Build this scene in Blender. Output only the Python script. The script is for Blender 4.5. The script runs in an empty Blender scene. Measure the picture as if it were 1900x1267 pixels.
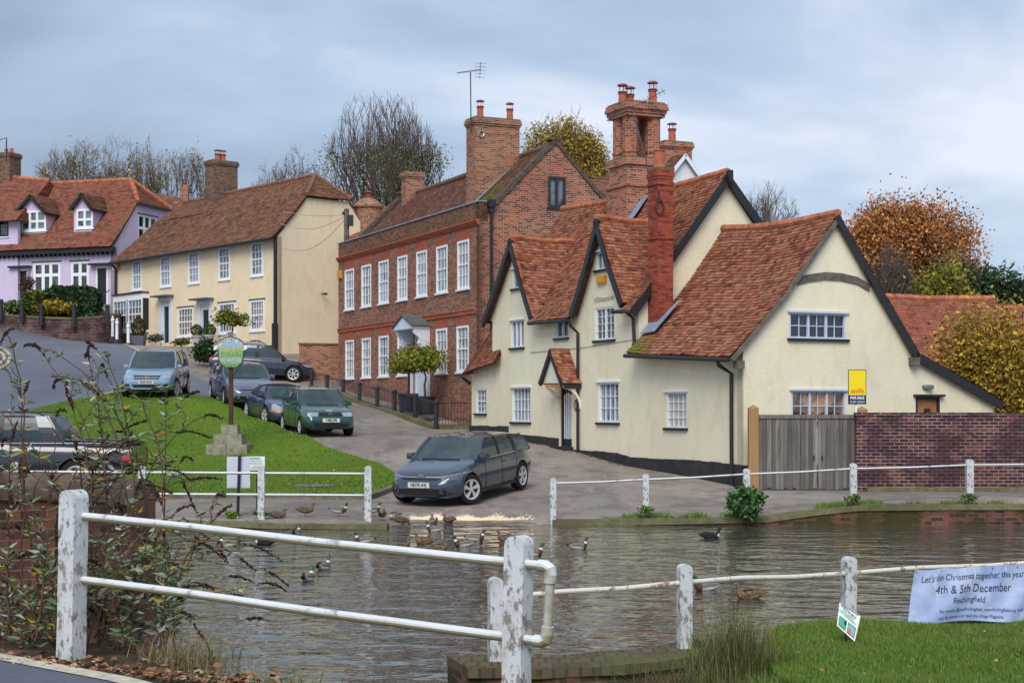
import bpy, bmesh, math, random
import numpy as np
from math import sin, cos, pi, radians, sqrt
from mathutils import Vector, Matrix
from mathutils.geometry import delaunay_2d_cdt
rng = random.Random(7)
nrg = np.random.RandomState(11)
SC = bpy.context.scene
COL = SC.collection
F, CX, HY, CZ = 2900.0, 950.0, 762.0, 2.25

# ---------------------------------------------------------------- camera
cd = bpy.data.cameras.new("camera"); cam = bpy.data.objects.new("camera", cd); COL.objects.link(cam)
cam.location = (0, 0, CZ); cam.rotation_euler = (radians(90), 0, 0)
cd.sensor_width = 36; cd.lens = F / 1900 * 36; cd.shift_y = (HY - 633.5) / 1900
cd.clip_start = .1; cd.clip_end = 3000
SC.camera = cam

# ---------------------------------------------------------------- world: overcast sky
EXPO = 1.0
wd = bpy.data.worlds.new("World"); SC.world = wd; wd.use_nodes = True
nt = wd.node_tree; nt.nodes.clear()
def wn(t, **k):
    n = nt.nodes.new(t)
    for a, b in k.items(): setattr(n, a, b)
    return n
out = wn('ShaderNodeOutputWorld'); bg = wn('ShaderNodeBackground'); bg.inputs[1].default_value = .082
SUN_EL, SUN_AZ = radians(44), radians(189)
sky = wn('ShaderNodeTexSky', sky_type='NISHITA', sun_disc=False, sun_elevation=SUN_EL, sun_rotation=SUN_AZ)
tc = wn('ShaderNodeTexCoord'); mp = wn('ShaderNodeMapping'); mp.inputs['Scale'].default_value = (1.0, 1.0, 3.0)
mp.inputs['Location'].default_value = (.35, .1, .72)
nz = wn('ShaderNodeTexNoise'); nz.inputs['Scale'].default_value = 2.6; nz.inputs['Detail'].default_value = 7; nz.inputs['Roughness'].default_value = .48
nz.inputs['Distortion'].default_value = .35
rp = wn('ShaderNodeValToRGB'); e = rp.color_ramp.elements
e[0].position = .36; e[0].color = (1.95, 2.45, 3.35, 1); e[1].position = .64; e[1].color = (5.1, 5.4, 6.1, 1)
m_ = rp.color_ramp.elements.new(.5); m_.color = (3.0, 3.7, 4.8, 1)
mx = wn('ShaderNodeMixRGB'); mx.inputs[0].default_value = .88
L = nt.links.new
L(tc.outputs['Generated'], mp.inputs[0]); L(mp.outputs[0], nz.inputs[0]); L(nz.outputs[0], rp.inputs[0])
L(sky.outputs[0], mx.inputs[1]); L(rp.outputs[0], mx.inputs[2]); L(mx.outputs[0], bg.inputs[0]); L(bg.outputs[0], out.inputs[0])
sd = bpy.data.lights.new("sun", 'SUN'); sd.energy = 1.5; sd.angle = radians(38); sd.color = (1, .95, .87)
so = bpy.data.objects.new("sun", sd); COL.objects.link(so)
dv = Vector((sin(SUN_AZ) * cos(SUN_EL), cos(SUN_AZ) * cos(SUN_EL), sin(SUN_EL)))
so.rotation_euler = dv.to_track_quat('Z', 'Y').to_euler(); so.location = (0, -20, 40)
vs = SC.view_settings; vs.view_transform = 'Standard'; vs.look = 'None'; vs.exposure = EXPO; vs.gamma = 1; vs.use_curve_mapping = False

# ---------------------------------------------------------------- materials
def srgb(r, g, b):
    f = lambda c: ((c / 255) / 12.92 if c <= 10 else ((c / 255 + .055) / 1.055) ** 2.4)
    return (f(r), f(g), f(b))
class NM:
    """small node-material helper"""
    def __init__(s, name, rough=.8, spec=.3, metal=0.0):
        s.m = bpy.data.materials.new(name); s.m.use_nodes = True; s.t = s.m.node_tree
        s.b = s.t.nodes['Principled BSDF']; s.b.inputs['Roughness'].default_value = rough
        s.b.inputs['Specular IOR Level'].default_value = spec; s.b.inputs['Metallic'].default_value = metal
        s.co = s.n('ShaderNodeTexCoord')
    def n(s, t, **k):
        x = s.t.nodes.new(t)
        for a, b in k.items(): setattr(x, a, b)
        return x
    def l(s, a, b): s.t.links.new(a, b)
    def vec(s, src='Object', scale=(1, 1, 1), loc=(0, 0, 0)):
        m = s.n('ShaderNodeMapping'); m.inputs['Scale'].default_value = scale; m.inputs['Location'].default_value = loc
        s.l(s.co.outputs[src], m.inputs[0]); return m.outputs[0]
    def noise(s, scale=1, detail=4, rough=.55, src='Object', sc=(1, 1, 1), loc=(0, 0, 0), dist=0):
        x = s.n('ShaderNodeTexNoise'); x.inputs['Scale'].default_value = scale; x.inputs['Detail'].default_value = detail
        x.inputs['Roughness'].default_value = rough; x.inputs['Distortion'].default_value = dist
        s.l(s.vec(src, sc, loc), x.inputs[0]); return x.outputs[0]
    def ramp(s, fac, stops):
        r = s.n('ShaderNodeValToRGB'); el = r.color_ramp.elements
        while len(el) > 1: el.remove(el[-1])
        for i, (p, c) in enumerate(stops):
            if not hasattr(c, '__len__'): c = (c, c, c)
            q = el[0] if i == 0 else el.new(p)
            q.position = p; q.color = (*c[:3], 1)
        s.l(fac, r.inputs[0]); return r.outputs[0]
    def mix(s, fac, a, b, mode='MIX'):
        x = s.n('ShaderNodeMixRGB', blend_type=mode)
        for i, v in enumerate((fac, a, b)):
            if isinstance(v, (int, float)): x.inputs[i].default_value = v if i == 0 else (v, v, v, 1)
            elif isinstance(v, tuple): x.inputs[i].default_value = (*v[:3], 1)
            else: s.l(v, x.inputs[i])
        return x.outputs[0]
    def attr(s, name='var'):
        a = s.n('ShaderNodeAttribute', attribute_name=name); return a.outputs['Fac']
    def color(s, c):
        if isinstance(c, tuple): s.b.inputs['Base Color'].default_value = (*c[:3], 1)
        else: s.l(c, s.b.inputs['Base Color'])
    def bump(s, h, strength=.3, dist=.02):
        b = s.n('ShaderNodeBump'); b.inputs['Strength'].default_value = strength; b.inputs['Distance'].default_value = dist
        s.l(h, b.inputs['Height']); s.l(b.outputs[0], s.b.inputs['Normal'])
MATS = {}
def plain(name, c, rough=.6, spec=.3, metal=0, var=.12, scale=8, bump=.1, coat=0):
    if name in MATS: return MATS[name]
    m = NM(name, rough, spec, metal)
    if var:
        f = m.noise(scale, 5, .6)
        m.color(m.mix(m.ramp(f, [(.3, 0), (.7, 1)]), tuple(x * (1 - var) for x in c), tuple(min(1, x * (1 + var)) for x in c)))
        if bump: m.bump(f, bump, .01)
    else: m.color(c)
    if coat: m.b.inputs['Coat Weight'].default_value = coat; m.b.inputs['Coat Roughness'].default_value = .03
    MATS[name] = m.m; return m.m

def stucco(name, c, stain=.12):
    m = NM(name, .9, .15)
    f1 = m.noise(.35, 4, .6); f2 = m.noise(3, 6, .65, sc=(1, 1, .35)); f3 = m.noise(14, 5, .6)
    a = m.mix(m.ramp(f1, [(.35, 0), (.7, 1)]), tuple(x * (1 - stain) for x in c), c)
    dirt = tuple(x * y for x, y in zip(c, (.72, .68, .6)))
    a = m.mix(m.ramp(f2, [(.50, 0), (.78, .6)]), a, dirt)
    a = m.mix(m.ramp(m.noise(1.1, 5, .7, sc=(1, 1, .5), loc=(7, 3, 1)), [(.56, 0), (.64, .35), (.8, .35)]), a, tuple(x * y for x, y in zip(c, (.88, .86, .8))))
    m.color(a); h = m.mix(.35, f3, m.noise(2.2, 3, .5), 'MIX'); m.bump(h, .55, .03)
    MATS[name] = m.m; return m.m

def brick(name, c1, c2, mort, dark=(.03, .02, .02), dk=.3, w=.23, h=.075, ms=.009, wash=None, seed=0):
    m = NM(name, .9, .15)
    uv = m.vec('UV')
    b = m.n('ShaderNodeTexBrick'); b.offset = .5
    b.inputs['Scale'].default_value = 1; b.inputs['Brick Width'].default_value = w; b.inputs['Row Height'].default_value = h
    b.inputs['Mortar Size'].default_value = ms; b.inputs['Mortar Smooth'].default_value = .2
    b.inputs['Color1'].default_value = (*c1, 1); b.inputs['Color2'].default_value = (*c2, 1); b.inputs['Mortar'].default_value = (*mort, 1)
    m.l(uv, b.inputs[0])
    # per-brick darkening: snap uv to bricks with a second brick texture
    b2 = m.n('ShaderNodeTexBrick'); b2.offset = .5
    for k, v in (('Scale', 1), ('Brick Width', w), ('Row Height', h), ('Mortar Size', 0.0), ('Bias', 0.0)): b2.inputs[k].default_value = v
    b2.inputs['Color1'].default_value = (0, 0, 0, 1); b2.inputs['Color2'].default_value = (1, 1, 1, 1)
    mv = m.vec('UV', loc=(w * 40 * (seed + 1), h * 62, 0)); m.l(mv, b2.inputs[0])
    d = m.ramp(b2.outputs['Color'], [(max(0, 1 - dk - .06), 0), (min(1, 1 - dk + .06), 1)])
    col = m.mix(d, b.outputs['Color'], dark)
    col = m.mix(b.outputs['Fac'], col, mort)
    f = m.noise(.6, 5, .62); f2 = m.noise(5, 6, .65)
    col = m.mix(m.ramp(f, [(.35, .0), (.75, .45)]), col, tuple(x * .55 for x in c1))
    col = m.mix(m.ramp(f2, [(.4, 0), (.8, .35)]), col, tuple(min(1, x * 1.6) for x in c2))
    if wash: col = m.mix(m.ramp(m.noise(1.1, 6, .7, sc=(1, 1, 1.6)), [(wash[1], 0), (wash[1] + .12, wash[2])]), col, wash[0])
    m.color(col)
    inv = m.n('ShaderNodeMath', operation='SUBTRACT'); inv.inputs[0].default_value = 1; m.l(b.outputs['Fac'], inv.inputs[1])
    m.bump(m.mix(.3, inv.outputs[0], f2), .6, .012)
    MATS[name] = m.m; return m.m

def tiles(name, stops, moss=(.09, .1, .02), mossamt=.3, mloc=(0, 0, 0), lichen=.25, spot=None):
    m = NM(name, .85, .2)
    v = m.attr('var')
    base = m.ramp(v, stops)
    f = m.noise(.8, 5, .6, loc=mloc); f2 = m.noise(7, 6, .7)
    base = m.mix(m.ramp(f2, [(.45, 0), (.75, .5)]), base, tuple(x * .45 for x in stops[1][1]))
    base = m.mix(m.ramp(m.noise(2.3, 6, .7, loc=(3, 1, 5)), [(.54, 0), (.66, lichen)]), base, (.36, .30, .22))
    if mossamt: base = m.mix(m.ramp(m.mix(.35, f, f2), [(1 - mossamt - .18, 0), (1 - mossamt + .02, .85)]), base, moss)
    if spot:   # a patch of moss growing round one damp spot of the roof
        g = m.n('ShaderNodeNewGeometry'); d = m.n('ShaderNodeVectorMath', operation='DISTANCE'); m.l(g.outputs['Position'], d.inputs[0]); d.inputs[1].default_value = spot[0]
        q = m.n('ShaderNodeMath', operation='MULTIPLY_ADD'); m.l(f2, q.inputs[0]); q.inputs[1].default_value = spot[1] * 1.3; m.l(d.outputs['Value'], q.inputs[2])
        q2 = m.n('ShaderNodeMath', operation='DIVIDE'); m.l(q.outputs[0], q2.inputs[0]); q2.inputs[1].default_value = spot[1] * 2
        base = m.mix(m.ramp(q2.outputs[0], [(.45, .9), (.85, 0)]), base, (.15, .17, .02))
    m.color(base); m.bump(f2, .4, .015)
    MATS[name] = m.m; return m.m

R_ = lambda *a: srgb(*a)
stucco('yellow_render', (.785, .73, .555), .10)
stucco('cream_render', (.80, .67, .47), .09)
stucco('lilac_render', (.60, .52, .70), .06)
stucco('white_render', (.72, .76, .82), .05)
brick('georgian_brick', (.27, .085, .055), (.34, .14, .085), (.33, .27, .21), (.085, .055, .05), .45, wash=((.18, .12, .075), .58, .45))
brick('georgian_side', (.30, .075, .045), (.38, .13, .075), (.45, .38, .30), (.055, .03, .03), .42, seed=2)
brick('rubbed_brick', (.36, .095, .055), (.40, .12, .07), (.34, .14, .09), (.27, .08, .05), .3, ms=.005, seed=3)
brick('parapet_brick', (.17, .075, .05), (.26, .11, .06), (.2, .15, .1), (.05, .035, .03), .4, wash=((.12, .11, .05), .5, .5), seed=4)
brick('orange_brick', (.28, .095, .055), (.36, .15, .09), (.42, .34, .26), (.08, .045, .035), .35, wash=((.25, .18, .09), .6, .4), seed=5)
brick('dark_stack_brick', (.13, .065, .045), (.21, .11, .075), (.26, .21, .16), (.04, .03, .025), .35, wash=((.09, .085, .04), .52, .5), seed=13)
brick('red_stack_brick', (.27, .055, .032), (.35, .085, .045), (.20, .075, .055), (.13, .03, .028), .35, wash=((.36, .10, .06), .58, .4), seed=6)
brick('old_stack_brick', (.33, .085, .05), (.42, .15, .09), (.42, .34, .27), (.10, .05, .04), .3, wash=((.10, .095, .05), .6, .6), seed=7)
brick('garden_brick', (.11, .042, .045), (.17, .065, .055), (.36, .28, .25), (.035, .02, .028), .6, w=.22, h=.08, ms=.010, wash=((.035, .02, .028), .44, .72), seed=8)
brick('bridge_brick', (.15, .055, .04), (.21, .08, .055), (.17, .13, .10), (.05, .03, .025), .4, wash=((.055, .045, .03), .46, .6), seed=9)
brick('bank_brick', (.15, .06, .05), (.2, .08, .06), (.13, .10, .08), (.03, .025, .025), .4, wash=((.035, .042, .012), .42, .85), seed=10)
T_OR = [(0, (.085, .035, .027)), (.25, (.23, .078, .048)), (.5, (.34, .12, .068)), (.78, (.45, .20, .12)), (1, (.17, .10, .075))]
T_BR = [(0, (.08, .045, .035)), (.3, (.16, .075, .05)), (.6, (.23, .10, .065)), (.85, (.31, .14, .09)), (1, (.14, .10, .07))]
T_DK = [(0, (.10, .05, .04)), (.35, (.17, .07, .05)), (.7, (.24, .10, .065)), (1, (.17, .11, .08))]
T_PU = [(0, (.15, .05, .04)), (.35, (.24, .075, .055)), (.7, (.32, .10, .07)), (1, (.22, .10, .08))]
tiles('orange_tile', T_OR, mossamt=.16)
tiles('orange_tile_mossy', T_OR, mossamt=.20, spot=((3.15, 41.6, 4.0), .75))
tiles('brown_tile', T_BR, moss=(.15, .13, .045), mossamt=.30)
tiles('dark_tile', T_DK, moss=(.12, .12, .02), mossamt=.28, lichen=.5, spot=((-1.2, 59.3, 10.6), 1.2))
tiles('lilac_tile', [(0, (.09, .04, .035)), (.3, (.19, .065, .045)), (.6, (.28, .095, .06)), (1, (.20, .11, .08))], moss=(.12, .10, .05), mossamt=.28)
brick('spill_brick', (.105, .082, .05), (.125, .10, .062), (.05, .05, .028), (.075, .065, .04), .2, w=.11, h=.24, ms=.012, wash=((.10, .11, .03), .50, .7), seed=12)
tiles('barn_tile', T_PU, mossamt=.3)
WHITE = plain('white_paint', (.74, .78, .86), .5, .4, var=.06)
BLACK = plain('black_paint', (.018, .018, .022), .45, .4, var=.2)
IRON = plain('black_iron', (.02, .022, .03), .4, .5, var=.2)
PLINTH = plain('black_plinth', (.028, .027, .032), .7, .3, var=.4, scale=3, bump=.5)
LEAD = plain('lead_sheet', (.22, .27, .36), .5, .4, var=.3, scale=3, bump=.3)
STONE = plain('stone', (.25, .24, .18), .9, .2, var=.4, scale=6, bump=.6)
POT = plain('terracotta', (.42, .12, .075), .8, .2, var=.25, scale=6)
POTCAP = plain('red_cowl', (.22, .03, .04), .4, .5, var=.1)
STEEL = plain('steel', (.45, .46, .48), .3, .5, .8, var=.1)
OAK = plain('weathered_oak', (.13, .115, .10), .85, .2, var=.4, scale=5, bump=.5)
RIDGE = plain('ridge_tile', (.40, .14, .075), .85, .2, var=.45, scale=4, bump=.4)
BRASS = plain('brass', (.5, .35, .1), .35, .5, .8, var=.1)
def pane(name, dark, light, amt, fold=30, rough=.06, emit=None):
    m = NM(name, rough, .6)
    w = m.n('ShaderNodeTexWave', wave_type='BANDS', bands_direction='X'); w.inputs['Scale'].default_value = fold; w.inputs['Distortion'].default_value = 2.5
    w.inputs['Detail'].default_value = 2; m.l(m.vec('UV', (1, .12, 1)), w.inputs[0])
    n = m.noise(1.3, 3, .6, sc=(1, 1, 1))
    c = m.mix(m.ramp(w.outputs[0], [(.2, 0), (.8, 1)]), tuple(x * .7 for x in light), light)
    c = m.mix(m.ramp(n, [(max(0, .5 - amt * .25 - .03), 0), (.5 - amt * .25 + .08, 1)]) if amt < 1 else 1.0, dark, c)
    m.color(c); m.b.inputs['Coat Weight'].default_value = .8; m.b.inputs['Coat Roughness'].default_value = .02
    if emit:
        m.l(c, m.b.inputs['Emission Color']); m.b.inputs['Emission Strength'].default_value = emit
    MATS[name] = m.m; return m.m
PANE_NET = pane('net_curtain_pane', (.035, .05, .065), (.27, .32, .35), .5)
PANE_GREY = pane('grey_pane', (.02, .032, .045), (.17, .21, .25), .3)
PANE_DARK = pane('dark_pane', (.012, .018, .025), (.10, .12, .14), -.1)
PANE_WARM = pane('lit_pane', (.10, .09, .08), (.75, .45, .27), -.2, 8, emit=.18)
PANE_CURT = pane('curtain_pane', (.05, .03, .02), (.5, .26, .12), .3, 16)
PANE_BLIND = pane('blind_pane', (.3, .3, .26), (.5, .49, .43), 1, 10)

# ---------------------------------------------------------------- mesh building
WLOC = {}
def tag(o, label=None, cat=None, group=None, kind=None):
    if label: o['label'] = label
    if cat: o['category'] = cat
    if group: o['group'] = group
    if kind: o['kind'] = kind
    return o
def empty(name, loc, label, cat, group=None, rot=None):
    o = bpy.data.objects.new(name, None); COL.objects.link(o); o.location = loc; o.empty_display_size = .3
    if rot: o.rotation_euler = rot
    WLOC[o.name] = Vector(loc)
    return tag(o, label, cat, group)
def nrm(v):
    l = np.sqrt((v * v).sum(-1, keepdims=True)); l[l == 0] = 1; return v / l
def mesh_obj(name, V, polys, mats, parent=None, var=None, midx=None, uv=True, smooth=False, local=False, origin=None):
    """V (n,3); polys list of tuples or (m,k) array; vertices in world coords unless local"""
    V = np.asarray(V, dtype=np.float64)
    if parent is not None and not local: off = np.array(WLOC[parent.name])
    else: off = np.zeros(3)
    if origin is None:
        org = np.array([(V[:, 0].min() + V[:, 0].max()) / 2, (V[:, 1].min() + V[:, 1].max()) / 2, V[:, 2].min()])
    else: org = np.array(origin)
    me = bpy.data.meshes.new(name)
    if isinstance(polys, np.ndarray):
        k = polys.shape[1]; n = polys.shape[0]
        me.vertices.add(len(V)); me.vertices.foreach_set('co', (V - org).astype(np.float32).ravel())
        me.loops.add(n * k); me.loops.foreach_set('vertex_index', polys.astype(np.int32).ravel())
        me.polygons.add(n); me.polygons.foreach_set('loop_start', np.arange(0, n * k, k, dtype=np.int32))
        try: me.polygons.foreach_set('loop_total', np.full(n, k, dtype=np.int32))
        except Exception: pass
        me.update(calc_edges=True)
    else:
        me.from_pydata((V - org).tolist(), [], [list(p) for p in polys]); me.update()
    if not isinstance(mats, (list, tuple)): mats = [mats]
    for m in mats: me.materials.append(MATS[m] if isinstance(m, str) else m)
    if midx is not None: me.polygons.foreach_set('material_index', np.asarray(midx, dtype=np.int32))
    if smooth: me.polygons.foreach_set('use_smooth', np.ones(len(me.polygons), dtype=bool))
    if var is not None:
        a = me.attributes.new('var', 'FLOAT', 'FACE'); a.data.foreach_set('value', np.asarray(var, dtype=np.float32))
    if uv:
        nl = len(me.loops); vi = np.empty(nl, np.int32); me.loops.foreach_get('vertex_index', vi)
        npoly = len(me.polygons); nm = np.empty(npoly * 3, np.float32); me.polygons.foreach_get('normal', nm); nm = nm.reshape(-1, 3)
        lt = np.empty(npoly, np.int32); me.polygons.foreach_get('loop_total', lt)
        N = np.repeat(nm, lt, axis=0); P = V[vi]
        flip = np.where((N[:, 1] > 1e-4) | ((abs(N[:, 1]) <= 1e-4) & (N[:, 0] < 0)), -1.0, 1.0)[:, None]; N = N * flip
        T = np.stack([-N[:, 1], N[:, 0], np.zeros(len(N))], -1); flat = (T ** 2).sum(-1) < .05
        T[flat] = (1, 0, 0); T = nrm(T); B = np.cross(N, T); B *= np.where(B[:, 2:3] < -.01, -1, 1)
        u = (P * T).sum(-1); v = (P * B).sum(-1)
        up = (abs(N[:, 2]) < .35); v[up] = P[up, 2]
        l = me.uv_layers.new(name='UVMap'); l.data.foreach_set('uv', np.stack([u, v], -1).astype(np.float32).ravel())
    o = bpy.data.objects.new(name, me); COL.objects.link(o)
    o.location = Vector(org - off)
    if parent is not None: o.parent = parent
    WLOC[o.name] = Vector(org) if not local else Vector(org)
    return o
class MB:
    def __init__(s): s.V = []; s.P = []; s.M = []; s.R = []; s.mi = 0; s.r = .5
    def add(s, vs, ps, var=None):
        b = len(s.V); s.V.extend([tuple(v) for v in vs])
        for p in ps: s.P.append(tuple(b + i for i in p)); s.M.append(s.mi); s.R.append(s.r if var is None else var)
        return s
    def hexa(s, c):  # 8 corners: bottom 4 ring, top 4 ring
        return s.add(c, [(0, 3, 2, 1), (4, 5, 6, 7), (0, 1, 5, 4), (1, 2, 6, 5), (2, 3, 7, 6), (3, 0, 4, 7)])
    def box(s, c, d, rz=0):
        x, y, z = (q / 2 for q in d); k, q = cos(rz), sin(rz)
        return s.hexa([(c[0] + a * x * k - b * y * q, c[1] + a * x * q + b * y * k, c[2] + e * z) for e in (-1, 1) for a, b in ((-1, -1), (1, -1), (1, 1), (-1, 1))])
    def mbox(s, m, a0, a1, z0, z1, o0, o1):
        return s.hexa([m(a, z, o) for z in (z0, z1) for a, o in ((a0, o0), (a1, o0), (a1, o1), (a0, o1))])
    def bar(s, p, q, w, h=None, up=(0, 0, 1)):
        p, q = Vector(p), Vector(q); d = (q - p).normalized(); u = Vector(up)
        sd_ = d.cross(u)
        if sd_.length < 1e-4: sd_ = d.cross(Vector((1, 0, 0)))
        sd_.normalize(); u = sd_.cross(d); h = h or w
        c = [a + sd_ * x * w / 2 + u * y * h / 2 for a in (p, q) for x, y in ((-1, -1), (1, -1), (1, 1), (-1, 1))]
        return s.hexa(c)
    def tube(s, pts, r, n=8, cap=True):
        pts = [Vector(p) for p in pts]; rr = r if hasattr(r, '__len__') else [r] * len(pts); base = len(s.V)
        vs = []; prev = None
        for i, p in enumerate(pts):
            d = (pts[min(i + 1, len(pts) - 1)] - pts[max(i - 1, 0)]).normalized()
            if prev is None:
                a = Vector((0, 0, 1)) if abs(d.z) < .9 else Vector((1, 0, 0)); x = d.cross(a).normalized()
            else: x = (prev - d * prev.dot(d)).normalized()
            prev = x; y = d.cross(x)
            for k in range(n):
                t = 2 * pi * k / n; vs.append(p + x * cos(t) * rr[i] + y * sin(t) * rr[i])
        ps = [(i * n + k, i * n + (k + 1) % n, (i + 1) * n + (k + 1) % n, (i + 1) * n + k) for i in range(len(pts) - 1) for k in range(n)]
        if cap: ps += [tuple(range(n - 1, -1, -1)), tuple(range((len(pts) - 1) * n, len(pts) * n))]
        return s.add(vs, ps)
    def lathe(s, prof, c, n=12, sx=1, sy=1):
        vs = [(c[0] + r * cos(2 * pi * k / n) * sx, c[1] + r * sin(2 * pi * k / n) * sy, c[2] + z) for r, z in prof for k in range(n)]
        m = len(prof)
        ps = [(i * n + k, i * n + (k + 1) % n, (i + 1) * n + (k + 1) % n, (i + 1) * n + k) for i in range(m - 1) for k in range(n)]
        ps += [tuple(range(n - 1, -1, -1)), tuple(range((m - 1) * n, m * n))]
        return s.add(vs, ps)
    def prism(s, poly, m, o0, o1):
        """poly [(a,z)] extruded between offsets through map m"""
        n = len(poly); vs = [m(a, z, o0) for a, z in poly] + [m(a, z, o1) for a, z in poly]
        return s.add(vs, [tuple(range(n - 1, -1, -1)), tuple(range(n, 2 * n))] + [(i, (i + 1) % n, n + (i + 1) % n, n + i) for i in range(n)])
    def build(s, name, mats, parent=None, **k):
        if len(set(s.M)) > 1: k['midx'] = s.M
        if k.pop('usevar', False): k['var'] = s.R
        return mesh_obj(name, s.V, s.P, mats, parent, **k)

class Fr:
    """plan frame of a building: s runs along the facade (away from us), t across it, to the right"""
    def __init__(s, px, Y, ang, X=None):
        s.x0 = (px - CX) * Y / F if X is None else X; s.y0 = Y; s.sa = sin(radians(ang)); s.ca = cos(radians(ang))
    def W(s, a, t, z): return (s.x0 - s.sa * a + s.ca * t, s.y0 + s.ca * a + s.sa * t, z)
    def sp(s, px, t=0):
        k = (px - CX) / F; return (s.x0 + s.ca * t - k * (s.y0 + s.sa * t)) / (s.sa + k * s.ca)
    def tp(s, px, a=0):
        k = (px - CX) / F; X0 = s.x0 - s.sa * a; Y0 = s.y0 + s.ca * a; return (k * Y0 - X0) / (s.ca - k * s.sa)
    def z(s, py, a, t): return CZ - (py - HY) * s.W(a, t, 0)[1] / F
    def front(s, t=0): return lambda a, z, o: s.W(a, t - o, z)
    def side(s, a=0): return lambda t, z, o: s.W(a - o, t, z)
    def fpt(s, px, py, t=0):
        a = s.sp(px, t); return (a, s.z(py, a, t))
    def spt(s, px, py, a=0):
        t = s.tp(px, a); return (t, s.z(py, a, t))
    def frect(s, x0, y0, x1, y1, t=0):
        a, b = sorted((s.sp(x0, t), s.sp(x1, t))); c = (a + b) / 2; return (a, b, s.z(y1, c, t), s.z(y0, c, t))
    def srect(s, x0, y0, x1, y1, a=0):
        p, q = sorted((s.tp(x0, a), s.tp(x1, a))); c = (p + q) / 2; return (p, q, s.z(y1, a, c), s.z(y0, a, c))

def cdt(outline, holes=(), inner=()):
    vs = [Vector(p) for p in outline]; ed = [(i, (i + 1) % len(vs)) for i in range(len(vs))]
    for h in holes:
        b = len(vs); vs += [Vector(p) for p in h]; ed += [(b + i, b + (i + 1) % len(h)) for i in range(len(h))]
    vs += [Vector(p) for p in inner]
    v, _, f, *_ = delaunay_2d_cdt(vs, ed, [], 1, 1e-5)
    def inside(p, poly):
        c = False; n = len(poly)
        for i in range(n):
            x1, y1 = poly[i]; x2, y2 = poly[(i + 1) % n]
            if (y1 > p[1]) != (y2 > p[1]) and p[0] < (x2 - x1) * (p[1] - y1) / (y2 - y1) + x1: c = not c
        return c
    keep = []
    for t in f:
        c = (sum(v[i][0] for i in t) / len(t), sum(v[i][1] for i in t) / len(t))
        if inside(c, outline) and not any(inside(c, h) for h in holes): keep.append(tuple(t))
    return v, keep
def wall(mb, m, outline, rects=(), depth=.14, thick=.25):
    """wall sheet with real openings and reveals"""
    holes = [[(a, z0), (b, z0), (b, z1), (a, z1)] for a, b, z0, z1 in rects]
    v, f = cdt(outline, holes)
    mb.add([m(p[0], p[1], 0) for p in v], f)
    for a, b, z0, z1 in rects:
        c = [(a, z0), (b, z0), (b, z1), (a, z1)]
        vs = [m(p, q, 0) for p, q in c] + [m(p, q, -depth) for p, q in c]
        mb.add(vs, [(i, (i + 1) % 4, 4 + (i + 1) % 4, 4 + i) for i in range(4)])
    n = len(outline); vs = [m(p, q, 0) for p, q in outline] + [m(p, q, -thick) for p, q in outline]
    mb.add(vs, [(i, (i + 1) % n, n + (i + 1) % n, n + i) for i in range(n)])

def window(parent, m, r, cols=3, rows=4, recess=.09, frame=.05, bar=.022, fm=None, pm=None, sill=True, lights=1, sash=False, head=False, sillm=None, transom=None, proud=0):
    a0, a1, z0, z1 = r; fm = fm or WHITE; pm = pm or PANE_NET; o = -recess
    b = MB(); fr = frame
    b.mbox(m, a0, a0 + fr, z0, z1, o, o + .07); b.mbox(m, a1 - fr, a1, z0, z1, o, o + .07)
    b.mbox(m, a0 + fr, a1 - fr, z0, z0 + fr * 1.1, o, o + .068); b.mbox(m, a0 + fr, a1 - fr, z1 - fr, z1, o, o + .068)
    w = (a1 - a0 - 2 * fr); h = z1 - z0 - 2.1 * fr
    for i in range(1, lights):
        x = a0 + fr + w * i / lights; b.mbox(m, x - fr * .6, x + fr * .6, z0 + fr * 1.1, z1 - fr, o, o + .06)
    for i in range(1, cols):
        if lights > 1 and (i * lights) % cols == 0: continue
        x = a0 + fr + w * i / cols; b.mbox(m, x - bar / 2, x + bar / 2, z0 + fr * 1.1, z1 - fr, o + .008, o + .035)
    for j in range(1, rows):
        zz = z0 + fr * 1.1 + h * j / rows; bb = bar
        if sash and j * 2 == rows: bb = bar * 2
        b.mbox(m, a0 + fr, a1 - fr, zz - bb / 2, zz + bb / 2, o + .01, o + (.05 if bb > bar else .033))
    if transom: zz = z0 + h * transom; b.mbox(m, a0 + fr, a1 - fr, zz - fr * .55, zz + fr * .55, o + .003, o + .063)
    w_ = b.build('window', fm, parent)
    g = MB(); g.mbox(m, a0 + fr * .5, a1 - fr * .5, z0 + fr * .5, z1 - fr * .5, o - .02, o + .004)
    g.build('pane', pm, w_)
    if sill: q = MB(); q.mbox(m, a0 - .07, a1 + .07, z0 - .06, z0 + .005, -.02, .07); q.build('sill', sillm or fm, w_)
    if head: q = MB(); q.mbox(m, a0 - .07, a1 + .07, z1 - .002, z1 + .05, -.02, .06); q.build('head', fm if head is True else head, w_)
    return w_

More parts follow.
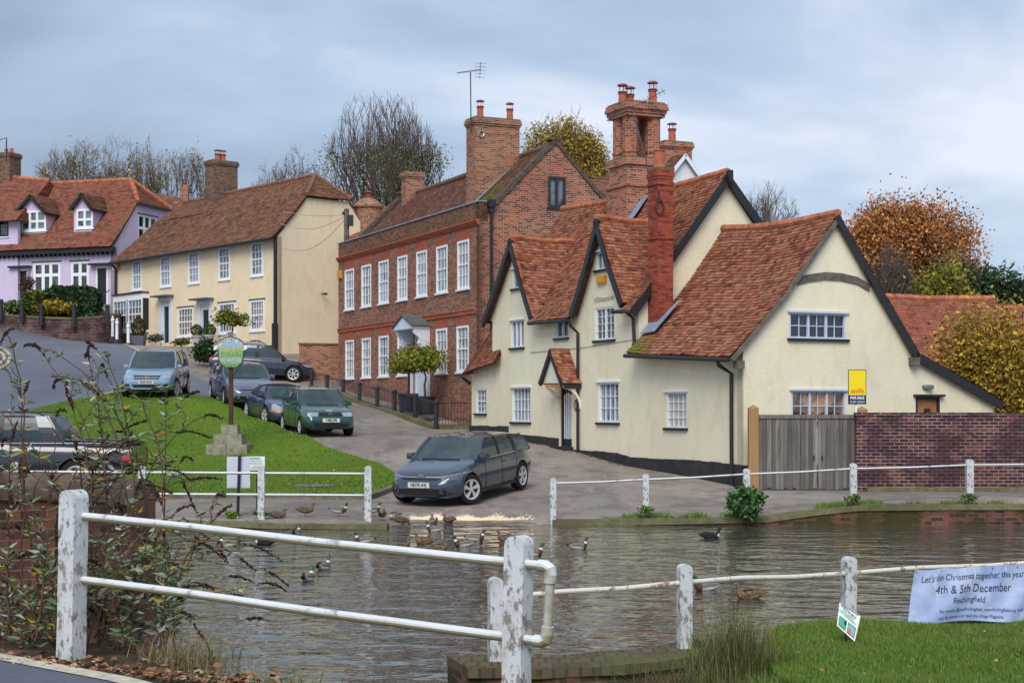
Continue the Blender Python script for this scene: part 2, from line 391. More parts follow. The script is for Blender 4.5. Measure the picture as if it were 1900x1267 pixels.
def tile_patch(acc, BL, BR, TR, TL, course=.11, tw=.165, curve=None, sag=None, seed=0, lift=.022, base=True, mask=None):
    """acc: dict of lists; real overlapping tiles on a bilinear patch"""
    BL, BR, TR, TL = (np.array(p, float) for p in (BL, BR, TR, TL)); rs = np.random.RandomState(seed)
    n = np.cross(BR - BL, TL - BL) if np.linalg.norm(TL - BL) > .01 else np.cross(BR - BL, TR - BL)
    n = n / np.linalg.norm(n)
    if n[2] < 0: n = -n
    hgt = (np.linalg.norm(TL - BL) + np.linalg.norm(TR - BR)) / 2; nr = max(2, int(hgt / course))
    def P(u, v, o):
        u = np.asarray(u, float)[..., None]; v = np.asarray(v, float); v = np.broadcast_to(v, u.shape[:-1])[..., None]
        p = BL * (1 - u) * (1 - v) + BR * u * (1 - v) + TR * u * v + TL * (1 - u) * v
        p = p + n * np.asarray(o)[..., None] if hasattr(o, '__len__') else p + n * o
        if curve is not None: p = p + n * curve(v)
        if sag is not None: p = p - np.array([0, 0, 1.]) * sag(u, v)
        return p
    for j in range(nr):
        v0, v1 = j / nr, min(1, (j + 1.15) / nr)
        lb = np.linalg.norm((BR - BL) * (1 - v0) + (TR - TL) * v0)
        k = max(1, int(round(lb / tw))); e = np.arange(k + 1) / k + (.5 / k if j % 2 else 0); e = np.concatenate([[0], e]) if j % 2 else e
        e = np.clip(e, 0, 1); e = np.unique(e)
        if len(e) < 2: continue
        jit = rs.normal(0, .12 / k, len(e)); jit[0] = jit[-1] = 0; e = np.clip(e + jit, 0, 1)
        u0, u1 = e[:-1], e[1:] - .006 / max(lb, .2); m = len(u0)
        la = lift + rs.uniform(-.006, .012, m); lb_ = la + rs.normal(0, .004, m); dv_ = rs.normal(0, .08 / nr, m)
        A = P(u0, np.clip(v0 + dv_, -.02, 1), la); B = P(u1, np.clip(v0 + dv_ , -.02, 1), lb_); C = P(u1, v1, np.full(m, .002)); D = P(u0, v1, np.full(m, .002))
        E = P(u0, np.clip(v0 + dv_, -.02, 1), np.full(m, -.004)); G = P(u1, np.clip(v0 + dv_, -.02, 1), np.full(m, -.004))
        if mask is not None:
            kk = ~mask((u0 + u1) / 2, np.full(m, v0)); A, B, C, D, E, G = (q[kk] for q in (A, B, C, D, E, G)); m = len(A)
            if m == 0: continue
        vs = np.stack([A, B, C, D, E, G], 1).reshape(-1, 3); b = acc['n'] + np.arange(m)[:, None] * 6
        acc['V'].append(vs); acc['P'].append(b + np.array([[0, 1, 2, 3]])); acc['P'].append(b + np.array([[4, 5, 1, 0]]))
        r = np.clip(rs.beta(2.2, 2.2, m) + rs.normal(0, .05), 0, 1); acc['R'].append(r); acc['R'].append(r * .8); acc['n'] += len(vs)
    if base:
        nu, nv = (16, 12) if mask is None else (60, 24); uu, vv = np.meshgrid(np.linspace(0, 1, nu + 1), np.linspace(0, 1, nv + 1))
        for o in (-.012, -.075):
            g = P(uu.ravel(), vv.ravel(), np.full(uu.size, o)); acc['V'].append(g)
            i, j = np.meshgrid(np.arange(nu), np.arange(nv)); q = (j * (nu + 1) + i).ravel() + acc['n']
            if mask is not None: kk = ~mask((i.ravel() + .5) / nu, (j.ravel()) / nv); q = q[kk]
            acc['P'].append(np.stack([q, q + 1, q + nu + 2, q + nu + 1], -1)); acc['R'].append(np.full(len(q), .1)); acc['n'] += len(g)
        t0 = acc['n'] - 2 * uu.size; per = [i for i in range(nu)] + [j * (nu + 1) + nu for j in range(nv)] + [nv * (nu + 1) + nu - i for i in range(nu)] + [(nv - j) * (nu + 1) for j in range(nv)]
        per = np.array(per); nx = np.roll(per, -1)
        if mask is None: acc['P'].append(np.stack([per + t0, nx + t0, nx + t0 + uu.size, per + t0 + uu.size], -1)); acc['R'].append(np.full(len(per), .1))
    return P
def acc(): return dict(V=[], P=[], R=[], n=0)
def roof_build(a, name, mat, parent):
    return mesh_obj(name, np.concatenate(a['V']), np.concatenate(a['P']), mat, parent, var=np.concatenate(a['R']))
def ridge_tiles(mb, pts, r=.11, seg=.3):
    pts = [Vector(p) for p in pts]
    for i in range(len(pts) - 1):
        p, q = pts[i], pts[i + 1]; n = max(1, int((q - p).length / seg))
        for k in range(n):
            a = p.lerp(q, k / n); b = p.lerp(q, (k + .97) / n); j = rng.uniform(-.008, .008)
            mb.tube([a + Vector((0, 0, j)), b + Vector((0, 0, j + .006))], [r, r * 1.06], 8)
def chimney_pot(parent, p, h=.55, r=.13, cowl=True):
    b = MB(); b.lathe([(r * 1.15, 0), (r * 1.1, .05), (r, .08), (r * .88, h * .92), (r * 1.05, h * .94), (r * 1.05, h), (r * .7, h + .005)], p, 12)
    if cowl:
        b.mi = 1; z = p[2] + h
        b.lathe([(r * .7, 0), (r * 1.15, .03), (r * 1.15, .06), (r * .7, .075)], (p[0], p[1], z), 12)
        for k in range(5):
            t = 2 * pi * k / 5; b.bar((p[0] + r * .8 * cos(t), p[1] + r * .8 * sin(t), z + .05), (p[0] + r * .8 * cos(t), p[1] + r * .8 * sin(t), z + .24), .015)
        b.lathe([(r * 1.3, 0), (r * 1.25, .03), (r * .6, .07), (.01, .085)], (p[0], p[1], z + .24), 12)
    return b.build('chimney_pot', [POT, POTCAP], parent)
# ---------------------------------------------------------------- ground height
def at(px, py, Y): return ((px - CX) * Y / F, Y, CZ - (py - HY) * Y / F)
_cp = [(-40, 30, .3), (-14, 30.3, .2), (-8, 30.3, .18), (-3, 30.3, .14), (1.2, 31.2, .12), (4, 31.2, .16), (6, 31.2, .33), (8, 31.2, .47), (12, 31.2, .5), (30, 31, .6),
       (-10, 33, .2), (-5, 33, .2), (-1, 33.2, .14), (3, 33.5, .2), (7, 34, .36), (12, 34, .42), (-16, 34.5, .3), (-8, 36, .25), (-3, 36, .25), (0, 36.7, .38), (3.5, 36.8, .36),
       (5.6, 37.3, .41), (8, 36.8, .38), (13, 36.8, .38), (30, 37, .6), (4.1, 40.4, .62), (3.1, 42.6, .75), (1.6, 46, 1.12), (-.1, 49.7, 1.34), (-1.41, 52.5, 1.51), (-8.1, 45, 1.0),
       (-4.5, 40, .55), (-10, 41, .55), (-6.3, 47, 1.456), (-7.2, 49.3, 1.62), (-7.9, 50.5, 1.81), (-8.9, 52.7, 2.03), (-9.9, 54, 2.44), (-10.8, 56.3, 2.66), (-12.6, 56, 2.76), (-11.6, 58, 2.8),
       (-2.76, 56.4, 1.61), (-9.1, 70.2, 3.27), (-9.6, 72, 3.75), (-13, 74, 4.2), (-11.7, 77.6, 5.0), (-17, 84, 5.7), (-22.9, 90.6, 6.3), (-14, 65, 3.45), (-20, 60, 3.3), (-18, 72, 4.75), (-16, 50, 2.0),
       (-22, 45, 1.5), (-16, 40, .7), (-25, 80, 6.0), (-27, 88, 6.9), (-23.4, 92, 7.2), (-32, 90, 7.9), (-40, 70, 5), (-60, 60, 4), (-60, 110, 10), (-30, 120, 10.5), (0, 120, 9), (60, 120, 8), (60, 60, 3.5), (0, 62, 2.2),
       (5, 70, 3), (15, 45, 1.0), (30, 50, 1.5), (0, 85, 5), (0, 200, 14), (-80, 200, 18), (100, 200, 14), (-100, 100, 10), (-80, 30, 2), (100, 40, 2), (100, 100, 6)]
_cp = np.array(_cp, float); _c2 = 4.0
def _phi(d2): return -np.sqrt(d2 + _c2)
_n = len(_cp); _A = np.zeros((_n + 3, _n + 3)); _d = ((_cp[:, None, :2] - _cp[None, :, :2]) ** 2).sum(-1)
_A[:_n, :_n] = _phi(_d) + np.eye(_n) * -.02; _A[:_n, _n] = 1; _A[:_n, _n + 1:] = _cp[:, :2]; _A[_n, :_n] = 1; _A[_n + 1:, :_n] = _cp[:, :2].T
_w = np.linalg.solve(_A, np.concatenate([_cp[:, 2], [0, 0, 0]]))
def H(x, y):
    x = np.asarray(x, float); y = np.asarray(y, float); sh = x.shape; p = np.stack([x.ravel(), y.ravel()], -1)
    z = np.concatenate([_phi(((q[:, None, :] - _cp[None, :, :2]) ** 2).sum(-1)) @ _w[:_n] + _w[_n] + q @ _w[_n + 1:] for q in np.array_split(p, max(1, len(p) // 4000))])
    # slipway running down into the pond
    x, y = p[:, 0], p[:, 1]
    k = np.clip((x + 2.55) / .25, 0, 1) * np.clip((.78 - x) / .2, 0, 1) * np.clip((34.2 - y) / 1.6, 0, 1)
    z = z * (1 - k) + np.minimum(z, (y - 31.75) * .075) * k
    return z.reshape(sh)
def h(x, y): return float(H(np.array([x]), np.array([y]))[0])
def hit(px, py, y0=30.0, y1=110.0):
    ys = np.arange(y0, y1, .05); xs = (px - CX) * ys / F; zs = CZ - (py - HY) * ys / F
    g = H(xs, ys) - zs; i = np.argmax(g > 0)
    if g[i] <= 0: i = len(ys) - 1
    return (float(xs[i]), float(ys[i]))
TARM = NM('pink_tarmac', .9, .2)
f1 = TARM.noise(.25, 5, .6, sc=(1, .5, 1)); f2 = TARM.noise(22, 4, .7); f3 = TARM.noise(1.3, 5, .65, sc=(1, .6, 1))
c = TARM.mix(TARM.ramp(f1, [(.38, 0), (.62, 1)]), (.215, .185, .16), (.33, .285, .245))
c = TARM.mix(TARM.ramp(f3, [(.5, 0), (.62, .65)]), c, (.15, .125, .125))
c = TARM.mix(TARM.ramp(TARM.noise(.55, 6, .75, sc=(1.4, .5, 1), loc=(4, 2, 0)), [(.52, 0), (.60, .5), (.7, .1)]), c, (.42, .35, .31)); c = TARM.mix(TARM.ramp(f2, [(.35, .35), (.7, 0)]), c, (.06, .055, .055))
c = TARM.mix(TARM.ramp(TARM.noise(60, 2, .8), [(.62, 0), (.72, .5)]), c, (.42, .38, .34))
TARM.color(c); TARM.bump(f2, .5, .02); TARM = TARM.m
ASPH = NM('blue_asphalt', .8, .3)
f1 = ASPH.noise(.3, 5, .6, sc=(1, .3, 1)); f2 = ASPH.noise(30, 4, .7)
c = ASPH.mix(ASPH.ramp(f1, [(.35, 0), (.65, 1)]), (.105, .12, .16), (.16, .175, .215)); c = ASPH.mix(ASPH.ramp(f2, [(.35, .4), (.7, 0)]), c, (.06, .065, .08))
ASPH.color(c); ASPH.bump(f2, .4, .01); ASPH = ASPH.m
LINE = plain('road_line', (.42, .38, .24), .7, .2, var=.35, scale=9)
LINEW = plain('white_line', (.50, .47, .38), .7, .2, var=.3, scale=14)
TURF = NM('turf', .95, .1)
f1 = TURF.noise(.35, 5, .6, sc=(1, .7, 1)); f2 = TURF.noise(9, 5, .7, sc=(1, .5, 1)); f3 = TURF.noise(45, 3, .8)
c = TURF.mix(TURF.ramp(f1, [(.35, 0), (.65, 1)]), (.078, .145, .012), (.14, .225, .02)); c = TURF.mix(TURF.ramp(f2, [(.4, .0), (.75, .65)]), c, (.15, .26, .03))
c = TURF.mix(TURF.ramp(f3, [(.35, .5), (.6, 0)]), c, (.03, .09, .008)); TURF.color(c); TURF.bump(TURF.mix(.5, f2, f3), .9, .06); TURF = TURF.m
MOSSK = NM('mossy_kerb', .95, .1)
f1 = MOSSK.noise(1.1, 5, .65); f2 = MOSSK.noise(9, 5, .7)
c = MOSSK.mix(MOSSK.ramp(f1, [(.38, 0), (.62, 1)]), (.13, .115, .07), (.20, .185, .11)); c = MOSSK.mix(MOSSK.ramp(f2, [(.45, 0), (.7, .8)]), c, (.075, .085, .02))
MOSSK.color(c); MOSSK.bump(f2, .9, .03); MOSSK = MOSSK.m
DIRT = plain('dark_earth', (.06, .048, .032), .95, .1, var=.5, scale=5, bump=.8)
LEAFLIT = NM('leaf_litter', .9, .15); LEAFLIT.color(LEAFLIT.ramp(LEAFLIT.attr('var'), [(0, (.10, .05, .03)), (.4, (.25, .10, .05)), (.7, (.33, .18, .10)), (1, (.42, .34, .22))])); LEAFLIT = LEAFLIT.m

def struct(o): o['kind'] = 'structure'; return o
# far terrain
xs = np.unique(np.concatenate([np.arange(-120, -32, 4), np.arange(-32, 16, .4), np.arange(16, 125, 4)]))
ys = np.unique(np.concatenate([[29.0, 29.4, 29.8, 30.0, 30.3, 30.6, 30.9, 31.1, 31.3], np.arange(31.6, 100, .4), np.arange(100, 330, 8)]))
X, Y = np.meshgrid(xs, ys); Z = H(X, Y)
def kerbY(x): return np.where(x < -2.45, 29.7, np.where(x > .74, 30.8, 0))
Z = np.where((Y < kerbY(X) + .15), -.7, Z)
i, j = np.meshgrid(np.arange(len(xs) - 1), np.arange(len(ys) - 1)); q = (j * len(xs) + i).ravel()
struct(mesh_obj('ground', np.stack([X, Y, Z], -1).reshape(-1, 3), np.stack([q, q + 1, q + len(xs) + 1, q + len(xs)], -1), TARM, uv=False, smooth=True))

def drape(name, poly, mat, lift, step=.4, skirt=0, kind='structure', rough=0):
    x0, x1 = min(p[0] for p in poly), max(p[0] for p in poly); y0, y1 = min(p[1] for p in poly), max(p[1] for p in poly)
    pts = []
    for i in range(len(poly)):
        a, b = Vector(poly[i]), Vector(poly[(i + 1) % len(poly)]); n = max(1, int((b - a).length / step))
        pts += [tuple(a.lerp(b, k / n)) for k in range(n)]
    gx = np.arange(x0, x1, step); gy = np.arange(y0, y1, step)
    def ins(p):
        c = False; n = len(pts)
        for i in range(n):
            ax, ay = pts[i]; bx, by = pts[(i + 1) % n]
            if (ay > p[1]) != (by > p[1]) and p[0] < (bx - ax) * (p[1] - ay) / (by - ay) + ax: c = not c
        return c
    inner = [(float(a), float(b)) for a in gx for b in gy if ins((a, b)) and min((a - p[0]) ** 2 + (b - p[1]) ** 2 for p in pts) > (step * .45) ** 2]
    v, f = cdt(pts, (), inner)
    xy = np.array([(p[0], p[1]) for p in v]); z = H(xy[:, 0], xy[:, 1]) + lift
    if rough: z = z + nrg.uniform(-rough, rough, len(z))
    V = [(a[0], a[1], c) for a, c in zip(xy.tolist(), z.tolist())]; P = list(f)
    if skirt:
        n0 = len(pts); b = len(V)   # boundary vertices are the first n0 in order
        bz = H(np.array([p[0] for p in pts]), np.array([p[1] for p in pts]))
        V += [(p[0], p[1], float(zz) + lift) for p, zz in zip(pts, bz)] + [(p[0], p[1], float(zz) - skirt) for p, zz in zip(pts, bz)]
        P += [(b + i, b + (i + 1) % n0, b + n0 + (i + 1) % n0, b + n0 + i) for i in range(n0)]
    o = mesh_obj(name, V, P, mat, uv=False, smooth=not skirt); o['kind'] = kind; return o
def hp(l): return [hit(*p) for p in l]
main_road = [(-60, 36.2), (-60, 66), (-45, 88), (-32, 100)] + hp([(0, 594), (50, 597), (110, 606), (180, 622), (262, 653), (345, 690), (392, 712), (402, 748)]) + hp([(350, 737), (232, 733), (140, 750), (60, 768)]) + [(-17, 36.2)]
drape('main_road', main_road, ASPH, .022, .55)
green = hp([(738, 905), (733, 884), (705, 866), (600, 833), (520, 797), (445, 762), (400, 746), (350, 736), (232, 731), (140, 746), (60, 764)]) + [(-17, 43), (-17, 36.1)] + [(-13, 36.0), (-9, 36.0), (-5.5, 36.0), (-3.2, 35.7)]
drape('village_green', green, TURF, .10, .4, skirt=.1, rough=.012)
def strip(pts, w, lift, name, mat, kind='structure', hh=.0):
    V = []; P = []; dense = []
    for i in range(len(pts) - 1):
        a, b = Vector(pts[i]), Vector(pts[i + 1]); n = max(1, int((b - a).length / .5)); dense += [a.lerp(b, k / n) for k in range(n)]
    dense.append(Vector(pts[-1]))
    for i, p in enumerate(dense):
        d = (dense[min(i + 1, len(dense) - 1)] - dense[max(0, i - 1)]).normalized(); s = Vector((-d.y, d.x)) * w / 2
        for q in (p + s, p - s):
            V.append((q.x, q.y, h(q.x, q.y) + lift))
    n = len(dense); P = [(2 * i, 2 * i + 1, 2 * i + 3, 2 * i + 2) for i in range(n - 1)]
    if hh:
        b = len(V); V += [(x, y, z - hh) for x, y, z in V]
        P += [(2 * i, 2 * i + 2, b + 2 * i + 2, b + 2 * i) for i in range(n - 1)] + [(2 * i + 1, 2 * i + 3, b + 2 * i + 3, b + 2 * i + 1) for i in range(n - 1)] + [(0, 1, b + 1, b), (2 * n - 2, 2 * n - 1, b + 2 * n - 1, b + 2 * n - 2)]
    o = mesh_obj(name, V, P, mat, uv=False); o['kind'] = kind; return o
def crv(l):
    q = [Vector(p) for p in hp(l)]
    for _ in range(2): q = [q[0]] + [v for a, c in zip(q[:-1], q[1:]) for v in (a.lerp(c, .25), a.lerp(c, .75))] + [q[-1]]
    return [tuple(v) for v in q]
strip(hp([(2, 592), (50, 598), (110, 607), (180, 623), (262, 655)]), .22, .045, 'road_marking', LINE)
strip(hp([(95, 757), (140, 745), (232, 726)]), .2, .045, 'road_marking', LINE)
strip(crv([(-60, 636), (-15, 642), (10, 650), (20, 662), (14, 678), (-10, 690), (-60, 702)]), .14, .045, 'road_marking', LINE)
strip(crv([(-60, 643), (-20, 648), (2, 654), (9, 664), (4, 674), (-20, 684), (-60, 694)]), .14, .045, 'road_marking', LINE)
# kerb along the front and nose of the green
KERBM = plain('kerb_stone', (.16, .14, .13), .9, .2, var=.35, scale=5, bump=.4)
strip([(-17, 36.0), (-13, 35.92), (-9, 35.92), (-5.5, 35.92), (-3.3, 35.62)] + hp([(741, 905), (736, 884)]), .14, .115, 'green_kerb', KERBM, hh=.2)
# pale grain and grit left at the water's edge on the slipway
G = MB(); g_r = random.Random(3)
for _ in range(5200):
    x = g_r.gauss(-1.15, .7); y = 31.95 + abs(g_r.gauss(0, .12 + .22 * (sin(x * 5) ** 2))) + .06 * sin(x * 2.3) + .03 * sin(x * 9)
    if not -2.3 < x < .6: continue
    z = h(x, y); r = g_r.uniform(.008, .018)
    G.r = g_r.random(); G.add([(x - r, y, z + .004), (x, y - r, z + .004), (x + r, y, z + .004), (x, y + r, z + .004), (x, y, z + .012 + r * .5)], [(0, 1, 4), (1, 2, 4), (2, 3, 4), (3, 0, 4)])
GRAIN = plain('grain', (.80, .66, .46), .9, .1, var=.25, scale=30)
tag(G.build('grain_litter', GRAIN, uv=False), 'pale grain and grit scattered along the water edge of the slipway', 'grain', kind='stuff')
# old manhole / bare patch on the green
bx, by = hit(585, 909); b = MB(); b.lathe([(.42, .0), (.42, .03), (.38, .04)], (bx, by, h(bx, by) + .09), 16, sx=1.2, sy=.8)
tag(b.build('manhole_cover', KERBM), 'grey worn manhole cover set in the grass of the green behind the path', 'manhole')
# pond bed and water
b = MB(); b.add([(-30, 2, -.8), (30, 2, -.8), (30, 33, -.8), (-30, 33, -.8)], [(0, 1, 2, 3)]); struct(b.build('pond_bed', DIRT))
WAT = NM('pond_water', .03, .5); WAT.b.inputs['IOR'].default_value = 1.42
WAT.color(WAT.mix(WAT.noise(.3, 3), (.045, .045, .032), (.07, .068, .05)))
w1 = WAT.noise(1.9, 2, .4, sc=(.6, 1.0, 1), dist=.5); w2 = WAT.noise(6.0, 2, .45, sc=(.6, 1.1, 1), dist=.3); w3 = WAT.noise(.35, 3, .5)
wv = WAT.mix(.2, w1, w2); b_ = WAT.n('ShaderNodeBump'); b_.inputs['Distance'].default_value = .105
WAT.l(WAT.ramp(w3, [(.35, .55), (.65, 1.0)]), b_.inputs['Strength']); WAT.l(wv, b_.inputs['Height']); WAT.l(b_.outputs[0], WAT.b.inputs['Normal'])
WAT.b.inputs['Specular IOR Level'].default_value = 1.0
b = MB(); b.add([(-30, 3, 0), (30, 3, 0), (30, 32.6, 0), (-30, 32.6, 0)], [(0, 1, 2, 3)]); struct(b.build('pond_water', WAT.m))
# far bank edging walls
def rough_wall(name, pts, thick, z0, mats, label, cat='wall', step=.35, cap=.09, dirn=(0, 1), amp=.012, overh=.03, seed=1, bull=0):
    """pts: [(x,y,ztop)]; front face along pts, thickness towards dirn; brick body with a coping of its own"""
    r = random.Random(seed); dense = []
    for i in range(len(pts) - 1):
        a, b_ = Vector(pts[i]), Vector(pts[i + 1]); n = max(1, int((b_ - a).length / step)); dense += [a.lerp(b_, k / n) for k in range(n)]
    dense.append(Vector(pts[-1])); d = Vector((dirn[0], dirn[1], 0)).normalized()
    root = empty(name, (dense[0].x, dense[0].y, z0), label, cat)
    for part, mat, lo, hi, o in (('brick_body', mats[0], None, cap, 0), ('coping', mats[1], cap, 0, overh)):
        V = []; n = len(dense)
        for p in dense:
            jz = r.uniform(-amp, amp); jy = r.uniform(-amp, amp)
            f = p - d * (o + jy); k = p + d * (thick + o)
            zl = z0 if lo is None else p.z - lo; zh = p.z - hi + (jz if part == 'coping' else .004)
            V += [(f.x, f.y, zl), (f.x, f.y, zh), (k.x, k.y, zh), (k.x, k.y, zl)]
        P = [(4 * i + q, 4 * i + (q + 1) % 4, 4 * i + 4 + (q + 1) % 4, 4 * i + 4 + q) for i in range(n - 1) for q in range(4)] + [(0, 1, 2, 3), (4 * n - 4, 4 * n - 3, 4 * n - 2, 4 * n - 1)]
        if part == 'coping' and bull:
            cbm = MB(); tot = [(a, b_) for a, b_ in zip(pts[:-1], pts[1:])]
            for a, b_ in tot:
                a, b_ = Vector(a), Vector(b_); L_ = (b_ - a).length; nn = max(1, int(L_ / .12)); al = (b_ - a).normalized()
                for k in range(nn):
                    q = a.lerp(b_, (k + .5) / nn) + Vector((0, 0, r.uniform(-.012, .006))); hw = L_ / nn * .47; o = r.uniform(-.012, .012); prof = [(-o - overh, -cap)] + [(-overh - o + (thick + 2 * overh) * (1 - cos(pi * m / 8)) / 2, -cap + .03 + (cap - .03) * sin(pi * m / 8)) for m in range(9)] + [(thick + overh - o, -cap)]
                    vs = [q + d * u + Vector((0, 0, w)) + al * e for e in (-hw, hw) for u, w in prof]; np_ = len(prof); cbm.add(vs, [tuple(range(np_)), tuple(range(np_, 2 * np_))] + [(i, (i + 1) % np_, np_ + (i + 1) % np_, np_ + i) for i in range(np_)])
            cbm.build('coping', mat, root, uv=False); continue
        mesh_obj(part, V, P, mat, root)
    return root
rough_wall('pond_edging', [(-14, 29.72, .22), (-8, 29.7, .17), (-5.5, 29.7, .15), (-4.6, 29.7, .10), (-2.38, 29.7, .09)], .55, -.7, ['bank_brick', MOSSK], 'low mossy edging wall on the far bank left of the slipway')
rough_wall('pond_edging', [(.80, 30.8, .10), (3, 30.8, .13), (5, 30.8, .17), (5.9, 30.8, .30), (6.8, 30.8, .40), (9, 30.8, .42), (16, 30.8, .42)], .5, -.7, ['bank_brick', MOSSK], 'low brick edging wall with mossy top on the far bank right of the slipway', cap=.12)
# ---------------------------------------------------------------- buildings
def chimney(parent, fr, s0, s1, t0, t1, z0, z1, mat, pots=(), cap=True, capk=1, ph=.45, pr=.13, cowl=True, capmat=MOSSK):
    b = MB(); c = lambda a0, a1, b0, b1, za, zb: b.hexa([fr.W(a, t, z) for z in (za, zb) for a, t in ((a0, b0), (a1, b0), (a1, b1), (a0, b1))])
    hi = z1 - (.32 if cap else 0)
    c(s0, s1, t0, t1, z0, hi)
    if cap:
        for k, (e, dz) in enumerate(((.035, .08), (.08, .08), (.06, .10))):
            e *= capk
            c(s0 - e, s1 + e, t0 - e, t1 + e, hi + .001, hi + dz); hi += dz
        b.mi = 1; c(s0 - .03, s1 + .03, t0 - .03, t1 + .03, hi + .001, hi + .06)
    o = b.build('chimney', [mat, capmat], parent)
    for s, t in pots: chimney_pot(o, fr.W(s, t, hi + .05), ph, pr, cowl)
    return o
def pipe(name, parent, pts, r=.04, mat=BLACK, n=8):
    b = MB(); b.tube(pts, r, n); return b.build(name, mat, parent, uv=False)
def flash(parent, pts, name='lead_flashing'):
    b = MB(); n = len(pts); p = [Vector(q) for q in pts]
    b.add(p + [q + Vector((0, 0, -.03)) for q in p], [tuple(range(n)), tuple(range(2 * n - 1, n - 1, -1))] + [(i, (i + 1) % n, n + (i + 1) % n, n + i) for i in range(n)])
    return b.build(name, LEAD, parent)

# ================= yellow cottage
C = Fr(1378, 37.5, 24.75)
cot = empty('cottage', C.W(0, 0, .3), 'pale yellow rendered cottage with sagging orange tiled roofs and black boarded gables beside the pond', 'house')
mF, mS = C.front(), C.side()
fwin = {k: C.frect(*v) for k, v in dict(g1=(883, 722, 902, 767), g2=(950, 719, 984, 783), g3=(1110, 709, 1148, 784), g4=(1236, 727, 1274, 794), u1=(948, 594, 972, 645), u2=(1031, 588, 1054, 627), u3=(1104, 570, 1140, 631), a1=(951, 498, 971, 535), a2=(1106, 466, 1134, 500)).items()}
door = C.frect(1038, 716, 1061, 828)
rA, lA = C.fpt(1121, 404), C.fpt(960, 441)
rf0, rf1 = C.fpt(1168, 556), C.fpt(1073, 578); lf0, lf1 = C.fpt(999, 582), C.fpt(908, 592)
SR = 5.12
b = MB()
eR, eL = 3.72, 3.9
wall(b, mF, [(0, -.2), (0, eR), (SR, eL), (SR, 5.3), (rf0[0], rf0[1] - .06), (rA[0], rA[1] - .24), (rf1[0], rf1[1] - .06), (lf0[0], lf0[1] - .06), (lA[0], lA[1] - .24), (lf1[0], lf1[1] - .04), (14.74, 5.15), (14.74, 3.85), (16.45, 3.62), (16.45, -.2)], [v for v in fwin.values()] + [door], depth=.16, thick=.03)
side_w = [C.srect(1465, 581, 1570, 629), C.srect(1469, 725, 1570, 782)]; sdoor = C.srect(1699, 736, 1744, 850)
tE = 5.04
wall(b, mS, [(0, -.2), (7.72, -.2), (7.72, 2.66), (tE, 3.75), (2.71, 6.98), (0, 3.68)], side_w + [sdoor], depth=.12)
b.add([C.W(SR, t, z) for t, z in ((-0.0, 3.2), (5.6, 3.2), (5.6, 5.1), (2.76, 8.62), (0, 5.1))], [(0, 1, 2, 3, 4)])
b.add([C.W(16.45, t, z) for t, z in ((0, -.2), (5, -.2), (5, 3.6), (0, 3.6))] , [(0, 1, 2, 3)])
b.build('wall', 'yellow_render', cot)
# windows
w3 = dict(fm=WHITE, sillm=BLACK)
window(cot, mF, fwin['g1'], 3, 4, lights=1, pm=PANE_GREY, **w3, frame=.045, sash=True)
window(cot, mF, fwin['g2'], 5, 3, pm=PANE_NET, **w3, head=True, frame=.05)
window(cot, mF, fwin['g3'], 4, 3, pm=PANE_NET, **w3, head=True, frame=.06)
window(cot, mF, fwin['g4'], 4, 4, pm=PANE_BLIND, **w3, head=True)
window(cot, mF, fwin['u1'], 3, 1, lights=3, pm=PANE_GREY, **w3, frame=.045, head=True)
window(cot, mF, fwin['u2'], 2, 1, lights=2, pm=PANE_DARK, **w3, frame=.05, head=True)
window(cot, mF, fwin['u3'], 4, 4, lights=2, pm=PANE_DARK, **w3, frame=.05, bar=.014)
window(cot, mF, fwin['a1'], 2, 1, lights=2, pm=PANE_GREY, **w3, frame=.045, head=True)
window(cot, mF, fwin['a2'], 3, 1, lights=3, pm=PANE_GREY, **w3, frame=.05, head=True)
window(cot, mS, side_w[0], 6, 2, lights=3, pm=PANE_DARK, frame=.05, fm=plain('pale_blue_paint', (.5, .58, .72), .5, .4, var=.06), sillm=BLACK, head=True)
window(cot, mS, side_w[1], 6, 2, lights=3, pm=PANE_CURT, frame=.05, fm=MATS['pale_blue_paint'], sillm=BLACK, head=True)
# striped front door
def door_part(parent, m, r, mat, o=-.12, fm=None, fw=.06, stripes=None, handle=True, panels=None):
    a0, a1, z0, z1 = r; b = MB(); b.mbox(m, a0 + fw, a1 - fw, z0 + .02, z1 - fw, o - .04, o)
    if fm is None: fm = mat
    b.mi = 1; b.mbox(m, a0, a0 + fw, z0, z1, o - .02, o + .06); b.mbox(m, a1 - fw, a1, z0, z1, o - .02, o + .06); b.mbox(m, a0 + fw, a1 - fw, z1 - fw, z1, o - .02, o + .058)
    if stripes:
        b.mi = 2; n = stripes; w = (a1 - a0 - 2 * fw) / n
        for i in range(n): b.mbox(m, a0 + fw + w * (i + .30), a0 + fw + w * (i + .74), z0 + .22, z1 - fw - .12 - .05 * abs(i - n / 2), o, o + .012)
    if panels:
        b.mi = 2; w = (a1 - a0 - 2 * fw)
        for i in range(2):
            for j in range(3): b.mbox(m, a0 + fw + w * (.1 + .45 * i), a0 + fw + w * (.45 + .45 * i), z0 + .15 + (z1 - z0) * .3 * j, z0 + .15 + (z1 - z0) * (.3 * j + .24), o, o + .01)
    d = b.build('door', [mat, fm, panels or WHITE], parent)
    if handle:
        q = MB(); c = a0 + fw + .09; q.mbox(m, c - .015, c + .015, (z0 + z1) / 2 - .06, (z0 + z1) / 2 + .06, o + .01, o + .05); q.build('handle', BRASS if mat is not BLACK else IRON, d)
    return d
door_part(cot, mF, door, BLACK, stripes=5)
b = MB(); b.mbox(mF, door[0] - .1, door[1] + .1, door[2] - .45, door[2] - .0, -.12, .28); b.mbox(mF, door[0] - .2, door[1] + .2, door[2] - .5, door[2] - .16, .28, .5); b.build('doorstep', PLINTH, cot)
DOORW = plain('oak_door', (.33, .16, .07), .7, .2, var=.3, scale=4)
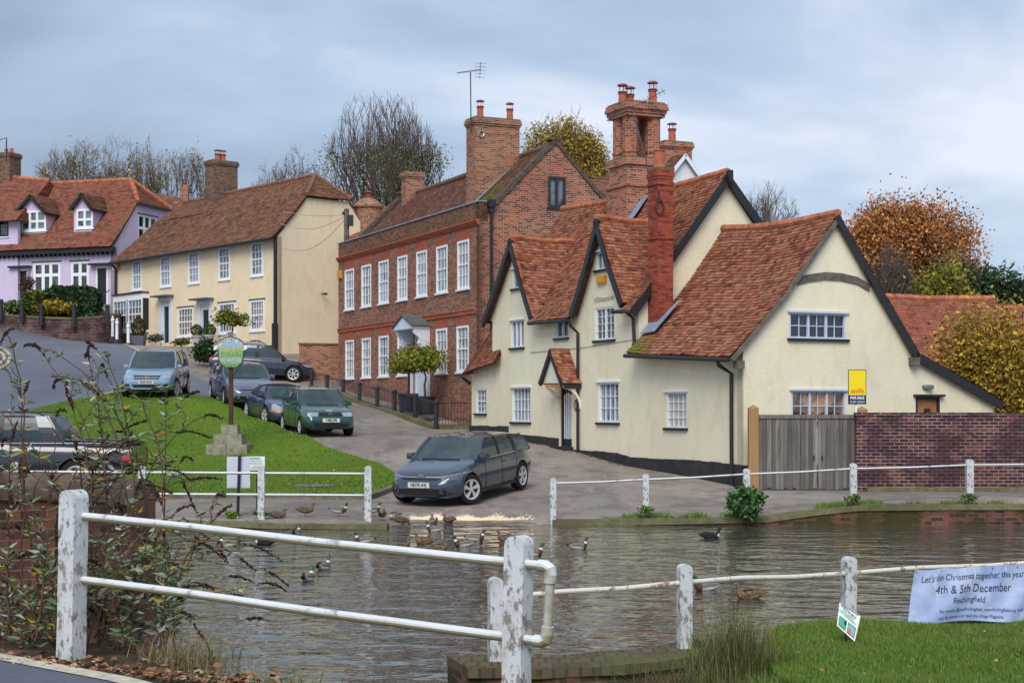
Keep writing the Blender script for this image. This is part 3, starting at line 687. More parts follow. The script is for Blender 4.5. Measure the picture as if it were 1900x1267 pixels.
d = door_part(cot, mS, sdoor, DOORW, o=-.06, fm=BLACK)
b = MB(); q = sdoor; b.mbox(mS, (q[0] + q[1]) / 2 - .08, (q[0] + q[1]) / 2 + .1, q[3] - .52, q[3] - .3, -.06, -.03); b.build('grille', BLACK, d)
b = MB(); b.mbox(mS, q[0] - .08, q[1] + .08, q[3], q[3] + .06, -.02, .12); b.build('door_hood', BLACK, cot)
p = C.spt(1719, 718); b = MB(); b.lathe([(.03, -.06), (.09, -.05), (.1, 0), (.09, .05), (.03, .06)], mS(p[0], p[1], .06), 10, sx=1.6, sy=.7); b.build('wall_light', plain('bulkhead', (.12, .14, .16), .3, .5, var=0), cot)
# plinth
b = MB()
def plinth(m, pts, zb, o=.035):
    for (a0, z0), (a1, z1) in zip(pts[:-1], pts[1:]):
        n = 4
        for k in range(n):
            x0, x1 = a0 + (a1 - a0) * k / n, a0 + (a1 - a0) * (k + 1) / n; y0, y1 = z0 + (z1 - z0) * k / n, z0 + (z1 - z0) * (k + 1) / n
            j = rng.uniform(-.012, .012)
            b.hexa([m(x0, zb, -.02), m(x1, zb, -.02), m(x1, zb, o + .02), m(x0, zb, o + .02), m(x0, y0 + j, -.02), m(x1, y1 + j, -.02), m(x1, y1 + j, o), m(x0, y0 + j, o)])
plinth(mF, [C.fpt(1378, 862), C.fpt(1300, 854), C.fpt(1173, 848)], -.3); plinth(mF, [C.fpt(1173, 848), C.fpt(1147, 840), C.fpt(1062, 833)], -.3)
b.build('plinth', PLINTH, cot); b = MB(); plinth(mF, [C.fpt(1037, 813), C.fpt(946, 804)], .3); plinth(mF, [C.fpt(944, 791), C.fpt(873, 789)], .6, .06)
b.build('plinth', PLINTH, cot); b = MB(); plinth(mS, [(-.03, .95), (7.7, .9)], -.3); b.build('plinth', PLINTH, cot)
# tie beam on the gable
pts = [C.spt(*q) for q in ((1479, 515), (1500, 509), (1530, 505), (1560, 507), (1590, 514), (1612, 527))]
b = MB()
for (a0, z0), (a1, z1) in zip(pts[:-1], pts[1:]):
    b.hexa([mS(a0, z0 - .19, -.03), mS(a1, z1 - .19, -.03), mS(a1, z1 - .19, .035), mS(a0, z0 - .19, .035), mS(a0, z0, -.03), mS(a1, z1, -.03), mS(a1, z1, .035), mS(a0, z0, .035)])
b.build('tie_beam', OAK, cot)
# ---- roofs
bell = lambda k: (lambda v: -k * np.sin(pi * v) ** 1.0)
A = acc()
sg = lambda k: (lambda u, v: k * np.sin(pi * u) * (.35 + .65 * v) + .02 * np.sin(u * 9 + v * 3))
W = C.W
zr0, zr1 = 7.12, 7.28
tile_patch(A, W(5.0, -.42, 3.82), W(-.12, -.42, 3.56), W(-.12, 2.71, zr0), W(SR + .02, 2.71, zr1), curve=bell(.16), sag=sg(.10), seed=1)
tile_patch(A, W(-.12, 5.2, 3.72), W(SR, 5.2, 3.8), W(SR, 2.71, zr1), W(-.12, 2.71, zr0), seed=2, course=.15, tw=.25)
tile_patch(A, W(-.12, 7.95, 2.52), W(SR, 7.95, 2.6), W(SR, 5.1, 3.8), W(-.12, 5.1, 3.75), seed=3, course=.15, tw=.25)
roof_build(A, 'roof', 'orange_tile_mossy', cot)
A = acc()
zm0, zm1 = 8.85, 9.0; sm = 15.15
def gm(u, v):
    s_ = sm + (SR - .15 - sm) * u; t_ = -.32 + 3.08 * v; return (t_ < .1) & (((s_ > rf0[0] - .0) & (s_ < rf1[0] + .0)) | ((s_ > lf0[0] - .0) & (s_ < lf1[0] + .2)))
tile_patch(A, W(sm, -.32, 5.0), W(SR - .15, -.32, 4.95), W(SR - .15, 2.76, zm0), W(sm, 2.76, zm1), curve=bell(.14), sag=sg(.12), seed=4, mask=gm)
tile_patch(A, W(SR - .15, 5.9, 4.95), W(sm, 5.9, 5.0), W(sm, 2.76, zm1), W(SR - .15, 2.76, zm0), seed=5, course=.15, tw=.25)
roof_build(A, 'roof', 'orange_tile', cot)
A = acc(); dzf = -.02
gr = []
for (f0, ap, f1, sd_) in ((rf0, rA, rf1, 6), (lf0, lA, lf1, 8)):
    tp_ = -.26; tb = 2.15
    w0 = (f0[0] - .10, f0[1] - .1); w1 = (f1[0] + .10, f1[1] - .1)
    # slope facing right (towards smaller s)
    tile_patch(A, W(w0[0], tp_, w0[1]), W(w0[0], tb, w0[1]), W(ap[0], tb, ap[1]), W(ap[0], tp_, ap[1]), curve=bell(.035), sag=lambda u, v: .06 * np.sin(pi * np.clip(u, 0, 1)) * v, seed=sd_)
    tile_patch(A, W(w1[0], tb, w1[1]), W(w1[0], tp_, w1[1]), W(ap[0], tp_, ap[1]), W(ap[0], tb, ap[1]), curve=bell(.035), seed=sd_ + 1)
    gr.append([W(ap[0], tp_, ap[1] + .02), W(ap[0], .9, ap[1] - .07), W(ap[0], tb, ap[1] + .0)])
roof_build(A, 'gable_roof', 'orange_tile', cot)
# catslide over the left lean-to
A = acc()
L0, L1, L2 = C.fpt(858, 692, -.35), C.fpt(916, 672, -.35), C.fpt(917, 604, .5)
tile_patch(A, W(L0[0], -.35, L0[1]), W(L1[0], -.35, L1[1]), W(14.6, .5, L2[1] + .12), W(L2[0], .5, L2[1]), curve=bell(.10), seed=11)
tile_patch(A, W(L0[0], 4.5, L0[1]), W(L0[0], -.35, L0[1]), W(L2[0], .5, L2[1]), W(L2[0], 4, L2[1]), seed=12, course=.15, tw=.25)
roof_build(A, 'lean_to_roof', 'orange_tile', cot)
b = MB()
n = 9; rp_ = lambda a, z0, z1, s0, s1, k: [W(s0 + (s1 - s0) * i / n, 2.71 if a else 2.76, z0 + (z1 - z0) * i / n - k * sin(pi * i / n)) for i in range(n + 1)]
for g, q in ((rp_(1, zr0, zr1, -.12, SR, .10), .11), (rp_(0, zm0, zm1, SR - .15, sm, .12), .11), (gr[0], .085), (gr[1], .085)):
    b = MB(); ridge_tiles(b, g, q); b.build('ridge', RIDGE, cot)
# barge boards
b = MB()
def barge(b, m, pts, o0, o1, w):
    for (a0, z0), (a1, z1) in zip(pts[:-1], pts[1:]):
        d = Vector((a1 - a0, z1 - z0)).normalized(); nn = Vector((-d.y, d.x)) if d.x > 0 else Vector((d.y, -d.x))
        q = nn * w
        b.hexa([m(a0 - q.x, z0 - q.y, o0), m(a1 - q.x, z1 - q.y, o0), m(a1 - q.x, z1 - q.y, o1), m(a0 - q.x, z0 - q.y, o1), m(a0, z0, o0), m(a1, z1, o0), m(a1, z1, o1), m(a0, z0, o1)])
for f0, ap, f1 in ((rf0, rA, rf1), (lf0, lA, lf1)):
    b = MB()
    for f in (f0, f1):
        sgn = 1 if f is f1 else -1; mid = ((f[0] + ap[0]) / 2 - sgn * .05, (f[1] + ap[1]) / 2 - .03)
        barge(b, mF, [(ap[0], ap[1] - .03), mid, (f[0] + sgn * .08, f[1] - .12)], .19, .285, .19)
    b.build('barge_board', BLACK, cot)
b = MB()
if True:
    barge(b, lambda a, z, o: C.W(SR - .15 - o, a, z), [(2.76, zm0 - .03), (1.3, 6.95), (-.32, 4.9)], -.03, .05, .2)
    barge(b, lambda a, z, o: C.W(SR - .15 - o, a, z), [(2.76, zm0 - .03), (4.3, 7.05), (5.9, 4.9)], -.03, .05, .2)
b.box(C.W(SR - .23, 2.76, zm0 - .15), (.12, .22, .34), radians(24.75)); b.build('barge_board', BLACK, cot); b = MB()
mv = lambda a, z, o: C.W(-.12 - o, a, z)
barge(b, mv, [(2.71, zr0 - .04), (3.9, 5.42), (5.2, 3.66)], -.02, .05, .17)
barge(b, mv, [(5.1, 3.74), (7.95, 2.47)], -.02, .05, .2)
b.build('barge_board', BLACK, cot)
b = MB(); barge(b, mv, [(2.71, zr0 - .04), (1.1, 5.05), (-.42, 3.5)], -.02, .04, .11); b.build('verge_board', OAK, cot)
for q_ in ((-.15, 3.35, -.05), (5.05, 3.5, 0)): b = MB(); b.box(mv(*q_), (.2, .2, .2), radians(24.75)); b.build('corner_block', OAK, cot)
# gutters and down pipes
gut = lambda pts: pipe('gutter', cot, pts, .055)
gut([W(5.0, -.47, 3.72), W(-.1, -.47, 3.46)]); gut([W(11.25, -.36, 4.9), W(8.65, -.36, 4.86)]); gut([W(5.9, -.36, 4.95), W(5.1, -.36, 4.92), W(4.95, -.2, 4.9)]); gut([W(L0[0], -.4, L0[1] - .08), W(L0[0] - .1, -.4, L0[1] - .14), W(16.4, -.08, L0[1] - .35)])
a = C.sp(1076); pipe('down_pipe', cot, [W(a, -.36, 4.85), W(a, -.3, 4.7), W(a, -.07, 4.5), W(a, -.07, .85)], .045)
a = C.sp(1362); pipe('down_pipe', cot, [W(a, -.47, 3.45), W(a, -.44, 3.35), W(a, -.08, 3.15), W(a, -.07, .4)], .05)
a = C.sp(1196, -.05); pipe('down_pipe', cot, [W(5.2, -.3, 4.9), W(5.2, -.1, 4.75), W(5.17, -.08, 4.1), W(5.0, -.2, 4.0)], .05)
# porch
pd_ = -.55
pl, pr_, pa = C.fpt(1004, 711, pd_), C.fpt(1047, 711, pd_), C.fpt(1024, 646, pd_)
A = acc()
tile_patch(A, W(pr_[0] - .05, pd_ - .08, pr_[1]), W(pr_[0] - .05, .02, pr_[1]), W(pa[0], .02, pa[1]), W(pa[0], pd_ - .08, pa[1]), curve=bell(.03), seed=15)
tile_patch(A, W(pl[0] + .05, .02, pl[1]), W(pl[0] + .05, pd_ - .08, pl[1]), W(pa[0], pd_ - .08, pa[1]), W(pa[0], .02, pa[1]), seed=16)
ph_ = roof_build(A, 'porch_roof', 'orange_tile', cot)
b = MB(); mP = C.front(pd_)
for f in (pl, pr_):
    barge(b, mP, [(pa[0], pa[1] - .03), (f[0], f[1] - .02)], .04, .09, .11)
b.hexa([W(s, t, z) for z in (pr_[1] - .15, pr_[1]) for s, t in ((pr_[0] - .02, pd_), (pr_[0] + .08, pd_), (pr_[0] + .08, 0), (pr_[0] - .02, 0))]); b.build('porch_board', BLACK, ph_)
b = MB()
b.add([mP(pa[0], pa[1] - .12, -.02), mP(pl[0] - .05, pl[1], -.02), mP(pr_[0] + .05, pr_[1], -.02)], [(0, 1, 2)])
for f, sgn in ((pl, -1), (pr_, 1)):
    s0 = f[0] + sgn * .06
    prev = None
    for k in range(7):
        q = k / 6 * pi / 2; tt = pd_ * (1 - sin(q)) * .95; zz = f[1] - .12 - .62 * (1 - cos(q)); cur = W(s0, tt, zz)
        if prev: b.bar(prev, cur, .07, .07)
        prev = cur
    b.bar(W(s0, pd_, f[1] - .08), W(s0, 0, f[1] - .08), .08, .1)
b.build('porch_bracket', plain('cream_paint', (.7, .66, .55), .6, .3, var=.08), ph_)
# lantern in the porch (lit)
lx = C.fpt(1040, 693, -.28); p = W(lx[0], -.28, lx[1])
lan = empty('porch_lantern', p, 'small lit brass lantern hanging in the tiled porch of the yellow cottage', 'lantern')
b = MB()
for k in range(4):
    t = k * pi / 2 + .4; b.bar((p[0] + .05 * cos(t), p[1] + .05 * sin(t), p[2] - .1), (p[0] + .07 * cos(t), p[1] + .07 * sin(t), p[2] + .1), .012)
b.lathe([(.09, .1), (.04, .17), (.01, .2)], p, 8); b.lathe([(.03, -.14), (.055, -.1)], p, 8); b.tube([(p[0], p[1], p[2] + .2), (p[0], p[1] + .02, p[2] + .3)], .01, 6); b.build('lantern_frame', BRASS, lan)
EM = NM('lamp_glow', .5); EM.color((.9, .5, .2)); EM.b.inputs['Emission Color'].default_value = (1, .5, .15, 1); EM.b.inputs['Emission Strength'].default_value = 6
b = MB(); b.lathe([(.035, -.09), (.05, 0), (.055, .09)], p, 8); b.build('lamp_glass', EM.m, lan, uv=False)
pl_ = bpy.data.lights.new('lantern_light', 'POINT'); pl_.energy = 2; pl_.color = (1, .55, .25); pl_.shadow_soft_size = .08; po = bpy.data.objects.new('lantern_light', pl_); COL.objects.link(po); po.parent = lan; po.location = (0, -.12, 0)
# plaque, alarm box, patch
p = C.fpt(1070, 752); b = MB(); b.prism([(p[0] + .12 * cos(t * pi / 8), p[1] + .17 * sin(t * pi / 8)) for t in range(16)], mF, 0, .025); pq = b.build('plaque', plain('dark_slate', (.05, .055, .06), .5, .3, var=.1), cot)
b = MB(); b.prism([(p[0] + .07 * cos(t * pi / 8), p[1] + .10 * sin(t * pi / 8)) for t in range(16)], mF, .025, .032); b.build('plaque_face', plain('pale_slate', (.3, .32, .3), .5, .3, var=.4, scale=60), pq)
ALARM = plain('alarm_yellow', (.62, .27, .03), .5, .4, var=.1)
def alarm(parent, m, r, mat=ALARM): b = MB(); b.mbox(m, r[0], r[1], r[2], r[3], 0, .09); b.mbox(m, r[0] + .03, r[1] - .03, r[2] + .03, r[3] - .03, .09, .1); return b.build('alarm_box', mat, parent)
alarm(cot, mF, C.frect(1111, 512, 1126, 526))
b = MB(); z0 = C.fpt(1120, 556); pts = [(1102, 556), (1108, 551), (1120, 553), (1139, 548), (1140, 555), (1124, 559), (1104, 562)]
b.prism([C.fpt(*q) for q in pts], mF, .001, .006); b.build('bare_plaster', plain('bare_plaster', (.40, .36, .28), .95, .1, var=.3, scale=7), cot)
# cables along the facade
pipe('cable', cot, [W(C.sp(985), -.02, C.z(654, C.sp(985), 0)), W(C.sp(1080), -.02, C.z(645, C.sp(1080), 0)), W(C.sp(1190), -.02, C.z(628, C.sp(1190), 0))], .008, plain('grey_cable', (.3, .3, .27), .7, var=0))
# tall red stack at the junction
a0, a1 = 4.6, 5.12; t1 = C.tp(1249, 4.6); t0 = t1 - .48
ch = chimney(cot, C, a0, a1, t0, t1, 3.7, 8.78, 'red_stack_brick', [((a0 + a1) / 2, (t0 + t1) / 2 - .04)], capk=.45, ph=.5, pr=.15, cowl=False)
b = MB()
for zz in (6.85, 8.3):
    b.hexa([W(a, t, z) for z in (zz, zz + .07) for a, t in ((a0 - .03, t0 - .03), (a1, t0 - .03), (a1, t1 + .03), (a0 - .03, t1 + .03))])
b.build('brick_band', 'red_stack_brick', ch)
b = MB(); mC = lambda a, z, o: C.W(a0 - o, a, z); c_ = C.spt(1222, 385, a0); prev = None
for k in range(9):
    q = k * pi / 4; cur = mC(c_[0] + .13 * cos(q), c_[1] + .2 * sin(q), .05)
    if prev: b.bar(prev, cur, .035)
    prev = cur
b.bar(mC(c_[0], c_[1] + .2, .04), mC(c_[0] - .03, c_[1] + .42, .04), .04); b.build('iron_tie', plain('rusty_iron', (.06, .03, .03), .7, var=.2), ch)
zrf = lambda t: 3.82 + (t + .42) * 1.115 + .10 - .16 * sin(pi * min(1, (t + .42) / 3.13))
flash(cot, [W(a0 - .02, t1 + .02, zrf(t1)), W(a0 - .22, t1 + .12, zrf(t1 + .12)), W(a0 - .28, t0 - .25, zrf(t0 - .25)), W(a1 - .1, t0 - .30, zrf(t0 - .3)), W(a1 - .1, t0 - .02, zrf(t0)), W(a0 - .02, t0 - .02, zrf(t0))])
# clustered main stack
ctr = (C.sp(1183, 2.76), 2.76); cz = lambda py: C.z(py, ctr[0], ctr[1])
b = MB(); QS = .76; cb = lambda s0, s1, t0, t1, z0, z1, rot=0: b.hexa([W(ctr[0] + a * QS, ctr[1] + t * QS, z) for z in (z0, z1) for a, t in ((s0, t0), (s1, t0), (s1, t1), (s0, t1))])
cb(-.85, .85, -.95, .72, 7.2, cz(352)); cb(-.93, .93, -1.02, .79, cz(352) + .001, cz(342)); cb(-.78, .78, -.88, .66, cz(342) + .002, cz(312)); cb(-.88, .88, -.98, .76, cz(312) + .003, cz(300))
zt = cz(222)
for (sx, ty, r) in ((-.40, -.56, .31), (.40, -.56, .31), (-.40, .46, .31), (.40, .46, .31), (.1, -.05, .2)):
    cc = ctr; n = 8
    pts = [(sx + r * cos(2 * pi * k / n + pi / 8), ty + r * sin(2 * pi * k / n + pi / 8)) for k in range(n)]
    vs = [W(cc[0] + p * QS, cc[1] + q * QS, z) for z in (cz(301), zt + .1) for p, q in pts]
    b.add(vs, [tuple(range(n)), tuple(range(n, 2 * n))] + [(i, (i + 1) % n, n + (i + 1) % n, n + i) for i in range(n)])
    vs = [W(cc[0] + (p + (p - sx) * .12) * QS, cc[1] + (q + (q - ty) * .12) * QS, z) for z in (cz(288), cz(284)) for p, q in pts]
    b.add(vs, [tuple(range(n)), tuple(range(n, 2 * n))] + [(i, (i + 1) % n, n + (i + 1) % n, n + i) for i in range(n)])
for e, z0, z1 in ((.0, 0, .10), (.05, .10, .2), (.11, .2, .3), (.08, .3, .4)): cb(-.78 - e, .78 + e, -.92 - e, .82 + e, zt + z0 + .001, zt + z1)
b.mi = 1; cb(-.8, .8, -.95, .8, zt + .401, zt + .45); cb(-.84, .84, -.93, .72, cz(300) + .003, cz(300) + .05)
ch = b.build('chimney', ['old_stack_brick', MOSSK], cot)
for px, tt in ((1155, -.3), (1169, .1), (1211, .35)):
    s_ = C.sp(px, ctr[1] + tt); chimney_pot(ch, W(s_, ctr[1] + tt, zt + .45), .38, .13)
flash(cot, [W(ctr[0] - .66, 2.6, 8.74), W(ctr[0] - .95, 2.6, 8.72), W(ctr[0] - 1.0, 1.6, 7.42), W(ctr[0] - .66, 1.6, 7.46)])
# television aerial leaning on the stacks
def aerial(root, p, q, rods, rl=.35, up=(0, 0, 1), r=.012, updown=False):
    b = MB(); p, q = Vector(p), Vector(q); b.tube([p, q], r, 6); d = (q - p).normalized(); s = d.cross(Vector(up)).normalized()
    if updown: s = s.cross(d).normalized()
    for k in range(rods):
        c = p.lerp(q, (k + .5) / rods); b.tube([c - s * rl / 2, c + s * rl / 2], r * .6, 5)
    return b.build('aerial_boom', plain('aerial_metal', (.05, .05, .055), .5, .4, .2, var=0), root, uv=False)
ae = empty('aerial', W(ctr[0] - .7, 2.0, zt + .3), 'long television aerial strapped across the clustered brick chimney of the yellow cottage', 'aerial')
Ya = W(ctr[0] - .8, 1.9, 0)[1]
aerial(ae, at(1125, 225, Ya), at(1234, 168, Ya), 16, .22, up=(0, 1, 0)); pipe('mast', ae, [at(1222, 398, Ya - 3), at(1196, 285, Ya - 1), at(1173, 207, Ya)], .02, MATS['aerial_metal'])

# ================= georgian brick house
Bf = Fr(889, 56.6, 24.75)
bh = empty('brick_house', Bf.W(0, 0, 1.5), 'long red brick Georgian house with a parapet and rows of white sash windows', 'house')
mB, mBs = Bf.front(), Bf.side(); BL_ = Bf.sp(628)
Z3 = lambda x, y, oy: (x / 2.815 + 600, y / 2.815 + oy)
up = [(113, 160, 955, 1165), (200, 250, 933, 1150), (290, 341, 910, 1135), (388, 439, 888, 1117), (487, 542, 858, 1098), (591, 649, 835, 1080), (701, 762, 808, 1060)]
lo = [(116, 160, 535, 738), (202, 248, 527, 737), (290, 341, 515, 728), (388, 438, 505, 718), (589, 647, 478, 708), (697, 760, 463, 705)]
ur = [Bf.frect(x0 / 2.815 + 600, y0 / 2.815 + 160, x1 / 2.815 + 600, y1 / 2.815 + 160) for x0, x1, y0, y1 in up]
lr = [Bf.frect(x0 / 2.815 + 600, y0 / 2.815 + 440, x1 / 2.815 + 600, y1 / 2.815 + 440) for x0, x1, y0, y1 in lo]
uz0, uz1 = np.mean([r[2] for r in ur]), np.mean([r[3] for r in ur]); lz0, lz1 = np.mean([r[2] for r in lr]), np.mean([r[3] for r in lr])
ur = [(r[0], r[1], uz0, uz1) for r in ur]; lr = [(r[0], r[1], lz0, lz1) for r in lr]
bd = Bf.frect(768, 660, 793, 745); bd = (bd[0], bd[1], 2.45, lz1 - .1)
zpar = Bf.fpt(889, 374)[1]; zcor = Bf.fpt(884, 411)[1]; zstr = Bf.fpt(885, 574)[1]
print('brick house', BL_, zpar, zcor, zstr, uz0, uz1, lz0, lz1)
b = MB(); wall(b, mB, [(0, 1.2), (0, zcor), (BL_, zcor), (BL_, 1.2)], ur + lr + [bd], depth=.13); b.build('facade', 'georgian_brick', bh)
b = MB(); wall(b, mB, [(0, zcor), (0, zpar), (BL_, zpar), (BL_, zcor)], (), thick=.35); b.build('parapet', 'parapet_brick', bh)
tft, tap = .75, Bf.tp(1030); zap = Bf.spt(1030, 264)[1]; tfr = 2 * tap - tft
aw = Bf.srect(1017, 328, 1049, 386)
b = MB(); wall(b, mBs, [(0, 1.2), (5.4, 1.2), (5.4, zpar - .1), (tfr, zpar), (tap, zap), (tft, zpar), (0, zpar)], [aw], depth=.1)
b.add([Bf.W(BL_, t, z) for t, z in ((0, 1.2), (5.4, 1.2), (5.4, zpar), (tfr, zpar), (tap, zap), (tft, zpar), (0, zpar))], [tuple(range(7))]); b.add([Bf.W(s, 5.4, z) for s, z in ((0, 1.2), (BL_, 1.2), (BL_, zpar), (0, zpar))], [(0, 1, 2, 3)])
b.build('gable_wall', 'georgian_side', bh)
b = MB()
for (z0, z1, o) in ((zcor - .14, zcor - .07, .05), (zcor - .07, zcor, .10), (zcor, zcor + .06, .14)): b.mbox(mB, .0 - .01, BL_, z0 + .001, z1, -.01, o)
b.mbox(mB, .28, BL_, zstr - .14, zstr, -.01, .05); b.mbox(mB, .3, BL_, zstr + .001, zstr + .035, -.01, .08)
for r in ur: b.mbox(mB, r[0] - .08, r[1] + .08, r[3] + .002, zcor - .145, -.01, .006)
for r in lr: b.mbox(mB, r[0] - .08, r[1] + .08, r[3] + .002, zstr - .145, -.01, .006)
b.build('brick_dressings', 'rubbed_brick', bh)
b = MB(); b.mbox(mB, -.03, BL_ + .03, zpar, zpar + .045, -.4, .05); b.build('lead_coping', LEAD, bh)
GW = plain('sash_white', (.78, .80, .84), .45, .4, var=.04)
for r in ur + lr: window(bh, mB, r, 3, 4, recess=.05, frame=.085, bar=.028, fm=GW, pm=PANE_NET if rng.random() < .6 else PANE_GREY, sash=True)
window(bh, mBs, aw, 2, 1, lights=2, fm=IRON, sillm=IRON, pm=PANE_GREY, recess=.04, frame=.09)
alarm(bh, mB, Bf.frect(629, 502, 635, 517))
# door with shell hood
GREYW = plain('hood_white', (.62, .66, .74), .5, .3, var=.08)
door_part(bh, mB, bd, GREYW, o=-.1, fm=GREYW, fw=.12)
hd = Bf.frect(760, 612, 796, 640); b = MB(); hz = lz1 + .05; hc = (bd[0] + bd[1]) / 2; wv_ = (bd[1] - bd[0]) / 2 + .28
mh = mB
b.prism([(hc - wv_, hz), (hc + wv_, hz), (hc + wv_, hz + .12), (hc, hz + .52), (hc - wv_, hz + .12)], mh, -.02, .75)
for sg_ in (-1, 1):
    s0 = hc + sg_ * (wv_ - .1)
    pf = [(0, hz), (.68, hz), (.66, hz - .18), (.42, hz - .38), (.5, hz - .6), (.3, hz - .85), (.22, hz - 1.15), (0, hz - 1.35)]
    n = len(pf); vs = [Bf.W(s0 + e, -q, z) for e in (-.07, .07) for q, z in pf]; b.add(vs, [tuple(range(n)), tuple(range(n, 2 * n))] + [(i, (i + 1) % n, n + (i + 1) % n, n + i) for i in range(n)])
    b.mbox(mh, s0 - .1, s0 + .1, bd[2], hz - 1.3, -.01, .05)
hood = b.build('door_hood', GREYW, bh)
b = MB(); b.prism([(hc - wv_ - .08, hz + .10), (hc, hz + .52), (hc + wv_ + .08, hz + .10), (hc + wv_ + .08, hz + .16), (hc, hz + .60), (hc - wv_ - .08, hz + .16)], mh, -.02, .82); b.build('hood_roof', plain('hood_lead', (.10, .11, .10), .7, .2, var=.3), hood)
b = MB(); b.mbox(mB, bd[0] - .3, bd[1] + .3, 1.3, 2.2, 0, .5); b.mbox(mB, bd[0] - .3, bd[1] + .3, 1.3, 1.95, .5, .85); b.build('step', STONE, bh)
b = MB(); b.mbox(mBs, .3, .9, 1.6, 2.15, 0, .004)
# roof
A = acc(); Wb = Bf.W
tile_patch(A, Wb(BL_ - .2, .45, zpar - .30), Wb(.2, .45, zpar - .30), Wb(.2, tap, zap - .12), Wb(BL_ - .2, tap, zap - .12), course=.12, tw=.18, sag=sg(.05), seed=21)
tile_patch(A, Wb(.2, 5.6, zpar - .30), Wb(BL_ - .2, 5.6, zpar - .30), Wb(BL_ - .2, tap, zap - .12), Wb(.2, tap, zap - .12), course=.2, tw=.3, seed=22)
roof_build(A, 'roof', 'dark_tile', bh)
b = MB(); ridge_tiles(b, [Wb(.3, tap, zap - .08), Wb(BL_ - .3, tap, zap - .08)]); b.build('ridge', plain('dark_ridge', (.16, .09, .06), .9, var=.4), bh)
COPE = plain('gable_coping', (.10, .075, .06), .9, .15, var=.6, scale=7, bump=.6)
for s_ in (.12, BL_ - .12):
    b = MB()
    b.bar(Wb(s_, tft - .12, zpar - .02), Wb(s_, tap, zap + .06), .36, .16); b.bar(Wb(s_, tap, zap + .06), Wb(s_, tfr + .1, zpar - .02), .36, .16); b.box(Wb(s_, tap, zap + .12), (.5, .4, .1), radians(24.75))
    b.build('gable_coping', COPE, bh)
s0 = 3.09 * .95; ch = chimney(bh, Bf, s0, s0 + .88, Bf.tp(882, s0), Bf.tp(964, s0), 9.8, Bf.z(222, s0 + .4, 2), 'orange_brick', [(s0 + .44, Bf.tp(891, s0 + .44)), (s0 + .44, Bf.tp(946, s0 + .44))], ph=.42, pr=.13)
t_ = Bf.tp(882, s0); flash(bh, [Wb(s0 - .04, 2.5, zap - .62), Wb(s0 - .16, 2.5, zap - .62), Wb(s0 - .18, t_ - .1, zpar + .35), Wb(s0 + .1, t_ - .25, zpar + .2), Wb(s0 + .1, t_, zpar + .45), Wb(s0 - .04, t_, zpar + .45)])
p = Bf.spt(892, 249, s0); b = MB(); b.tube([Bf.side(s0)(p[0] + .12 * cos(q * pi / 5), p[1] + .12 * sin(q * pi / 5), .05) for q in range(11)], .025, 6); b.build('extractor_ring', STEEL, ch, uv=False)
s1 = Bf.sp(770, tap); chimney(bh, Bf, s1 - .3, s1 + .3, tap - .55, tap + .3, zap - .8, Bf.z(320, s1, tap), 'orange_brick')
# rear range roof glimpsed right of the gable
A = acc(); zz = zpar + 1.4
tile_patch(A, Wb(.1, 5.4, zpar - .2), Wb(.1, 8.5, zpar - .2), Wb(1.9, 8.5, zz), Wb(1.9, 5.4, zz), course=.2, tw=.3, seed=23); roof_build(A, 'rear_roof', 'dark_tile', bh)
b = MB(); b.hexa([Wb(s, t, z) for z in (1.2, zpar - .2) for s, t in ((.2, 5.3), (4, 5.3), (4, 8.4), (.2, 8.4))]); b.build('rear_wall', 'georgian_side', bh)
# rainwater hopper and pipe
p = Bf.spt(909, 385); b = MB(); b.mbox(mBs, p[0] - .13, p[0] + .13, p[1] + .0, p[1] + .26, 0, .24); b.mbox(mBs, p[0] - .09, p[0] + .09, p[1] - .2, p[1] - .001, .02, .2); hb = b.build('rain_hopper', BLACK, bh)
pipe('down_pipe', bh, [mBs(p[0], p[1], .12), mBs(p[0], 1.9, .12)], .055)
# aerial on its stack
ap_ = Wb(s0 + .2, Bf.tp(873, s0 + .2), 0); Yp = ap_[1]; top = at(873, 138, Yp)
ae = empty('aerial', at(874, 235, Yp), 'tall television aerial with two crossed heads fixed to the brick house chimney', 'aerial')
pipe('mast', ae, [at(874, 245, Yp), at(873, 134, Yp)], .022, MATS['aerial_metal'])
aerial(ae, at(848, 136, Yp), at(892, 130, Yp - .3), 12, .3); aerial(ae, at(892, 115, Yp - .2), at(890, 147, Yp - .2), 5, .42, up=(0, 1, 0))

# ================= iron railings before the brick house
rl = empty('iron_railings', Bf.W(.5, -1.6, 1.6), 'black iron railings with square bollard posts on a low mossy kerb before the brick house', 'railings')
tr = -1.6; psx = [(578, 720, 686), (607, 728, 694), (637, 733, 702), (667, 749, 708), (700, 760, 716), (732, 768, 722), (770, 781, 730), (809, 795, 742)]
zr_ = []
for px, yb, yt in psx:
    s_ = Bf.sp(px, tr); zb = Bf.z(yb, s_, tr); zt_ = Bf.z(yt, s_, tr); zr_.append((s_, zb, zt_)); p = Bf.W(s_, tr, zb)
    b = MB(); hgt = zt_ - zb; b.lathe([(.11, -.2), (.11, .08), (.085, .1), (.085, hgt - .14), (.11, hgt - .13), (.11, hgt - .06), (.075, hgt - .03), (.02, hgt)], p, 10); b.build('post', IRON, rl)
for (s0_, b0, t0_), (s1_, b1, t1_) in zip(zr_[:-1], zr_[1:]):
    b = MB(); n = 12
    for off in (-.12, -.75): b.tube([Bf.W(s0_, tr, t0_ + off), Bf.W(s1_, tr, t1_ + off)], .016, 6)
    for k in range(1, n):
        q = k / n; s_ = s0_ + (s1_ - s0_) * q; zt_ = t0_ + (t1_ - t0_) * q; b.tube([Bf.W(s_, tr, zt_ - .78), Bf.W(s_, tr, zt_ - .04)], .009, 5)
    b.build('railing_panel', IRON, rl, uv=False)
se, be, te = zr_[-1]; b = MB(); t9 = -.0
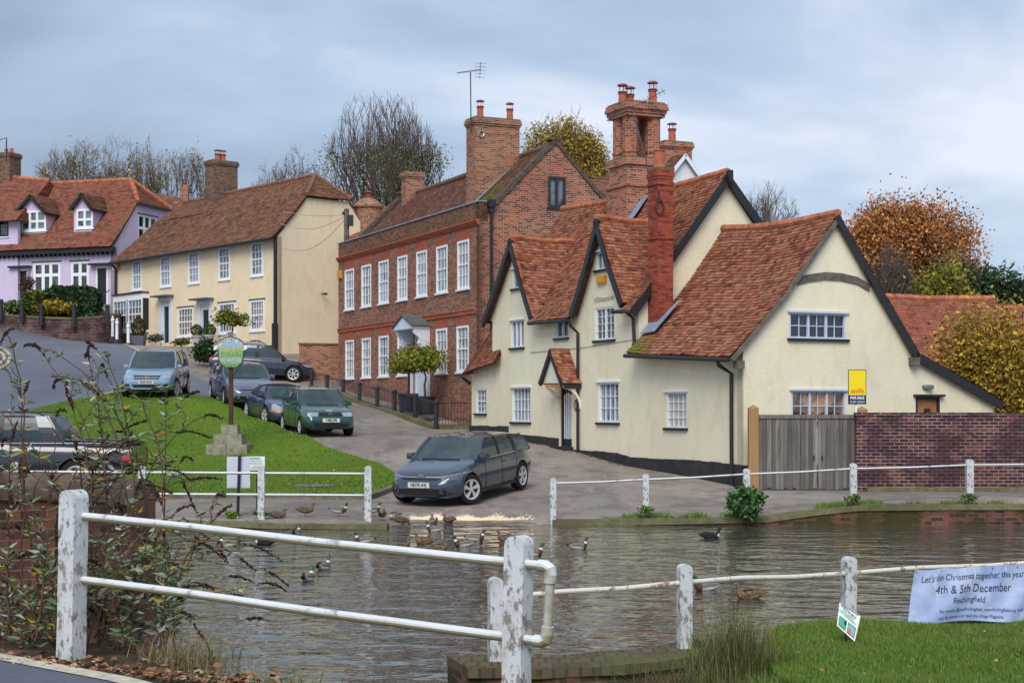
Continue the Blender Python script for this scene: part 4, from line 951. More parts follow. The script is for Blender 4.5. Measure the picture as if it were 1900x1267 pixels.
for off in (-.1, -.7): b.tube([Bf.W(se, tr, te + off), Bf.W(se - .2, t9, te + off)], .016, 6)
for k in range(1, 14): q = k / 14; b.tube([Bf.W(se - .2 * q, tr * (1 - q), te - .95), Bf.W(se - .2 * q, tr * (1 - q), te - .02)], .009, 5)
b.build('railing_panel', IRON, rl, uv=False)
b = MB()
for (s0_, b0, t0_), (s1_, b1, t1_) in zip(zr_[:-1], zr_[1:]):
    b.hexa([Bf.W(s, tr + o, z + e) for e in (-.6, .13) for s, o, z in ((s0_, -.13, b0), (s1_, -.13, b1), (s1_, .13, b1), (s0_, .13, b0))])
b.hexa([Bf.W(s, t, z) for z in (1.0, be + .16) for s, t in ((se, tr), (se + .2, tr), (se + .1, .0), (se - .15, .0))]); b.build('kerb', MOSSK, rl)
# garden wall left of the brick house
b = MB(); p0, p1 = at(555, 636, 71.6), at(628, 637, 71.9); r = 3.1
b.hexa([(p0[0], p0[1], r), (p1[0], p1[1], r), (p1[0], p1[1] + .35, r), (p0[0], p0[1] + .35, r), (p0[0], p0[1], p0[2] - .08), (p1[0], p1[1], p1[2] - .08), (p1[0], p1[1] + .35, p1[2] - .08), (p0[0], p0[1] + .35, p0[2] - .08)])
gw = empty('garden_wall', (p0[0], p0[1], r), 'short orange brick garden wall between the dark estate car and the brick house', 'wall'); b.build('brickwork', 'orange_brick', gw)
b = MB(); b.hexa([(p0[0] - .04, p0[1] - .05, p0[2] - .08), (p1[0], p1[1] - .05, p1[2] - .08), (p1[0], p1[1] + .4, p1[2] - .08), (p0[0] - .04, p0[1] + .4, p0[2] - .08), (p0[0] - .04, p0[1] - .05, p0[2]), (p1[0], p1[1] - .05, p1[2]), (p1[0], p1[1] + .4, p1[2]), (p0[0] - .04, p0[1] + .4, p0[2])]); b.build('coping', 'parapet_brick', gw)
# ================= cream house
K = Fr(515, 78, 41.7); mK, mKs = K.front(), K.side(); WK = K.W
SL = K.sp(217)
ck = empty('cream_house', WK(0, 0, 4.6), 'cream rendered house with a brown tiled roof and five upstairs sash windows up the hill', 'house')
zq = lambda x, y, ox=0, oy=240: (x / 3.167 + ox, y / 3.167 + oy)
ku = [K.frect(*r) for r in ((246, 483, 263, 538), (298, 475, 317, 532), (350, 468, 370, 527), (406, 459, 427, 520), (466, 450, 488, 511))]
kl = [K.frect(*r) for r in ((330, 570, 359, 625), (406, 561, 437, 619), (464, 556, 491, 614))]
u0, u1 = np.mean([r[2] for r in ku]), np.mean([r[3] for r in ku]); ku = [(r[0], r[1], u0, u1) for r in ku]
kd = [K.frect(301, 563, 316, 636), K.frect(373, 569, 390, 636)]
ze = K.fpt(515, 437)[1] - .05; th = K.tp(568); zh = K.spt(570, 363)[1]; tc_ = 3.0; sr = K.sp(585, tc_); zrk = K.z(326, sr, tc_)
print('cream', SL, ze, th, zh, sr, zrk, u0, u1)
b = MB(); wall(b, mK, [(0, 2.6), (0, ze), (SL, ze), (SL, 4)], ku + kl + kd, depth=.1)
wall(b, mKs, [(0, 2.5), (6, 2.5), (6, ze), (6 - th, zh - .1), (th, zh - .1), (0, ze)], ())
b.add([WK(SL, t, z) for t, z in ((0, 3), (6, 3), (6, ze), (3, zrk - 1), (0, ze))], [tuple(range(5))]); b.add([WK(s, 6, z) for s, z in ((0, 2.5), (SL, 3), (SL, ze), (0, ze))], [(0, 1, 2, 3)])
b.build('wall', 'cream_render', ck)
for i, r in enumerate(ku): window(ck, mK, r, 3, 4, recess=.04, frame=.1, bar=.035, fm=GW, pm=PANE_NET if i < 3 else PANE_GREY, sash=True)
for r, p in zip(kl, (PANE_WARM, PANE_GREY, PANE_WARM)): window(ck, mK, r, 5, 4, recess=.04, frame=.12, bar=.035, fm=GW, pm=p, sash=True, head=BLACK)
GREEND = plain('dark_green_door', (.012, .035, .03), .35, .4, var=.1)
for r, mt in zip(kd, (GREEND, BLACK)):
    door_part(ck, mK, r, mt, o=-.06, fm=GREYW, fw=.17)
    b = MB(); b.mbox(mK, r[0] - .22, r[0] - .001, r[2], r[3] + .12, -.01, .08); b.mbox(mK, r[1] + .001, r[1] + .22, r[2], r[3] + .12, -.01, .08); b.mbox(mK, r[0] - .22, r[1] + .22, r[3] + .121, r[3] + .34, -.01, .12); b.build('door_surround', GREYW, ck)
    b = MB(); b.mbox(mK, r[0] - .4, r[1] + .4, r[3] + .345, r[3] + .43, -.01, .55); b.build('door_hood', plain('hood_lead', (.1, .11, .1)), ck)
# bay window
bw = K.frect(222, 556, 276, 614); b = MB(); b.mbox(mK, bw[0], bw[1], bw[2] - .12, bw[2], 0, .42); b.mbox(mK, bw[0], bw[1], bw[3], bw[3] + .28, 0, .42)
mb_ = lambda a, z, o: mK(a, z, o + .40)
b.build('bay', GW, ck)
nb = (bw[0] + bw[1]) / 2
window(ck, mb_, (bw[0], nb - .05, bw[2], bw[3]), 4, 4, recess=.04, frame=.1, bar=.035, fm=GW, pm=PANE_GREY, sash=True, sill=False)
window(ck, mb_, (nb + .05, bw[1], bw[2], bw[3]), 4, 4, recess=.04, frame=.1, bar=.035, fm=GW, pm=PANE_GREY, sash=True, sill=False)
b = MB(); b.mbox(mK, bw[0] - .05, bw[1] + .05, bw[3] + .281, bw[3] + .36, 0, .5); b.mbox(mK, nb - .05, nb + .05, bw[2], bw[3], .3, .43); b.mbox(mK, bw[0], bw[0] + .04, bw[2], bw[3], 0, .38); b.mbox(mK, bw[1] - .04, bw[1], bw[2], bw[3], 0, .38); b.build('bay_roof', BLACK, ck)
A = acc(); hipL = 2.6
f_h = (zh - (ze - .1)) / (zrk - (ze - .1))
sL_h = SL + .2 - hipL * f_h * .9
tile_patch(A, WK(SL + .25, -.4, ze - .12), WK(-.12, -.4, ze - .06), WK(-.12, th, zh + .08), WK(sL_h, th, zh + .02), curve=bell(.08), course=.16, tw=.22, seed=31, sag=lambda u, v: .05 * np.sin(7 * u) * v)
tile_patch(A, WK(sL_h, th, zh + .02), WK(-.12, th, zh + .08), WK(sr, tc_, zrk), WK(SL + .2 - hipL, tc_, zrk - .1), course=.16, tw=.22, seed=32)
tile_patch(A, WK(-.22, th - .1, zh - .02), WK(-.22, 6 - th + .1, zh - .02), WK(sr, tc_ + .02, zrk), WK(sr, tc_ - .02, zrk), course=.16, tw=.22, seed=33)
tile_patch(A, WK(SL + .3, 6.3, ze), WK(SL + .3, -.35, ze - .1), WK(SL + .2 - hipL, tc_, zrk - .1), WK(SL + .2 - hipL, tc_ + .02, zrk - .1), course=.2, tw=.3, seed=34)
tile_patch(A, WK(-.12, 6.3, ze), WK(SL + .2, 6.3, ze), WK(SL + .2 - hipL, tc_, zrk - .1), WK(sr, tc_, zrk), course=.25, tw=.4, seed=35)
roof_build(A, 'roof', 'brown_tile', ck)
b = MB(); ridge_tiles(b, [WK(sr, tc_, zrk + .02), WK(SL + .2 - hipL, tc_, zrk - .08)]); ridge_tiles(b, [WK(sr, tc_, zrk), WK(-.2, th - .1, zh + .05)]); ridge_tiles(b, [WK(sr, tc_, zrk), WK(-.2, 6 - th + .1, zh + .05)]); b.build('ridge', plain('brown_ridge', (.2, .1, .06), .9, var=.5, scale=5), ck)
pipe('gutter', ck, [WK(SL + .3, -.45, ze - .2), WK(-.1, -.45, ze - .14)], .09)
pipe('down_pipe', ck, [WK(.06, -.1, ze + .05), WK(.06, -.1, 6.6)], .09); pipe('down_pipe', ck, [WK(.06, -.12, 6.6), WK(.06, -.12, 4.0)], .16)
pipe('down_pipe', ck, [WK(SL - .05, -.4, ze - .2), WK(SL - .05, -.1, ze - .5), WK(SL - .05, -.1, 5)], .08)
sc_ = K.sp(407, 2.9); chimney(ck, K, sc_ - .55, sc_ + .35, 2.2, 3.75, zrk - 1.2, K.z(300, sc_, 2.9), 'dark_stack_brick', [(sc_ - .05, 2.75), (sc_ - .05, 3.1)], ph=.35, pr=.16)
alarm(ck, mK, K.frect(219, 489, 223, 500))
p = K.spt(597, 545); b = MB(); b.bar(mKs(p[0], p[1], 0), mKs(p[0], p[1], .3), .05); b.box(mKs(p[0], p[1] - .03, .35), (.16, .16, .12)); b.build('security_light', BLACK, ck)
# garden things before the cream house
def planter_ball(px, py, Y, r, label):
    p = at(px, py, Y); root = empty('topiary_ball', p, label, 'topiary', 'clipped box balls beside the cream house door'); b = MB(); b.lathe([(.16, 0), (.17, .05), (.24, .42), (.3, .46), (.3, .52), (.2, .52)], p, 12); b.build('pot', plain('stone_white', (.45, .46, .44), .8, var=.15), root); leafball(root, (p[0], p[1], p[2] + .52 + r * .8), r, (.045, .075, .015), 'foliage', 700, .05)
def leafball(parent, c, r, col, name, n, size, sx=1, sy=1, sz=1, mat=None, seed=0, fill=.75, spread=.5):
    rs = np.random.RandomState(seed + int(abs(c[0]) * 100) % 997)
    d = rs.normal(size=(n, 3)); d /= np.linalg.norm(d, axis=1)[:, None]; rr = r * (fill + (1 - fill) * rs.rand(n)) if fill else r * rs.rand(n) ** .5
    P = np.array(c) + d * rr[:, None] * np.array([sx, sy, sz]); return leaves(parent, P, size, name, mat or leafmat(col), rs, d * .6)
_lm = {}
def leafmat(col, name=None):
    k = tuple(round(x, 3) for x in col)
    if k in _lm: return _lm[k]
    m = NM(name or 'leaf_%d' % len(_lm), .7, .25); v = m.attr()
    m.color(m.ramp(v, [(0, tuple(x * .45 for x in col)), (.45, col), (.8, tuple(min(1, x * 1.7) for x in col)), (1, tuple(min(1, x * 2.3) for x in col))]))
    m.b.inputs['Subsurface Weight'].default_value = 0
    _lm[k] = m.m; return m.m
def leaves(parent, P, size, name, mat, rs, bias=None, aspect=.55, **k):
    n = len(P); d = rs.normal(size=(n, 3)); 
    if bias is not None: d = d + bias
    d /= np.linalg.norm(d, axis=1)[:, None]; e = rs.normal(size=(n, 3)); e -= (e * d).sum(1)[:, None] * d; e /= np.linalg.norm(e, axis=1)[:, None]; f = np.cross(d, e)
    s = (size * (.6 + .8 * rs.rand(n)))[:, None]
    V = np.stack([P - e * s, P + f * s * aspect, P + e * s, P - f * s * aspect], 1).reshape(-1, 3)
    F_ = np.arange(4 * n).reshape(n, 4); var = np.clip(rs.rand(n), 0, 1)
    return mesh_obj(name, V, F_, mat, parent, var=var, uv=False, **k)
planter_ball(365, 627 + 14, 83, .34, 'clipped box ball in a pale pot left of the black front door')
planter_ball(389, 640, 81.5, .34, 'clipped box ball in a pale pot right of the black front door')
p = (*at(258, 640, 86)[:2], h(*at(258, 640, 86)[:2]) + .0); p = at(257, 640, 86)
root = empty('cone_topiary', p, 'russet tall clipped cone shrub in a square dark planter below the bay window', 'topiary'); b = MB(); b.hexa([(p[0] + x * q, p[1] + y * q, p[2] + z) for z, q in ((-.3, .3), (.5, .36)) for x, y in ((-1, -1), (1, -1), (1, 1), (-1, 1))]); b.build('planter', plain('slate_planter', (.1, .1, .15), .6), root)
rs_ = np.random.RandomState(5); n = 1200; zz = rs_.rand(n); th_ = rs_.rand(n) * 6.28; rr = .42 * np.sin(np.clip(zz * 1.0, 0, 1) * 2.6 + .5) * (.8 + .2 * rs_.rand(n)); leaves(root, np.stack([p[0] + rr * np.cos(th_), p[1] + rr * np.sin(th_), p[2] + .45 + zz * 1.15], -1), .06, 'foliage', leafmat((.07, .05, .02)), rs_)
for px, py, Y, lab in ((209, 628, 87, 'white bollard leftmost of three by the cream house bay window'), (217, 633, 86, 'white bollard in the middle of three by the cream house bay window'), (238, 640, 85.5, 'white bollard standing beside the conical shrub before the bay window')):
    p = at(px, py, Y); b = MB(); b.lathe([(.12, -.2), (.12, .02), (.09, .04), (.075, .95), (.11, .97), (.11, 1.05), (.05, 1.12), (.07, 1.2), (.02, 1.26)], p, 10); b.mi = 1; b.lathe([(.36, -.2), (.33, .02), (.2, .1)], p, 10, sy=.8)
    tag(b.build('white_bollard', [WHITE, BLACK]), lab, 'bollard', 'white bollards before the cream house')
# standard tree before the house
def standard_tree(px, py, Y, hgt, r, col, label, n=2200, name='lollipop_tree', grp=None, size=.07, sz=.8, seed=3, zbase=None):
    p = at(px, py, Y); root = empty(name, p, label, 'tree', grp); b = MB(); rr = random.Random(seed)
    tp = [(p[0] + rr.uniform(-.04, .04) * (k > 0), p[1], p[2] + hgt * k / 4) for k in range(5)]; b.tube(tp, [.05, .045, .04, .035, .03], 7)
    for k in range(9):
        t = k * .7; b.tube([tp[-1], (tp[-1][0] + r * .6 * cos(t), tp[-1][1] + r * .6 * sin(t), tp[-1][2] + r * rr.uniform(.3, .9))], [.022, .006], 5)
    b.build('trunk', plain('bark', (.07, .05, .035), .95, .1, var=.4, scale=9, bump=.6), root, uv=False)
    rs = np.random.RandomState(seed); cs = rs.normal(size=(16, 3)) * np.array([.42, .42, .3]) * r; P = cs[rs.randint(0, 16, n)] + rs.normal(size=(n, 3)) * r * .26 * np.array([1, 1, .8])
    P = P[(P[:, 2] > -r * .55)]; P[:, 2] *= sz
    leaves(root, P + np.array([p[0], p[1], p[2] + hgt + r * .45]), size, 'crown', leafmat(col), rs)
    return root
standard_tree(431, 640, 77, .95, .78, (.11, .12, .015), 'small clipped yellow green standard tree in front of the cream house', n=1800, size=.08)
def bush(name, label, px, py, Y, r, col, n, size, sx=1, sy=1, sz=1, cat='shrub', z=None, grp=None, seed=0, stems=True, stuff=False):
    p = at(px, py, Y); root = empty(name, p, label, cat, grp)
    if stems:
        b = MB(); rr = random.Random(seed)
        for k in range(9):
            t = rr.uniform(0, 6.28); b.tube([(p[0], p[1], p[2] - .05), (p[0] + r * sx * .5 * cos(t), p[1] + r * sy * .5 * sin(t), p[2] + r * sz * 1.1)], [.03, .008], 5)
        b.build('stem', plain('bark', (.07, .05, .035)), root, uv=False)
    rs = np.random.RandomState(seed + 17); nc = 26; cs = rs.normal(size=(nc, 3)); cs /= np.linalg.norm(cs, axis=1)[:, None]; cs *= .62 * rs.rand(nc)[:, None] ** .4
    P = cs[rs.randint(0, nc, n)] + rs.normal(size=(n, 3)) * .17; P *= np.array([sx, sy, sz]) * r; P[:, 2] = np.abs(P[:, 2] + r * sz * .75)
    leaves(root, P + np.array(p), size, 'foliage', leafmat(col), rs); return root
bush('laurel_shrub', 'dark green glossy shrub at the left end of the dark estate car', 379, 672, 73.5, .7, (.03, .06, .02), 1800, .09, sx=.95)
bush('flower_trough', 'small pale flowering tub plants below the first cream house door', 289, 634, 84, .5, (.12, .11, .08), 700, .06, sx=1.3, sz=.55)
bush('flower_pot', 'yellow green potted plants along the low step before the cream house', 337, 641, 82, .45, (.12, .13, .03), 700, .06, sx=1.5, sz=.6)
# ledge and planters by the road
b = MB(); q0, q1 = at(352, 655, 79), at(392, 668, 75.5); b.hexa([(q0[0], q0[1], 3.8), (q1[0], q1[1], 3.6), (q1[0] + .4, q1[1] + 1, 3.6), (q0[0] + .5, q0[1] + 1.2, 3.8), (q0[0], q0[1], q0[2] + .1), (q1[0], q1[1], q1[2] + .1), (q1[0] + .4, q1[1] + 1, q1[2] + .12), (q0[0] + .5, q0[1] + 1.2, q0[2] + .12)])
tag(b.build('stone_ledge', STONE), 'low mossy stone retaining ledge behind the silver blue car', 'ledge')
# ornate bench back glimpsed over the estate car
p = at(474, 628, 75.2); bn = empty('garden_bench', (p[0], p[1], 4.3), 'ornate dark cast iron bench back against the cream wall above the estate car', 'bench'); b = MB()
pts = [(p[0] - .62 + 1.24 * k / 10, p[1], 5.35 + .28 * sin(pi * k / 10)) for k in range(11)]; b.tube(pts, .035, 6)
for k in range(1, 10): b.tube([pts[k], (pts[k][0] + .03, p[1], 4.95)], .022, 5)
b.tube([(p[0] - .62, p[1], 4.95), (p[0] + .62, p[1], 4.95)], .035, 6); b.build('backrest', IRON, bn, uv=False)
b = MB(); b.box((p[0], p[1] - .25, 4.72), (1.25, .5, .05)); b.build('seat', IRON, bn)
for e in (-.58, .58):
    b = MB(); b.tube([(p[0] + e, p[1], 5.35), (p[0] + e, p[1], 4.25)], .03, 5); b.tube([(p[0] + e, p[1] - .45, 4.72), (p[0] + e, p[1] - .45, 4.25)], .03, 5); b.build('leg', IRON, bn, uv=False)

# ================= lilac house
D = Fr(212, 92, 70); mD, mDs = D.front(), D.side(); WD = D.W
dl = D.sp(-170)
lh = empty('lilac_house', WD(0, 0, 7.4), 'lilac rendered cottage with two dormers and black jettied eave up the road', 'house')
zj = D.fpt(208, 459)[1]; zrl = D.z(334, 1.4, 4.0); thl = D.tp(253); zhl = D.spt(254, 377)[1]; tR = 4.0
lw = [D.frect(61, 486, 112, 545), D.frect(131, 484, 165, 545), D.frect(29, 499, 52, 566), D.frect(177, 494, 200, 568)]
lw = [(r[0], r[1], r[2], r[3]) for r in lw]; gwd = D.srect(256, 400, 292, 450)
print('lilac', dl, zj, zrl, thl, zhl)
b = MB(); wall(b, mD, [(0, 6.0), (0, zj), (dl, zj), (dl, 6)], lw, depth=.12)
wall(b, mDs, [(0, 6), (8, 6), (8, zj), (8 - thl, zhl), (thl, zhl), (0, zj)], [gwd], depth=.1); b.build('wall', 'lilac_render', lh)
window(lh, mD, lw[0], 3, 1, lights=3, pm=PANE_DARK, fm=GW, frame=.17, transom=.72, head=BLACK, sill=False); window(lh, mD, lw[1], 2, 1, lights=2, pm=PANE_DARK, fm=GW, frame=.17, transom=.72, head=BLACK, sill=False)
window(lh, mDs, gwd, 3, 1, lights=3, pm=PANE_DARK, fm=GW, frame=.14, transom=.6, head=BLACK)
for r in lw[2:]:
    door_part(lh, mD, r, BLACK, o=-.08, fm=GW, fw=.12, handle=False); b = MB(); b.mbox(mD, r[0] - .3, r[1] + .3, r[3] + .05, r[3] + .16, -.01, .4); b.build('door_hood', BLACK, lh)
b = MB(); b.mbox(mD, -.02, 1.2, 6, 7.75, -.01, .05); b.build('plinth', PLINTH, lh)
b = MB(); b.mbox(mD, -.1, dl, zj - .28, zj + .02, .0, .42)
for k in range(34): b.mbox(mD, k * .33, k * .33 + .12, zj - .42, zj - .281, .0, .38)
b.build('jetty', BLACK, lh)
def jet(v): return v
A = acc(); sh = 1.5
tile_patch(A, WD(dl, -.55, zj + .02), WD(-.1, -.55, zj + .02), WD(-.1, thl, zhl + .05), WD(dl, thl, zhl + .05), course=.17, tw=.25, seed=41, curve=bell(.07))
tile_patch(A, WD(dl, thl, zhl + .05), WD(-.1, thl, zhl + .05), WD(sh, tR, zrl), WD(dl, tR, zrl + .1), course=.17, tw=.25, seed=42)
tile_patch(A, WD(-.2, thl - .1, zhl), WD(-.2, 8 - thl + .1, zhl), WD(sh, tR + .02, zrl), WD(sh, tR - .02, zrl), course=.17, tw=.25, seed=43)
tile_patch(A, WD(-.1, 8.4, zj), WD(dl, 8.4, zj), WD(dl, tR, zrl), WD(sh, tR, zrl), course=.3, tw=.4, seed=44)
roof_build(A, 'roof', 'lilac_tile', lh)
b = MB(); ridge_tiles(b, [WD(sh, tR, zrl + .02), WD(dl, tR, zrl + .12)], .14); ridge_tiles(b, [WD(sh, tR, zrl), WD(-.2, thl - .1, zhl + .06)], .14); ridge_tiles(b, [WD(sh, tR, zrl), WD(-.2, 8 - thl + .1, zhl + .06)], .14); b.build('ridge', RIDGE, lh)
b = MB(); mh_ = lambda a, z, o: WD(-.2 - o, a, z); b.mbox(mh_, thl - .1, 8 - thl + .1, zhl - .12, zhl - .02, -.02, .08); b.build('eave_board', BLACK, lh)
slope = (zrl - zj) / (tR + .4)
for ap, fl, frr, wr in (((60, 361), (31, 395), (88, 395), (39, 391, 86, 429)), ((155, 358), (134, 388), (174, 388), (142, 388, 173, 424))):
    td = .55
    a_ = D.fpt(*ap, td); l_ = D.fpt(*fl, td); r_ = D.fpt(*frr, td); w_ = D.frect(*wr, td); md = D.front(td)
    zb = D.z(432, l_[0], td) - .1; tb = (l_[1] + .2 - zj) / slope + .3; te = (a_[1] - zj) / slope + .2
    b = MB(); lo_, hi_ = r_[0] + .12, l_[0] - .12
    wall(b, md, [(lo_, zb), (lo_, r_[1] + .1), (a_[0], a_[1] - .12), (hi_, r_[1] + .1), (hi_, zb)], [w_], depth=.06, thick=.1)
    b.add([WD(lo_, t, z) for t, z in ((td, zb), (td, r_[1] + .1), (tb + .4, r_[1] + .1))], [(0, 1, 2)]); b.add([WD(hi_, t, z) for t, z in ((td, zb), (td, r_[1] + .1), (tb + .4, r_[1] + .1))], [(0, 1, 2)])
    dm = b.build('dormer', 'lilac_render', lh)
    window(dm, md, w_, 3 if wr[2] - wr[0] > 40 else 2, 1, lights=3 if wr[2] - wr[0] > 40 else 2, pm=PANE_GREY, fm=GW, frame=.13, recess=.03, transom=.6)
    A = acc(); r2, l2 = r_[0] - .1, l_[0] + .1
    tile_patch(A, WD(r2, td - .25, r_[1] - .02), WD(r2, te, r_[1] - .02), WD(a_[0], te, a_[1]), WD(a_[0], td - .25, a_[1]), course=.17, tw=.25, seed=45); tile_patch(A, WD(l2, te, l_[1] - .02), WD(l2, td - .25, l_[1] - .02), WD(a_[0], td - .25, a_[1]), WD(a_[0], te, a_[1]), course=.17, tw=.25, seed=46)
    roof_build(A, 'dormer_roof', 'brown_tile', dm)
    b = MB(); mm = D.front(td - .25); barge(b, mm, [(a_[0], a_[1] - .03), (r2, r_[1] - .05)], -.02, .05, .16); barge(b, mm, [(a_[0], a_[1] - .03), (l2, l_[1] - .05)], -.02, .05, .16)
    b.hexa([WD(s, t, z) for z in (r_[1] - .14, r_[1] - .03) for s, t in ((r2, td - .2), (r2 + .1, td - .2), (r2 + .1, tb + .3), (r2, tb + .3))]); b.build('dormer_board', BLACK, dm)
    zfl = lambda t: zj + slope * (t + .4)
    flash(dm, [WD(a_[0] - .05, te - .3, a_[1] + .03), WD(a_[0] - .3, te - .3, a_[1] + .03), WD(r2 - .25, tb + .35, r_[1] + .12), WD(r2 - .02, tb + .35, r_[1] + .12)], 'lead_valley')
# taller left wing of the lilac terrace
wg = empty('lilac_wing', WD(D.sp(33), 0, 7.5), 'taller lilac rendered house at the far left with a black framed upper window', 'house'); s0 = D.sp(34, -.1); s1 = D.sp(-170, -.1)
zw = D.z(408, s0, -.1); mW = D.front(-.15); ww = D.frect(-22, 402, 16, 440, -.15)
b = MB(); wall(b, mW, [(s0, 6), (s0, zw), (s1, zw), (s1, 6)], [ww], depth=.1); b.build('wall', 'lilac_render', wg)
window(wg, mW, ww, 2, 2, lights=2, pm=PANE_DARK, fm=BLACK, sillm=GW, frame=.12)
zx = D.z(324, D.sp(60, 3.5), 3.5); A = acc()
tile_patch(A, WD(s1, -.7, zw - .1), WD(s0 - .3, -.7, zw - .1), WD(D.sp(92, 3.5), 3.5, zx - .5), WD(s1, 3.5, zx + .5), course=.17, tw=.25, seed=47); tile_patch(A, WD(s0 - .3, 8, zw), WD(s0 - .3, -.7, zw - .1), WD(D.sp(92, 3.5), 3.5, zx - .5), WD(D.sp(92, 3.5), 3.6, zx - .5), course=.3, tw=.4, seed=48)
roof_build(A, 'roof', 'lilac_tile', wg); b = MB(); ridge_tiles(b, [WD(D.sp(92, 3.5), 3.5, zx - .47), WD(s1, 3.5, zx + .53)], .14); b.build('ridge', RIDGE, wg)
sx_ = D.sp(13, 3.4); chimney(wg, D, sx_ - .45, sx_ + .45, 3.1, 4.2, zx - .8, D.z(284, sx_, 3.4), 'dark_stack_brick', [(sx_ - .2, 3.6), (sx_ + .2, 3.6)], ph=.3, pr=.13, cowl=False)
pipe('aerial_mast', wg, [at(12, 300, 95), at(12, 256, 95), at(-8, 262, 95)], .04)
# dark roofed house behind the lilac one
Q = Fr(265, 104, 60); qh = empty('rear_cottage', Q.W(0, 0, 9), 'dark tiled roof of a house glimpsed between the lilac and cream houses', 'house')
b = MB(); p0, p1 = at(225, 352, 103), at(372, 372, 103); e0, e1 = at(225, 470, 99), at(400, 470, 99); A = acc(); tile_patch(A, e0, e1, (p1[0], 103, p1[2]), (p0[0], 103, p0[2] + .1), course=.2, tw=.3, seed=49); roof_build(A, 'roof', 'dark_tile', qh)
b.add([(e0[0], 99.2, 8), (e1[0], 99.2, 8), (e1[0], 99.2, e1[2]), (e0[0], 99.2, e0[2])], [(0, 1, 2, 3)]); b.hexa([(x, y, z) for z in (8, p1[2] - 4) for x, y in ((e0[0], 99.3), (e1[0], 99.3), (e1[0], 107), (e0[0], 107))]); b.build('wall', 'cream_render', qh)
c0 = at(343, 372, 103); b = MB(); b.box((c0[0], 103, c0[2] + .2), (.5, .5, 1.3)); cc = b.build('chimney', 'orange_brick', qh); chimney_pot(cc, (c0[0], 103, c0[2] + .85), .25, .15)
# front garden wall, hedge, bollards and steps at the lilac house
gwp = [at(px, py, Y) for px, py, Y in ((-60, 588, 86), (35, 591, 86), (80, 594, 86.0), (140, 596, 86), (190, 592, 87), (222, 588, 88))]
gl = empty('terrace_wall', gwp[0], 'low brick retaining wall below the hedge of the lilac house', 'wall')
b = MB()
for a, c in zip(gwp[:-1], gwp[1:]): b.hexa([(a[0], a[1], 5), (c[0], c[1], 5), (c[0], c[1] + .4, 5), (a[0], a[1] + .4, 5), (a[0], a[1], a[2] + .08), (c[0], c[1], c[2] + .08), (c[0], c[1] + .4, c[2] + .08), (a[0], a[1] + .4, a[2] + .08)])
b.build('brickwork', 'garden_brick', gl); b = MB()
for a, c in zip(gwp[:-1], gwp[1:]): b.hexa([(a[0], a[1] - .05, a[2] + .081), (c[0], c[1] - .05, c[2] + .081), (c[0], c[1] + .45, c[2] + .081), (a[0], a[1] + .45, a[2] + .081), (a[0], a[1] - .05, a[2] + .2), (c[0], c[1] - .05, c[2] + .2), (c[0], c[1] + .45, c[2] + .2), (a[0], a[1] + .45, a[2] + .2)])
b.build('coping', MOSSK, gl)
V = [(q[0], q[1] + .2, q[2] + .1) for q in gwp] + [(q[0], 93, q[2] + .15) for q in gwp]; n = len(gwp); struct(mesh_obj('terrace_ground', V, [(i, i + 1, n + i + 1, n + i) for i in range(n - 1)], TURF, uv=False))
for px, yb, yt, lab in ((2, 587, 555, 'black post at the far left edge before the lilac houses'), (41, 590, 560, 'black post at the left end of the yellow green hedge'), (77, 597, 564, 'black post in front of the yellow flowering shrub'), (137, 600, 563, 'black post in front of the dark hedge'), (199, 590, 565, 'black post beside the pale steps of the lilac house')):
    p = at(px, yb, 85.8); hh = (yb - yt) * 85.8 / F; b = MB(); b.lathe([(.14, -.2), (.14, .3), (.11, .33), (.11, hh - .2), (.14, hh - .18), (.14, hh - .08), (.06, hh)], p, 10); tag(b.build('bollard', IRON), lab, 'bollard', 'black posts below the lilac house')
b = MB(); p = at(183, 590, 89.5)
for k in range(5): b.box((p[0], 89.5 + k * .35, p[2] + k * .19 + .1 - .25), (1.5, .36, .5 + .0))
tag(b.build('garden_steps', plain('pale_steps', (.30, .29, .24), .9, var=.3)), 'pale stone steps rising to the black door of the lilac house', 'steps')
hr = empty('handrail', at(200, 580, 89), 'thin black iron handrail beside the pale steps', 'handrail'); pipe('rail', hr, [at(186, 586, 88.8), at(186, 552, 88.8), at(203, 538, 91)], .03)
def hedge(name, label, px0, px1, y0, y1, Y, dep, col, n, size, seed=1):
    a, c = at(px0, y1, Y), at(px1, y1, Y); top = at(px0, y0, Y)[2]; rs = np.random.RandomState(seed); root = empty(name, a, label, 'hedge')
    u, v, w = rs.rand(n), rs.rand(n), rs.rand(n); f = rs.randint(0, 4, n); u = np.where(f == 2, rs.randint(0, 2, n), u); v = np.where((f == 0) | (f == 3), 0, v); w = np.where(f == 1, 1, w)
    er = .12 * np.sin(u * 17 + seed) + rs.normal(size=n) * .05
    P = np.stack([a[0] + (c[0] - a[0]) * u + rs.normal(size=n) * .05, Y + v * dep + er, a[2] + (top - a[2]) * w * (1 - .12 * (abs(2 * u - 1) ** 6)) + rs.normal(size=n) * .04], -1)
    leaves(root, P, size, 'foliage', leafmat(col), rs); b = MB(); b.hexa([(x, y, z) for z in (a[2] - .2, top - .2) for x, y in ((a[0] + .15, Y + .2), (c[0] - .15, Y + .2), (c[0] - .15, Y + dep - .15), (a[0] + .15, Y + dep - .15))]); b.build('hedge_core', plain('hedge_core', (.012, .02, .008), .95, var=.3), root)
hedge('hedge', 'dense dark green clipped hedge in front of the lilac house windows', 86, 175, 533, 588, 87.2, 1.6, (.028, .06, .022), 6500, .11)
hedge('hedge', 'yellow green clipped hedge joined to the left of the dark hedge', 42, 86, 541, 588, 87.2, 1.5, (.075, .095, .02), 3200, .11, 2)
